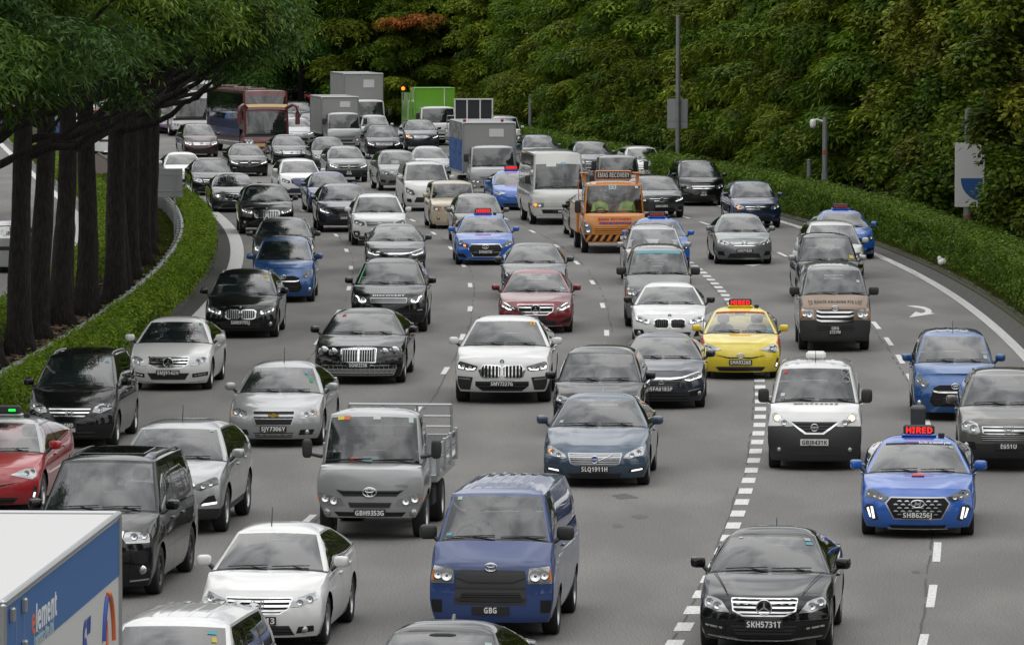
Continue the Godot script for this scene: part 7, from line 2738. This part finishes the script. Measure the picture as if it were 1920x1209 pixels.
func make_tree_kinds() -> void:
	# eight crowns: four feathery and tiered, two dense and columnar, two dark
	for v in 10:
		var r := RandomNumberGenerator.new()
		r.seed = 100 + v * 7
		var lobes := []
		var trunk := Geo.new()
		var kind := 0 if v < 4 else (1 if v < 7 else 2)
		var top := 12.0
		limb(trunk, Vector3(0, -0.2, 0), Vector3(r.randf_range(-0.3, 0.3), 9.0, r.randf_range(-0.3, 0.3)), 0.2, 0.08, 0.0, r, 8)
		if kind == 0:
			for k in 26:
				var y := lerpf(1.3, top, (k + r.randf()) / 26.0)
				var a := k * 2.4 + r.randf() * 0.6
				var reach := r.randf_range(0.8, 2.7) * (1.0 - 0.35 * absf(y - 5.5) / 6.5)
				var p := Vector3(cos(a) * reach, y, sin(a) * reach)
				lobes.append([p, Vector3(r.randf_range(1.0, 1.7), r.randf_range(0.35, 0.6), r.randf_range(1.0, 1.7))])
				limb(trunk, Vector3(0, y - 0.6, 0), p, 0.05, 0.02, 0.1, r, 5)
		elif kind == 1:
			for k in 24:
				var y := lerpf(1.0, top, (k + r.randf()) / 24.0)
				var a := k * 2.4 + r.randf() * 0.6
				var reach := r.randf_range(0.7, 2.0)
				var p := Vector3(cos(a) * reach, y, sin(a) * reach)
				lobes.append([p, Vector3(r.randf_range(0.7, 1.15), r.randf_range(0.6, 1.0), r.randf_range(0.7, 1.15))])
				limb(trunk, Vector3(0, y - 0.6, 0), p, 0.05, 0.02, 0.1, r, 5)
		else:
			for k in 18:
				var y := lerpf(1.6, top, (k + r.randf()) / 18.0)
				var a := k * 2.4 + r.randf() * 0.6
				var reach := r.randf_range(0.9, 2.9)
				var p := Vector3(cos(a) * reach, y, sin(a) * reach)
				lobes.append([p, Vector3(r.randf_range(1.1, 1.8), r.randf_range(0.7, 1.1), r.randf_range(1.1, 1.8))])
				limb(trunk, Vector3(0, y - 0.6, 0), p, 0.05, 0.02, 0.1, r, 5)
		var spray: Mesh = [SPRAY.feather, SPRAY.broad, SPRAY.long][kind]
		var pal: Array = [GREEN_A, GREEN_B, GREEN_C][kind]
		var crown := crown_of(lobes, [9.0, 12.0, 7.0][kind], spray, pal, 300 + v, [0.85, 1.5], [0.8, 1.0, 1.0][kind])
		TREES.append({"crown": crown, "trunk": trunk.mesh(), "kind": kind})


func plant_tree(v: int, at: Vector3, turn: float, sc: float, label: String, called := "tree", group := "trees beyond the hedge") -> Node3D:
	var t := thing(called, label, "tree", at, turn, group)
	t.scale = Vector3.ONE * sc
	part_mesh("trunk", TREES[v].trunk, M.bark, t)
	leaves("crown", TREES[v].crown, t)
	return t


func hedge_run(called: String, label: String, xa: float, xb: float, h: float, Z0: float, Z1: float, pal: Array, seed_: int, density: float, size: Array, group := "") -> void:
	var r := RandomNumberGenerator.new()
	r.seed = seed_
	var ts := []
	var cs := []
	var zm := (Z0 + Z1) * 0.5
	var o := thing(called, label, "hedge", on_road((xa + xb) * 0.5, zm), 0.0, group)
	var at := o.position
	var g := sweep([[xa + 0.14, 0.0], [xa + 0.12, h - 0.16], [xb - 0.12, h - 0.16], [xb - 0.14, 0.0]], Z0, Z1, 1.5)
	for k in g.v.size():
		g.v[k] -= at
	part("dark_core", g, M.leaf_core, o)  # plain dark box filling the hedge under its leaves
	var per := h * 2.0 + (xb - xa)
	var nz := FastNoiseLite.new()
	nz.seed = seed_
	nz.frequency = 0.35
	for k in int((Z1 - Z0) * per * density):
		var Z := r.randf_range(Z0, Z1)
		var e := r.randf() * per
		var x := xa
		var y := 0.0
		var nn := Vector3.LEFT
		var lump := nz.get_noise_2d(Z, e * 2.0) * 0.13
		if e < h:
			y = e
			x = xa - lump
		elif e < h + xb - xa:
			x = xa + e - h
			y = h + lump
			nn = Vector3.UP
		else:
			y = per - e
			x = xb + lump
			nn = Vector3.RIGHT
		var edge := 0.0
		var p := on_road(x, Z, maxf(0.05, y)) - at - nn * r.randf_range(0.0, 0.12)
		var up := (nn + Vector3.UP * 0.5 + Vector3(r.randfn(), r.randfn(), r.randfn()) * 0.35).normalized()
		var xx := up.cross(Vector3(cos(k * 2.4), 0.1, sin(k * 2.4))).normalized()
		var s := r.randf_range(size[0], size[1])
		ts.append(Transform3D(Basis(xx, up, xx.cross(up)).scaled_local(Vector3.ONE * s), p))
		var c: Color = pal[r.randi() % pal.size()] * r.randf_range(0.7, 1.3)
		c.a = 1.0
		cs.append(c)
	leaves("foliage", scatter(ts, cs, SPRAY.hedge), o)


func ordinal(k: int) -> String:
	var ones := ["", "first", "second", "third", "fourth", "fifth", "sixth", "seventh", "eighth", "ninth", "tenth", "eleventh", "twelfth", "thirteenth", "fourteenth", "fifteenth", "sixteenth", "seventeenth", "eighteenth", "nineteenth", "twentieth"]
	if k <= 20:
		return ones[k]
	var tens := ["", "", "twenty", "thirty", "forty", "fifty"]
	return ["", "", "twentieth", "thirtieth", "fortieth", "fiftieth"][k / 10] if k % 10 == 0 else tens[k / 10] + "-" + ones[k % 10]


func greenery() -> void:
	make_sprays()
	make_tree_kinds()
	var r := RandomNumberGenerator.new()
	r.seed = 77
	# hedges
	var hr := [Color(0.10, 0.165, 0.022), Color(0.13, 0.20, 0.026), Color(0.075, 0.13, 0.018)]
	hedge_run("long_hedge", "clipped green hedge along the right shoulder, near stretch", 13.35, 14.5, 1.15, 120.0, 212.0, hr, 41, 34.0, [0.9, 1.5], "hedge along the right shoulder")
	hedge_run("long_hedge", "clipped green hedge along the right shoulder, far stretch", 13.35, 14.5, 1.15, 212.0, 380.0, hr, 42, 16.0, [1.2, 2.0], "hedge along the right shoulder")
	var hl := [Color(0.15, 0.23, 0.02), Color(0.20, 0.28, 0.026), Color(0.10, 0.17, 0.018)]
	hedge_run("low_hedge", "low bright green hedge in front of the guard rail", -9.55, -8.78, 0.7, 100.0, 245.0, hl, 43, 30.0, [0.8, 1.4])
	hedge_run("low_hedge", "low bright green hedge along the far side of the median", -12.55, -11.75, 0.75, 128.0, 320.0, hl, 44, 20.0, [0.9, 1.6])
	# right-hand wood
	var kinds := ["feathery green tree", "dense leafy tree", "dark green tree"]
	var n := 0
	var put := func(x0: float, Z: float, v: int, sc: float, k: int) -> void:
		var p := on_road(x0, Z, -0.1)
		var side: String = "behind the long hedge" if x0 < 20.0 else "deeper in the wood behind the hedge"
		var label := "%s %s" % [kinds[TREES[v].kind], side]
		if x0 < 20.0:
			label += ", %s along it from the right edge" % ordinal(k)
		plant_tree(v, p, r.randf() * TAU, sc, label, "tree", "%ss %s" % [kinds[TREES[v].kind], side])
	var Z := 150.0
	while Z < 345.0:
		var v := r.randi() % 4
		if Z < 212.0:
			v = 4 + r.randi() % 3
		elif Z > 262.0 and Z < 290.0:
			v = 4 + r.randi() % 3 if r.randf() < 0.5 else r.randi() % 4
		n += 1
		put.call(18.2 + r.randf_range(-0.5, 0.7), Z, v, r.randf_range(0.9, 1.1), n)
		Z += r.randf_range(4.2, 5.6)
	Z = 158.0
	while Z < 350.0:
		put.call(22.0 + r.randf_range(-0.8, 1.0), Z, (4 + r.randi() % 3) if Z < 215.0 else r.randi() % 4, r.randf_range(1.05, 1.25), 0)
		Z += r.randf_range(5.0, 6.5)
	Z = 170.0
	while Z < 360.0:
		put.call(26.0 + r.randf_range(-1.0, 1.5), Z, 7 + r.randi() % 3, r.randf_range(1.2, 1.4), 0)
		Z += r.randf_range(6.0, 8.0)
	plant_tree(5, Vector3(15.95, -0.2, -171.5), 1.0, 0.9, "dense leafy tree half covering the white and blue banner", "tree", "dense leafy trees behind the long hedge")
	# wood closing the far end of the bend
	for row in 3:
		var X := -78.0
		while X < 6.0:
			var zz := 352.0 + row * 9.0 + maxf(0.0, -X - 6.0) * 0.55 + r.randf_range(-2, 2)
			var v := 7 + r.randi() % 3
			if X > -12.0:
				v = r.randi() % 4 if row == 0 else 7 + r.randi() % 3
			plant_tree(v, Vector3(X, gy(-zz) - 0.1, -zz), r.randf() * TAU, r.randf_range(1.05, 1.3), "%s closing the far bend" % kinds[TREES[v].kind], "tree", "%ss closing the far bend" % kinds[TREES[v].kind])
			X += r.randf_range(4.0, 5.5)
	# beyond the other carriageway
	Z = 200.0
	while Z < 400.0:
		plant_tree(7 + r.randi() % 3, on_road(-30.5 + r.randf_range(-1, 1), Z, -0.1), r.randf() * TAU, r.randf_range(1.0, 1.2), "dark green tree beyond the other carriageway", "tree", "trees beyond the other carriageway")
		Z += r.randf_range(5.0, 7.0)
	# unseen roadside trees carry on under and behind the bridge, to darken what the cars mirror
	Z = -150.0
	while Z < 150.0:
		plant_tree(4 + r.randi() % 3, on_road(18.5 + r.randf_range(-0.8, 0.8), Z, -0.1), r.randf() * TAU, r.randf_range(0.95, 1.15), "unseen roadside tree nearer than the picture shows, right of the road", "tree", "roadside trees nearer than the picture")
		plant_tree(7 + r.randi() % 3, on_road(-31.0 + r.randf_range(-0.8, 0.8), Z, -0.1), r.randf() * TAU, r.randf_range(0.95, 1.15), "unseen roadside tree nearer than the picture shows, left of the other road", "tree", "roadside trees nearer than the picture")
		if Z < 95.0:
			plant_tree(7 + r.randi() % 3, on_road(-11.0, Z, -0.1), r.randf() * TAU, r.randf_range(0.9, 1.0), "unseen median tree nearer than the picture shows", "tree", "roadside trees nearer than the picture")
		Z += r.randf_range(9.0, 12.0)
	# the flame-tipped tree top
	var fl := []
	for k in 7:
		fl.append([Vector3(-2.2 + k * 0.7, r.randf_range(-0.25, 0.3), r.randf_range(-0.5, 0.5)), Vector3(0.75, 0.42, 0.75)])
	var orange := [Color(0.30, 0.11, 0.03), Color(0.24, 0.15, 0.03), Color(0.34, 0.09, 0.03)]
	var ot := plant_tree(1, Vector3(-6.15, gy(-348.0), -348.0), 0.0, 0.72, "tree topped with orange-red young leaves", "flame_tree", "")
	var oc := leaves("flower_crown", crown_of(fl, 16.0, SPRAY.feather, orange, 801, [0.7, 1.1]), ot)
	oc.position = Vector3(0.0, 8.9, 2.6)
	# palm fronds behind the pole
	for q in [[7.0, 252.0, 2.6], [6.9, 251.5, 1.5], [7.2, 251.8, 3.9]]:
		var palm := thing("palm_frond", "pale palm frond behind the tall lamp post", "plant", Vector3(q[0], gy(-q[1]), -q[1]), r.randf() * 3.0, "palm fronds behind the lamp post")
		var pg := Geo.new()
		pg.colored = true
		pg.tint = Color(0.09, 0.14, 0.05)
		var base := Vector3(0, q[2] - 1.4, -0.6)
		for k in 16:
			var t := k / 15.0
			var sp := base + Vector3(-1.4 * t, 1.6 * t - 0.7 * t * t, 0.3 * t)
			for s in [-1.0, 1.0]:
				var tip := sp + Vector3(-0.2, -0.15 - 0.1 * t, s * 0.4 * (1.1 - t * 0.6))
				pg.tri(sp, sp + Vector3(-0.07, 0, 0), tip, Vector3(0, 1, 0.3 * s).normalized())
		pg.tube([Vector3(0, 0, -0.6), base, base + Vector3(-0.7, 0.63, 0.15), base + Vector3(-1.4, 0.9, 0.3)], [0.04, 0.03, 0.02, 0.01], 5)
		part("frond_blades", pg, M.leaf, palm)


# ---------------------------------------------------------------- the big trees of the median
func median_trees() -> void:
	var spots := [[-10.9, 106.0], [-11.1, 113.0], [-11.2, 120.0], [-11.2, 125.5], [-11.05, 130.6], [-11.2, 135.8], [-11.25, 141.4], [-10.9, 145.1], [-10.6, 150.2], [-10.75, 156.0], [-10.75, 162.3], [-10.7, 169.5], [-10.8, 176.5], [-10.9, 184.0], [-11.0, 192.0], [-11.0, 200.5], [-11.0, 209.0], [-11.0, 218.0]]
	var words := ["first", "second", "third", "fourth", "fifth", "sixth", "seventh", "eighth", "ninth", "tenth", "eleventh", "twelfth", "thirteenth", "fourteenth"]
	for i in spots.size():
		var r := RandomNumberGenerator.new()
		r.seed = 500 + i * 13
		var at := on_road(spots[i][0], spots[i][1], 0.02)
		var label := "dark-trunked tree on the median, %s trunk from the photograph's left edge" % words[i - 4] if i >= 4 else "tree on the median standing nearer than the leftmost trunk, only its crown in view"
		var t := thing("median_tree", label, "tree", at, 0.0, "row of dark trees on the median")
		# trunk with ridged bark and a flared foot
		var g := Geo.new()
		var lean := Vector3(r.randf_range(-0.1, 0.45), 0, r.randf_range(-0.3, 0.3))
		var nz := FastNoiseLite.new()
		nz.seed = 40 + i
		nz.frequency = 0.9
		var rings := []
		var sides := 18
		var levels := 22
		for k in levels + 1:
			var y := 10.5 * k / levels
			var rad := lerpf(0.30, 0.14, pow(y / 10.5, 0.8)) + 0.22 * exp(-y / 0.35)
			var c := lean * y / 10.0 + Vector3(sin(y * 0.6 + i) * 0.06, y - 0.15, cos(y * 0.5 + i) * 0.06)
			var ring := []
			for s in sides:
				var a := TAU * s / sides
				var d := Vector3(cos(a), 0, sin(a))
				var bump := 1.0 + 0.22 * nz.get_noise_3d(d.x * 2.2, y * 0.5, d.z * 2.2) + 0.05 * sin(a * 5.0 + i) * exp(-y / 0.8) * 4.0
				ring.append(g.put(c + d * rad * bump, d))
			rings.append(ring)
		for k in levels:
			for s in sides:
				var s2 := (s + 1) % sides
				g.tri_i(rings[k][s], rings[k][s2], rings[k + 1][s2])
				g.tri_i(rings[k][s], rings[k + 1][s2], rings[k + 1][s])
		part("trunk", g, M.bark, t)
		var lobes := []
		var n := 9
		for k in n:
			var y0 := r.randf_range(4.2, 5.8) if k < 2 else r.randf_range(5.0, 9.2)
			var a := r.randf_range(-1.1, 1.1) if k % 3 else r.randf_range(1.6, 4.6)
			var reach := r.randf_range(2.6, 4.4)
			if k < 2:
				a = r.randf_range(-0.9, 0.5)
				reach = r.randf_range(2.8, 4.3)
			var from := lean * y0 / 10.0 + Vector3(0, y0, 0)
			var to := from + Vector3(cos(a) * reach, r.randf_range(1.3, 2.6), sin(a) * reach)
			var lg := Geo.new()
			limb(lg, from, to, 0.11, 0.035, r.randf_range(0.2, 0.5), r, 9)
			var mid := from.lerp(to, 0.55)
			var to2 := mid + Vector3(cos(a + 0.9) * reach * 0.5, r.randf_range(0.6, 1.4), sin(a + 0.9) * reach * 0.5)
			limb(lg, mid, to2, 0.05, 0.02, 0.1, r, 5)
			part("branch", lg, M.bark, t)
			if to.y > (6.9 if spots[i][1] < 165.0 else 6.0):
				lobes.append([to, Vector3(r.randf_range(0.9, 1.5), r.randf_range(0.5, 0.85), r.randf_range(0.9, 1.5))])
			elif r.randf() < 0.5:
				lobes.append([to, Vector3(0.5, 0.34, 0.5)])
			if to2.y > (7.0 if spots[i][1] < 165.0 else 6.3):
				lobes.append([to2, Vector3(r.randf_range(0.8, 1.3), r.randf_range(0.5, 0.8), r.randf_range(0.8, 1.3))])
		for k in 9:
			var a := k * 0.7
			var reach := r.randf_range(0.6, 3.6)
			lobes.append([Vector3(cos(a) * reach, r.randf_range(7.4, 11.8), sin(a) * reach), Vector3(r.randf_range(1.1, 1.7), r.randf_range(0.6, 1.0), r.randf_range(1.1, 1.7))])
		leaves("crown", crown_of(lobes, 7.0, SPRAY.long, GREEN_L, 900 + i, [0.75, 1.25], 0.9), t)


func litter() -> void:
	var r := RandomNumberGenerator.new()
	r.seed = 61
	var ts := []
	var cs := []
	var g := Geo.new()
	g.quad(Vector3(-0.06, 0, 0), Vector3(0, 0.012, -0.03), Vector3(0.06, 0, 0), Vector3(0, 0.012, 0.03), Vector3.UP)
	var browns := [Color(0.13, 0.075, 0.045), Color(0.09, 0.05, 0.03), Color(0.20, 0.14, 0.10), Color(0.05, 0.03, 0.02), Color(0.16, 0.08, 0.04)]
	for k in 14000:
		var Z := r.randf_range(105.0, 235.0)
		var p := on_road(r.randf_range(-11.9, -9.5), Z, 0.06)
		ts.append(Transform3D(Basis(Vector3.UP, r.randf() * TAU) * Basis(Vector3.RIGHT, r.randf_range(-0.4, 0.4)) * Basis.from_scale(Vector3.ONE * r.randf_range(0.7, 2.0)), p))
		cs.append(browns[r.randi() % browns.size()])
	for k in 1500:
		var Z := r.randf_range(120.0, 215.0)
		ts.append(Transform3D(Basis(Vector3.UP, r.randf() * TAU) * Basis.from_scale(Vector3.ONE * r.randf_range(0.5, 1.0)), on_road(r.randf_range(12.9, 13.5), Z, 0.08)))
		cs.append(browns[r.randi() % browns.size()])
	var o := leaves("leaf_litter", scatter(ts, cs, g.mesh()), self, "dead_leaf")
	o.set_meta("kind", "stuff")
	o.set_meta("label", "fallen brown leaves on the median and verge")
	# grass tufts on the strip by the right hedge and beside the drain
	var bl := leaf_spray(11, 14, Vector3(0.1, 0.02, 0.1), 0.13, 0.016, -0.9)
	ts = []
	cs = []
	var gp := [Color(0.07, 0.10, 0.015), Color(0.11, 0.12, 0.02), Color(0.05, 0.075, 0.012)]
	for k in 9000:
		var Z := r.randf_range(120.0, 260.0)
		var x0 := r.randf_range(13.08, 13.6) if k % 3 else r.randf_range(-10.6, -9.5)
		if x0 < 0 and Z < 165.0:
			Z += 45.0
		ts.append(Transform3D(Basis(Vector3.UP, r.randf() * TAU) * Basis.from_scale(Vector3.ONE * r.randf_range(0.5, 1.1)), on_road(x0, Z, 0.05)))
		var c: Color = gp[r.randi() % 3] * r.randf_range(0.7, 1.2)
		c.a = 1.0
		cs.append(c)
	o = leaves("grass", scatter(ts, cs, bl), self)
	o.set_meta("kind", "stuff")
	o.set_meta("label", "short grass on the verges")


# ---------------------------------------------------------------- street furniture
func furniture() -> void:
	# guard rail with its posts
	var rail := thing("guard_rail", "steel W-beam guard rail curving along the median hedge", "guard rail", on_road(-9.75, 170.0))
	var g := sweep([[-9.80, 0.36], [-9.72, 0.39], [-9.70, 0.46], [-9.78, 0.51], [-9.70, 0.56], [-9.72, 0.63], [-9.80, 0.67]], 96.0, 250.0, 2.0)
	for k in g.v.size():
		g.v[k] -= rail.position
	part("beam", g, M.steel, rail)
	var Z := 98.0
	while Z < 248.0:
		var p := Geo.new()
		p.box(on_road(-9.88, Z, 0.3) - rail.position, Vector3(0.11, 0.66, 0.16), Basis(Vector3.UP, heading(Z)), 0.012)
		part("post", p, M.steel, rail)
		Z += 2.0
	# back of a road sign on the median
	var s := thing("sign_board", "grey back of a sign board on a thin post beside the rail", "sign", on_road(-10.1, 187.5, 0.03), heading(187.5) - 0.05)
	g = Geo.new()
	g.tube([Vector3(0.1, 0, 0), Vector3(0.1, 2.35, 0)], [0.035, 0.035], 8)
	part("post", g, M.steel, s)
	g = Geo.new()
	g.box(Vector3(-0.1, 1.92, 0.06), Vector3(0.92, 0.95, 0.02), Basis.IDENTITY, 0.006)
	var board := part("board", g, M.sign_back, s)
	g = Geo.new()
	g.box(Vector3(0.1, 1.92, 0.085), Vector3(0.06, 0.9, 0.03), Basis.IDENTITY, 0.006)
	g.box(Vector3(-0.1, 2.2, 0.08), Vector3(0.84, 0.05, 0.02), Basis.IDENTITY, 0.004)
	g.box(Vector3(-0.1, 1.65, 0.08), Vector3(0.84, 0.05, 0.02), Basis.IDENTITY, 0.004)
	part("stiffener", g, M.sign_back, board)
	# tall lamp post with sign backs
	s = thing("lamp_post", "tall grey post with two sign backs rising in front of the trees", "post", Vector3(7.3, gy(-250.0), -250.0))
	g = Geo.new()
	g.tube([Vector3(0, -0.1, 0), Vector3(0, 1.1, 0), Vector3(0, 1.12, 0), Vector3(0, 7.35, 0)], [0.13, 0.13, 0.105, 0.095], 12)
	part("pole", g, M.pole_grey, s)
	for q in [[3.15, 1.0], [2.5, 0.28]]:
		g = Geo.new()
		g.box(Vector3(-0.02, q[0], -0.13), Vector3(0.9, q[1], 0.025), Basis.IDENTITY, 0.006)
		part("sign_panel", g, M.sign_back, s)
	for y in [2.4, 2.75, 3.5]:
		g = Geo.new()
		g.lathe([[0.125, y - 0.03], [0.125, y + 0.03]], 12, Transform3D.IDENTITY)
		part("clamp", g, M.pole_grey, s)
	# camera post
	s = thing("camera_post", "short grey post carrying a white dome camera above the hedge", "post", Vector3(11.68, gy(-212.0), -212.0))
	g = Geo.new()
	g.tube([Vector3(0, -0.1, 0), Vector3(0, 1.5, 0), Vector3(0, 1.55, 0), Vector3(0, 3.6, 0)], [0.13, 0.13, 0.1, 0.1], 12)
	part("pole", g, M.pole_grey, s)
	g = Geo.new()
	g.tube([Vector3(0, 3.42, 0), Vector3(-0.3, 3.52, 0), Vector3(-0.45, 3.5, 0)], [0.04, 0.035, 0.035], 8)
	part("arm", g, M.white_plastic, s)
	g = Geo.new()
	g.lathe([[0.0, 0.12], [0.1, 0.1], [0.12, 0.0], [0.12, -0.12], [0.09, -0.2], [0.0, -0.23]], 14, Transform3D(Basis.IDENTITY, Vector3(-0.45, 3.42, 0)))
	part("camera_dome", g, M.white_plastic, s)
	lettering("B", 0.17, M.ink_red, s, Vector3(-0.02, 2.3, 0.101), "painted_mark")
	# post with banner at the right
	s = thing("banner_post", "grey post half hidden in leaves with a white and blue banner", "post", Vector3(14.2, gy(-177.0), -177.0))
	g = Geo.new()
	g.tube([Vector3(0, -0.1, 0), Vector3(0, 1.5, 0), Vector3(0, 1.55, 0), Vector3(0, 4.6, 0)], [0.13, 0.13, 0.11, 0.1], 12)
	part("pole", g, M.pole_grey, s)
	g = Geo.new()
	g.box(Vector3(0.05, 2.55, 0.14), Vector3(0.92, 2.0, 0.03), Basis.IDENTITY, 0.008)
	var bn := part("banner", g, M.banner_white, s)
	g = Geo.new()
	var poly := PackedVector2Array([Vector2(0.4, 0.0), Vector2(-0.28, 0.0)])
	for k in 8:
		var a := PI * (1.0 + k / 14.0)
		poly.append(Vector2(0.42 + cos(a) * 0.7, sin(a) * 0.72))
	g.prism(poly, Transform3D(Basis.IDENTITY, Vector3(0.05, 2.45, 0.156)), 0.004)
	part("blue_print", g, M.banner_blue, bn)
	lettering("B", 0.17, M.ink_red, s, Vector3(-0.02, 1.2, 0.131), "painted_mark")
	# lesser posts among the trees
	for q in [[0.98, 304.0, 2.9, "slim grey lamp post behind the far hedge"], [11.28, 215.5, 1.9, "short square grey post left of the camera post"]]:
		s = thing("grey_post", q[3], "post", Vector3(q[0], gy(-q[1]), -q[1]))
		g = Geo.new()
		g.tube([Vector3(0, -0.1, 0), Vector3(0, q[2] * 0.6, 0), Vector3(0, q[2], 0)], [0.1, 0.1, 0.09], 10)
		part("pole", g, M.pole_grey, s)
		g = Geo.new()
		g.lathe([[0.1, q[2]], [0.11, q[2] + 0.02], [0.0, q[2] + 0.05]], 10, Transform3D.IDENTITY)
		part("cap", g, M.pole_grey, s)
	# plastic bag on the verge
	var pb := on_road(13.2, 169.6, 0.07)
	g = Geo.new()
	g.blob(Vector3(0, 0.11, 0), Vector3(0.36, 0.22, 0.26), 0.9, Basis(Vector3.UP, 0.4), 14, 9)
	g.blob(Vector3(-0.1, 0.2, 0.02), Vector3(0.14, 0.2, 0.1), 0.9, Basis(Vector3.BACK, 0.5), 8, 6)
	r_dent(g, 5)
	var bag := part("plastic_bag", g, M.bag_white, self, pb)
	tag(bag, "crumpled white plastic bag at the foot of the right hedge", "bag")


func overbridge() -> void:
	var o := thing("overbridge", "unseen concrete road bridge the picture is taken from", "bridge", Vector3(-6, 0, 8))  # out of view behind the camera; darkens the reflections in car fronts
	var g := Geo.new()
	g.box(Vector3(0, 6.7, 0), Vector3(130, 1.3, 11.0), Basis.IDENTITY, 0.05)
	part("deck", g, M.concrete, o)
	for z in [-5.3, 5.3]:
		g = Geo.new()
		g.box(Vector3(0, 7.85, z), Vector3(130, 1.0, 0.25), Basis.IDENTITY, 0.03)
		part("parapet", g, M.concrete, o)
	for x in [-31.5, -13.0, 13.0]:
		g = Geo.new()
		g.box(Vector3(x, 3.0, 0), Vector3(1.0, 6.1, 7.0), Basis.IDENTITY, 0.1)
		part("pier", g, M.concrete, o)


func r_dent(g: Geo, seed_: int) -> void:
	var nz := FastNoiseLite.new()
	nz.seed = seed_
	nz.frequency = 6.0
	for k in g.v.size():
		g.v[k] += g.n[k] * 0.03 * nz.get_noise_3dv(g.v[k])


func make_sky() -> Sky:
	# bright overcast: broken grey cloud all round
	var w := 1024
	var h := 512
	var im := Image.create(w, h, false, Image.FORMAT_RGBF)
	var nz := FastNoiseLite.new()
	nz.seed = 9
	nz.fractal_octaves = 5
	nz.frequency = 1.5
	for y in h:
		var el := PI / 2 - PI * (y + 0.5) / h
		for x in w:
			var az := TAU * (x + 0.5) / w
			var d := Vector3(cos(el) * cos(az), sin(el), cos(el) * sin(az))
			var q := d / maxf(0.25, absf(d.y) + 0.2)
			var n := nz.get_noise_3d(q.x * 1.1, q.y * 0.3, q.z * 1.1)
			var n2 := nz.get_noise_3d(q.x * 3.0 + 7.0, q.y, q.z * 3.0)
			var t := clampf(0.52 + n * 1.5 + n2 * 0.5, 0.0, 1.0)
			var v := lerpf(0.5, 1.4, t * t * (3.0 - 2.0 * t))
			var up := clampf(d.y, 0.0, 1.0)
			v *= 0.50 + 0.95 * up
			var blue := (1.0 - t) * 0.10
			im.set_pixel(x, y, Color(v * (1.0 - blue), v * (1.0 - blue * 0.35), v * (1.0 + blue * 0.5)))
	var pm := PanoramaSkyMaterial.new()
	pm.panorama = ImageTexture.create_from_image(im)
	var sky := Sky.new()
	sky.sky_material = pm
	return sky


func _ready() -> void:
	# camera: on an overbridge, 200 mm lens
	var cam := Camera3D.new()
	cam.name = "camera"
	add_child(cam)
	cam.position = Vector3(0, 9.0, 0)
	cam.rotation.x = -atan(671.5 / 10667.0)
	cam.fov = rad_to_deg(2.0 * atan(604.5 / 10667.0))
	cam.near = 1.0
	cam.far = 4000.0
	cam.current = true
	var we := WorldEnvironment.new()
	we.name = "world"
	var env := Environment.new()
	env.background_mode = Environment.BG_SKY
	env.sky = make_sky()
	env.background_energy_multiplier = 1.0
	env.tonemap_mode = Environment.TONE_MAPPER_LINEAR
	env.tonemap_exposure = 1.05
	env.sdfgi_enabled = true
	env.ssao_enabled = true
	env.ssil_enabled = true
	we.environment = env
	add_child(we)
	var sun := DirectionalLight3D.new()
	sun.name = "sun"
	add_child(sun)
	sun.light_energy = 0.35
	sun.light_color = Color(1.0, 0.97, 0.93)
	sun.light_angular_distance = 160.0
	sun.shadow_enabled = true
	sun.rotation_degrees = Vector3(-68, 25, 0)

	font = SystemFont.new()
	font.font_names = PackedStringArray(["Droid Sans"])
	font.font_weight = 700
	make_materials()
	make_wheel_meshes()
	make_rider_kit()
	roads()
	furniture()
	overbridge()
	greenery()
	median_trees()
	litter()
	fleet_near()
	fleet_roofs()
	fleet_big()
	fleet_far()
	fleet_other_side()
